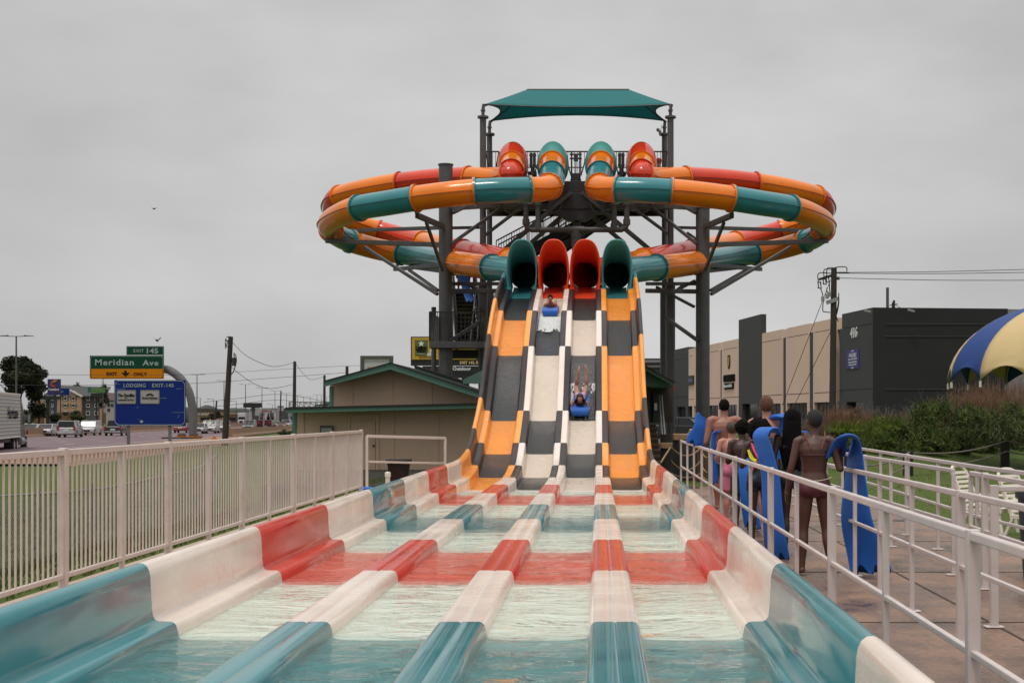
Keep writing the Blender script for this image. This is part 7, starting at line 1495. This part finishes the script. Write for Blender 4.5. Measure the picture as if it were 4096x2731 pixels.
# ---- P2 woman with long black hair
J = stand(1.66, 'f', hips=.98); J['elL'] = V(-.23, -.02, 1.08); J['wrL'] = V(-.20, .16, 1.28); fix_hand(J, 'L', V(-.3, .5, .3), V(-.3, .5, -.2), V(.5, 0, .5)); J['elR'] = V(.235, -.02, 1.08); J['wrR'] = V(.22, -.02, .84); J['face'] = V(.25, 1, 0)
place(J, 2.20 - .0, 10.3); p = person('woman with very long black hair in a black swimsuit', 2.2, 10.3); body(J, sk_dark, p); hair_long(J, hr_blk, p, .66, wid=.13); torso_cloth(J, cl_blk, p, 3, 7); pelvis_cloth(J, cl_blk, p, 0, .007, 0, 3, 'swimsuit_bottom')
W_ = lambda x, y, z: V(2.2 + x, K * 10.3 + y, z)
mat_sheet('blue foam mat bent over the arm of the long haired woman', [W_(-.20, .06, 1.40), W_(-.25, .0, 1.45), W_(-.33, -.05, 1.44), W_(-.375, -.08, 1.36), W_(-.33, -.10, 1.20), W_(-.27, -.12, .9), W_(-.25, -.14, .55), W_(-.22, -.14, .22), W_(-.19, -.12, .03)], .36, [V(.25, -.97, .0).normalized(), V(.62, -.78, .05).normalized()])
# ---- P3 girl with big hair, yellow top
J = stand(1.52, 'f', hips=1.0); J['elL'] = V(-.22, .0, .97); J['wrL'] = V(-.12, .2, 1.0); J['elR'] = V(.21, .0, .98); J['wrR'] = V(.13, .2, 1.02); place(J, 2.0, 11.3); p = person('girl with big rounded hair in a yellow and pink top and black shorts', 2.0, 11.3)
body(J, sk_dark, p); hair_afro(J, hr_blk, p, .165, down=.035); pelvis_cloth(J, cl_blk, p, .32, .008, 0, 4)
W_ = lambda x, y, z: V(2.0 + x, K * 11.3 + y, z)
s_ = 1.52 / 1.7
for k in (-1, 1):
    strap([W_(k * .11, .05, 1.245), W_(k * .10, -.02, 1.262), W_(k * .075, -.085, 1.17), W_(k * .03, -.108, 1.08), W_(0, -.112, 1.055)], cl_hot, p, .014, 'strap'); strap([W_(k * .128, -.025, 1.17), W_(k * .10, -.085, 1.07), W_(k * .05, -.112, 1.04)], cl_yel, p, .030, 'top_panel'); strap([W_(k * .05, -.114, 1.035), W_(k * .105, -.09, .99), W_(k * .128, -.05, .94)], cl_yel, p, .028, 'top_panel')
strap([W_(-.09, -.100, .925), W_(-.085, -.112, .99), W_(-.04, -.122, 1.025), W_(.04, -.122, 1.025), W_(.085, -.112, .99), W_(.09, -.100, .925)], cl_hot, p, .009, 'pink_piping')
# ---- P4 child behind
J = stand(1.50, 'm', sh=.88); J['elL'] = V(-.20, .02, .96); J['wrL'] = V(-.10, .16, 1.02); place(J, 1.98, 12.5); p = person('child with short black hair and black shorts half hidden by the girl in yellow', 1.98, 12.5); body(J, sk_dark, p); hair_afro(J, hr_blk, p, .115, 5, down=.0); pelvis_cloth(J, cl_blk, p, .7, .014, 0, 3)
mat_sheet('blue foam mat hanging low between the pink shorts and the girl in yellow', [V(2.00, K * 12.15, 1.00), V(1.97, K * 12.1, .8), V(1.985, K * 12.05, .5), V(2.03, K * 12.0, .16)], .36, V(.5, -.87, 0).normalized())
# ---- P5 tall red haired man with a raised mat
J = stand(1.84, 'm'); J['elR'] = V(.26, .05, 1.2); J['wrR'] = V(.26, .18, 1.42); place(J, 2.33, 12.6); p = person('tall pale man with spiky red brown hair', 2.33, 12.6); body(J, sk_fair, p); hair_short(J, hr_red, p, .016, 60, low=-.045); pelvis_cloth(J, cl_navy, p, .6, .014, 0, 3)
W_ = lambda x, y, z: V(2.33 + x, K * 12.6 + y, z)
mat_sheet('blue foam mat held up over the shoulder of the red haired man', [W_(.08, -.12, 1.56), W_(.20, -.14, 1.61), W_(.26, -.16, 1.52), W_(.28, -.19, 1.38), W_(.40, -.24, 1.36), W_(.36, -.2, 1.28), W_(.22, -.18, 1.22), W_(.2, -.2, 1.0)], .44, [V(.55, -.83, .1).normalized(), V(.6, -.8, 0).normalized()], notch=False)
# ---- P6 boy in pink shorts
J = stand(1.49, 'm', sh=.92, step=.05); J['elL'] = V(-.22, -.02, .98); J['wrL'] = V(-.20, .14, .92); place(J, 1.965, 13.4); p = person('boy with dark curly hair and pink swim shorts', 1.965, 13.4); body(J, sk_pink, p); hair_short(J, hr_brn, p, .022, 90, 4, low=-.05); pelvis_cloth(J, cl_pink, p, .78, .018, 0, 3, flare=1.06)
# ---- P7 broad man at the front
J = stand(1.86, 'm', sh=1.08, hips=1.12); J['elL'] = V(-.30, -.02, 1.14); J['wrL'] = V(-.26, .2, 1.20); J['elR'] = V(.31, -.02, 1.16); J['wrR'] = V(.26, .2, 1.16); place(J, 2.12, 15.3); p = person('broad shouldered man with cropped black hair at the front of the queue', 2.12, 15.3); body(J, sk_tan, p, 1.18); hair_short(J, hr_blk, p, .009, low=-.035); pelvis_cloth(J, cl_navy, p, .8, .018, 0, 3)
W_ = lambda x, y, z: V(2.12 + x, K * 15.3 + y, z)
mat_sheet('blue foam mat with wavy ends sticking out left of the broad man', [W_(-.30, .22, 1.56), W_(-.34, .2, 1.50), W_(-.36, .17, 1.38), W_(-.44, .15, 1.22), W_(-.48, .14, 1.12)], .34, V(-.86, -.25, .42).normalized()); mat_sheet('blue foam mat hanging edge on below the left arm of the broad man', [W_(-.13, -.22, 1.33), W_(-.19, -.24, 1.27), W_(-.20, -.25, 1.0), W_(-.18, -.25, .72), W_(-.17, -.24, .5)], .30, V(.35, .93, 0).normalized()); mat_sheet('blue foam mat showing right of the broad man', [W_(.36, -.05, 1.38), W_(.40, -.06, 1.2), W_(.40, -.06, .9), W_(.38, -.06, .6)], .3, V(.9, .4, 0).normalized())
# ---- riders on the slope
RG = 'riders on the slope'
def rider_frame(d, lane):
    o = sp(d, LANES[lane], -fdep(d)); t = (sp(d - .15, LANES[lane], -fdep(d)) - o).normalized(); n = V(1, 0, 0).cross(t); n = n if n.z > 0 else -n; return o, t, n.normalized()
def rider(label, lane, d, skn, hairf, prop, legs_up, suit, dx=0.0, low=False):
    o, t, n = rider_frame(d, lane); o = o + V(dx, 0, 0); s = .88; L_ = lambda a, b, c_: o + X_ * a + t * b + n * c_
    J = dict(s=s, sex='f', hips=.95, sh=.95, rx=-X_, noglute=False); hz_ = .30 if prop else .15
    J['pel'] = L_(0, -.42, .12); J['wst'] = L_(0, -.27, .15); J['chs'] = L_(0, -.07, .15 + (.10 if prop else .04)); J['nck'] = L_(0, .05, .24 + (.10 if prop else .03)); J['hed'] = J['nck'] + (t * .06 + n * .13) * 1.0
    J['up'] = (J['chs'] - J['pel']).normalized(); J['face'] = (V(0, -1, -.10) if prop else V(.0, -1, -.08)); J['hup'] = (Z_ * .85 + n * .3).normalized(); J['legback'] = n
    for q, k in (('L', 1), ('R', -1)):
        J['sh' + q] = J['chs'] + X_ * k * .155 + t * .06 + n * .01; J['el' + q] = L_(k * .22, .06, .07); J['wr' + q] = L_(k * .17, .24, .08); J['hp' + q] = J['pel'] + X_ * k * .075
        if legs_up: J['kn' + q] = L_(k * .12 + .02, -.78, .20); J['an' + q] = L_(k * .10 + .05, -.92 - .04 * k, .56); J['to' + q] = J['an' + q] + n * .10 - t * .08 + X_ * -k * .03
        else: J['kn' + q] = L_(k * .10, -.78, .10); J['an' + q] = L_(k * .11, -1.1, .10); J['to' + q] = J['an' + q] - t * .14
        fix_hand(J, q, t * .9 + n * .2, -n, -X_ * k)
    p = thing('person', label, 'person', o, group=RG); body(J, skn, p, face_detail=True, voxel=.009); hairf(J, p); suit(J, p)
    mat_sheet('blue riding mat under the ' + ('child in red near the top' if prop else 'prone rider lower down'), [L_(0, .30, .24), L_(0, .385, .16), L_(0, .36, .05), L_(0, .1, .028), L_(0, -.3, .028), L_(0, -.75, .028)], .44, X_, notch=True, group='riding mats on the slope')
rider('child in a red swimsuit riding up on elbows near the top of the slope', 1, 25.28, sk_tan, lambda J, p: hair_short(J, hr_blk, p, .008), True, False, lambda J, p: (torso_cloth(J, cl_red, p, 2, 7), pelvis_cloth(J, cl_red, p, 0, .007, 0, 2, 'swimsuit_bottom')))
def hl(J, p): J['hairdown'] = (V(0, .25, -1)).normalized(); hair_long(J, hr_brn, p, .30, 8, .16, 24)
rider('girl lying prone on a mat with her bent legs raised lower down the slope', 2, 22.10, sk_fair, hl, False, True, lambda J, p: (torso_cloth(J, cl_lil, p, 2, 7), pelvis_cloth(J, cl_lil, p, 0, .008, 0, 2, 'swimsuit_bottom')), dx=-.06)
# ---- lifeguard on the tower
J = stand(1.72, 'm'); J['elL'] = V(-.22, .1, 1.1); J['wrL'] = V(-.12, .3, 1.0); J['elR'] = V(.22, .1, 1.1); J['wrR'] = V(.12, .32, 1.0); q = at(2632, 0, 34.2); place(J, q.x, 34.2, -PI / 2 + .15)
for k, v in list(J.items()):
    if isinstance(v, Vector) and k not in ('face', 'rx', 'up', 'hup'): J[k] = v + V(0, 0, zp - .48)
p = thing('person', 'attendant in a red cap and grey shirt at the right end of the tower platform', 'person', (q.x, q.y, zp)); body(J, sk_tan, p, voxel=.012); torso_cloth(J, cl_grey, p, 2, 10, .014, 'shirt'); pelvis_cloth(J, cl_navy, p, .8, .016, 0, 2); hd, fc, hu, hr, s = hfr(J); mb = MB(); mb.ball(hd + hu * .05, (.09, .11, .085), axes=(hr, fc, hu)); mb.obox(hd + hu * .05 + fc * .12, hr * .07, fc * .06, hu * .008); mb.build('cap', red, p, bevel=.004)
# ---- two people on the left stair
for k, (px, d, lab, sk, cl_) in enumerate(((1845, 35.3, 'person in dark blue swimwear climbing the left stair with a blue mat', sk_tan, cl_navy), (1886, 35.6, 'person in black shorts climbing the left stair', sk_tan, cl_blk))):
    J = stand(1.7, 'm', step=.12); q = at(px, 0, d); place(J, q.x, d); zf = at(0, 1170 if k == 0 else 1166, d).z
    for kk, v in list(J.items()):
        if isinstance(v, Vector) and kk not in ('face', 'rx', 'up', 'hup'): J[kk] = v + V(0, 0, zf)
    p = thing('person', lab, 'person', (q.x, q.y, zf), group='people on the left stair'); body(J, sk, p, voxel=.014); hair_short(J, hr_blk, p, .01); pelvis_cloth(J, cl_, p, .8, .02, 0, 3)
    if k == 0: torso_cloth(J, cl_navy, p, 3, 8, .012, 'rash_vest')
mat_sheet('blue foam mat trailing down the left stair', [at(1848, 1095, 34.6), at(1858, 1130, 34.4), at(1870, 1170, 34.2), at(1884, 1205, 34.0)], .36, X_)
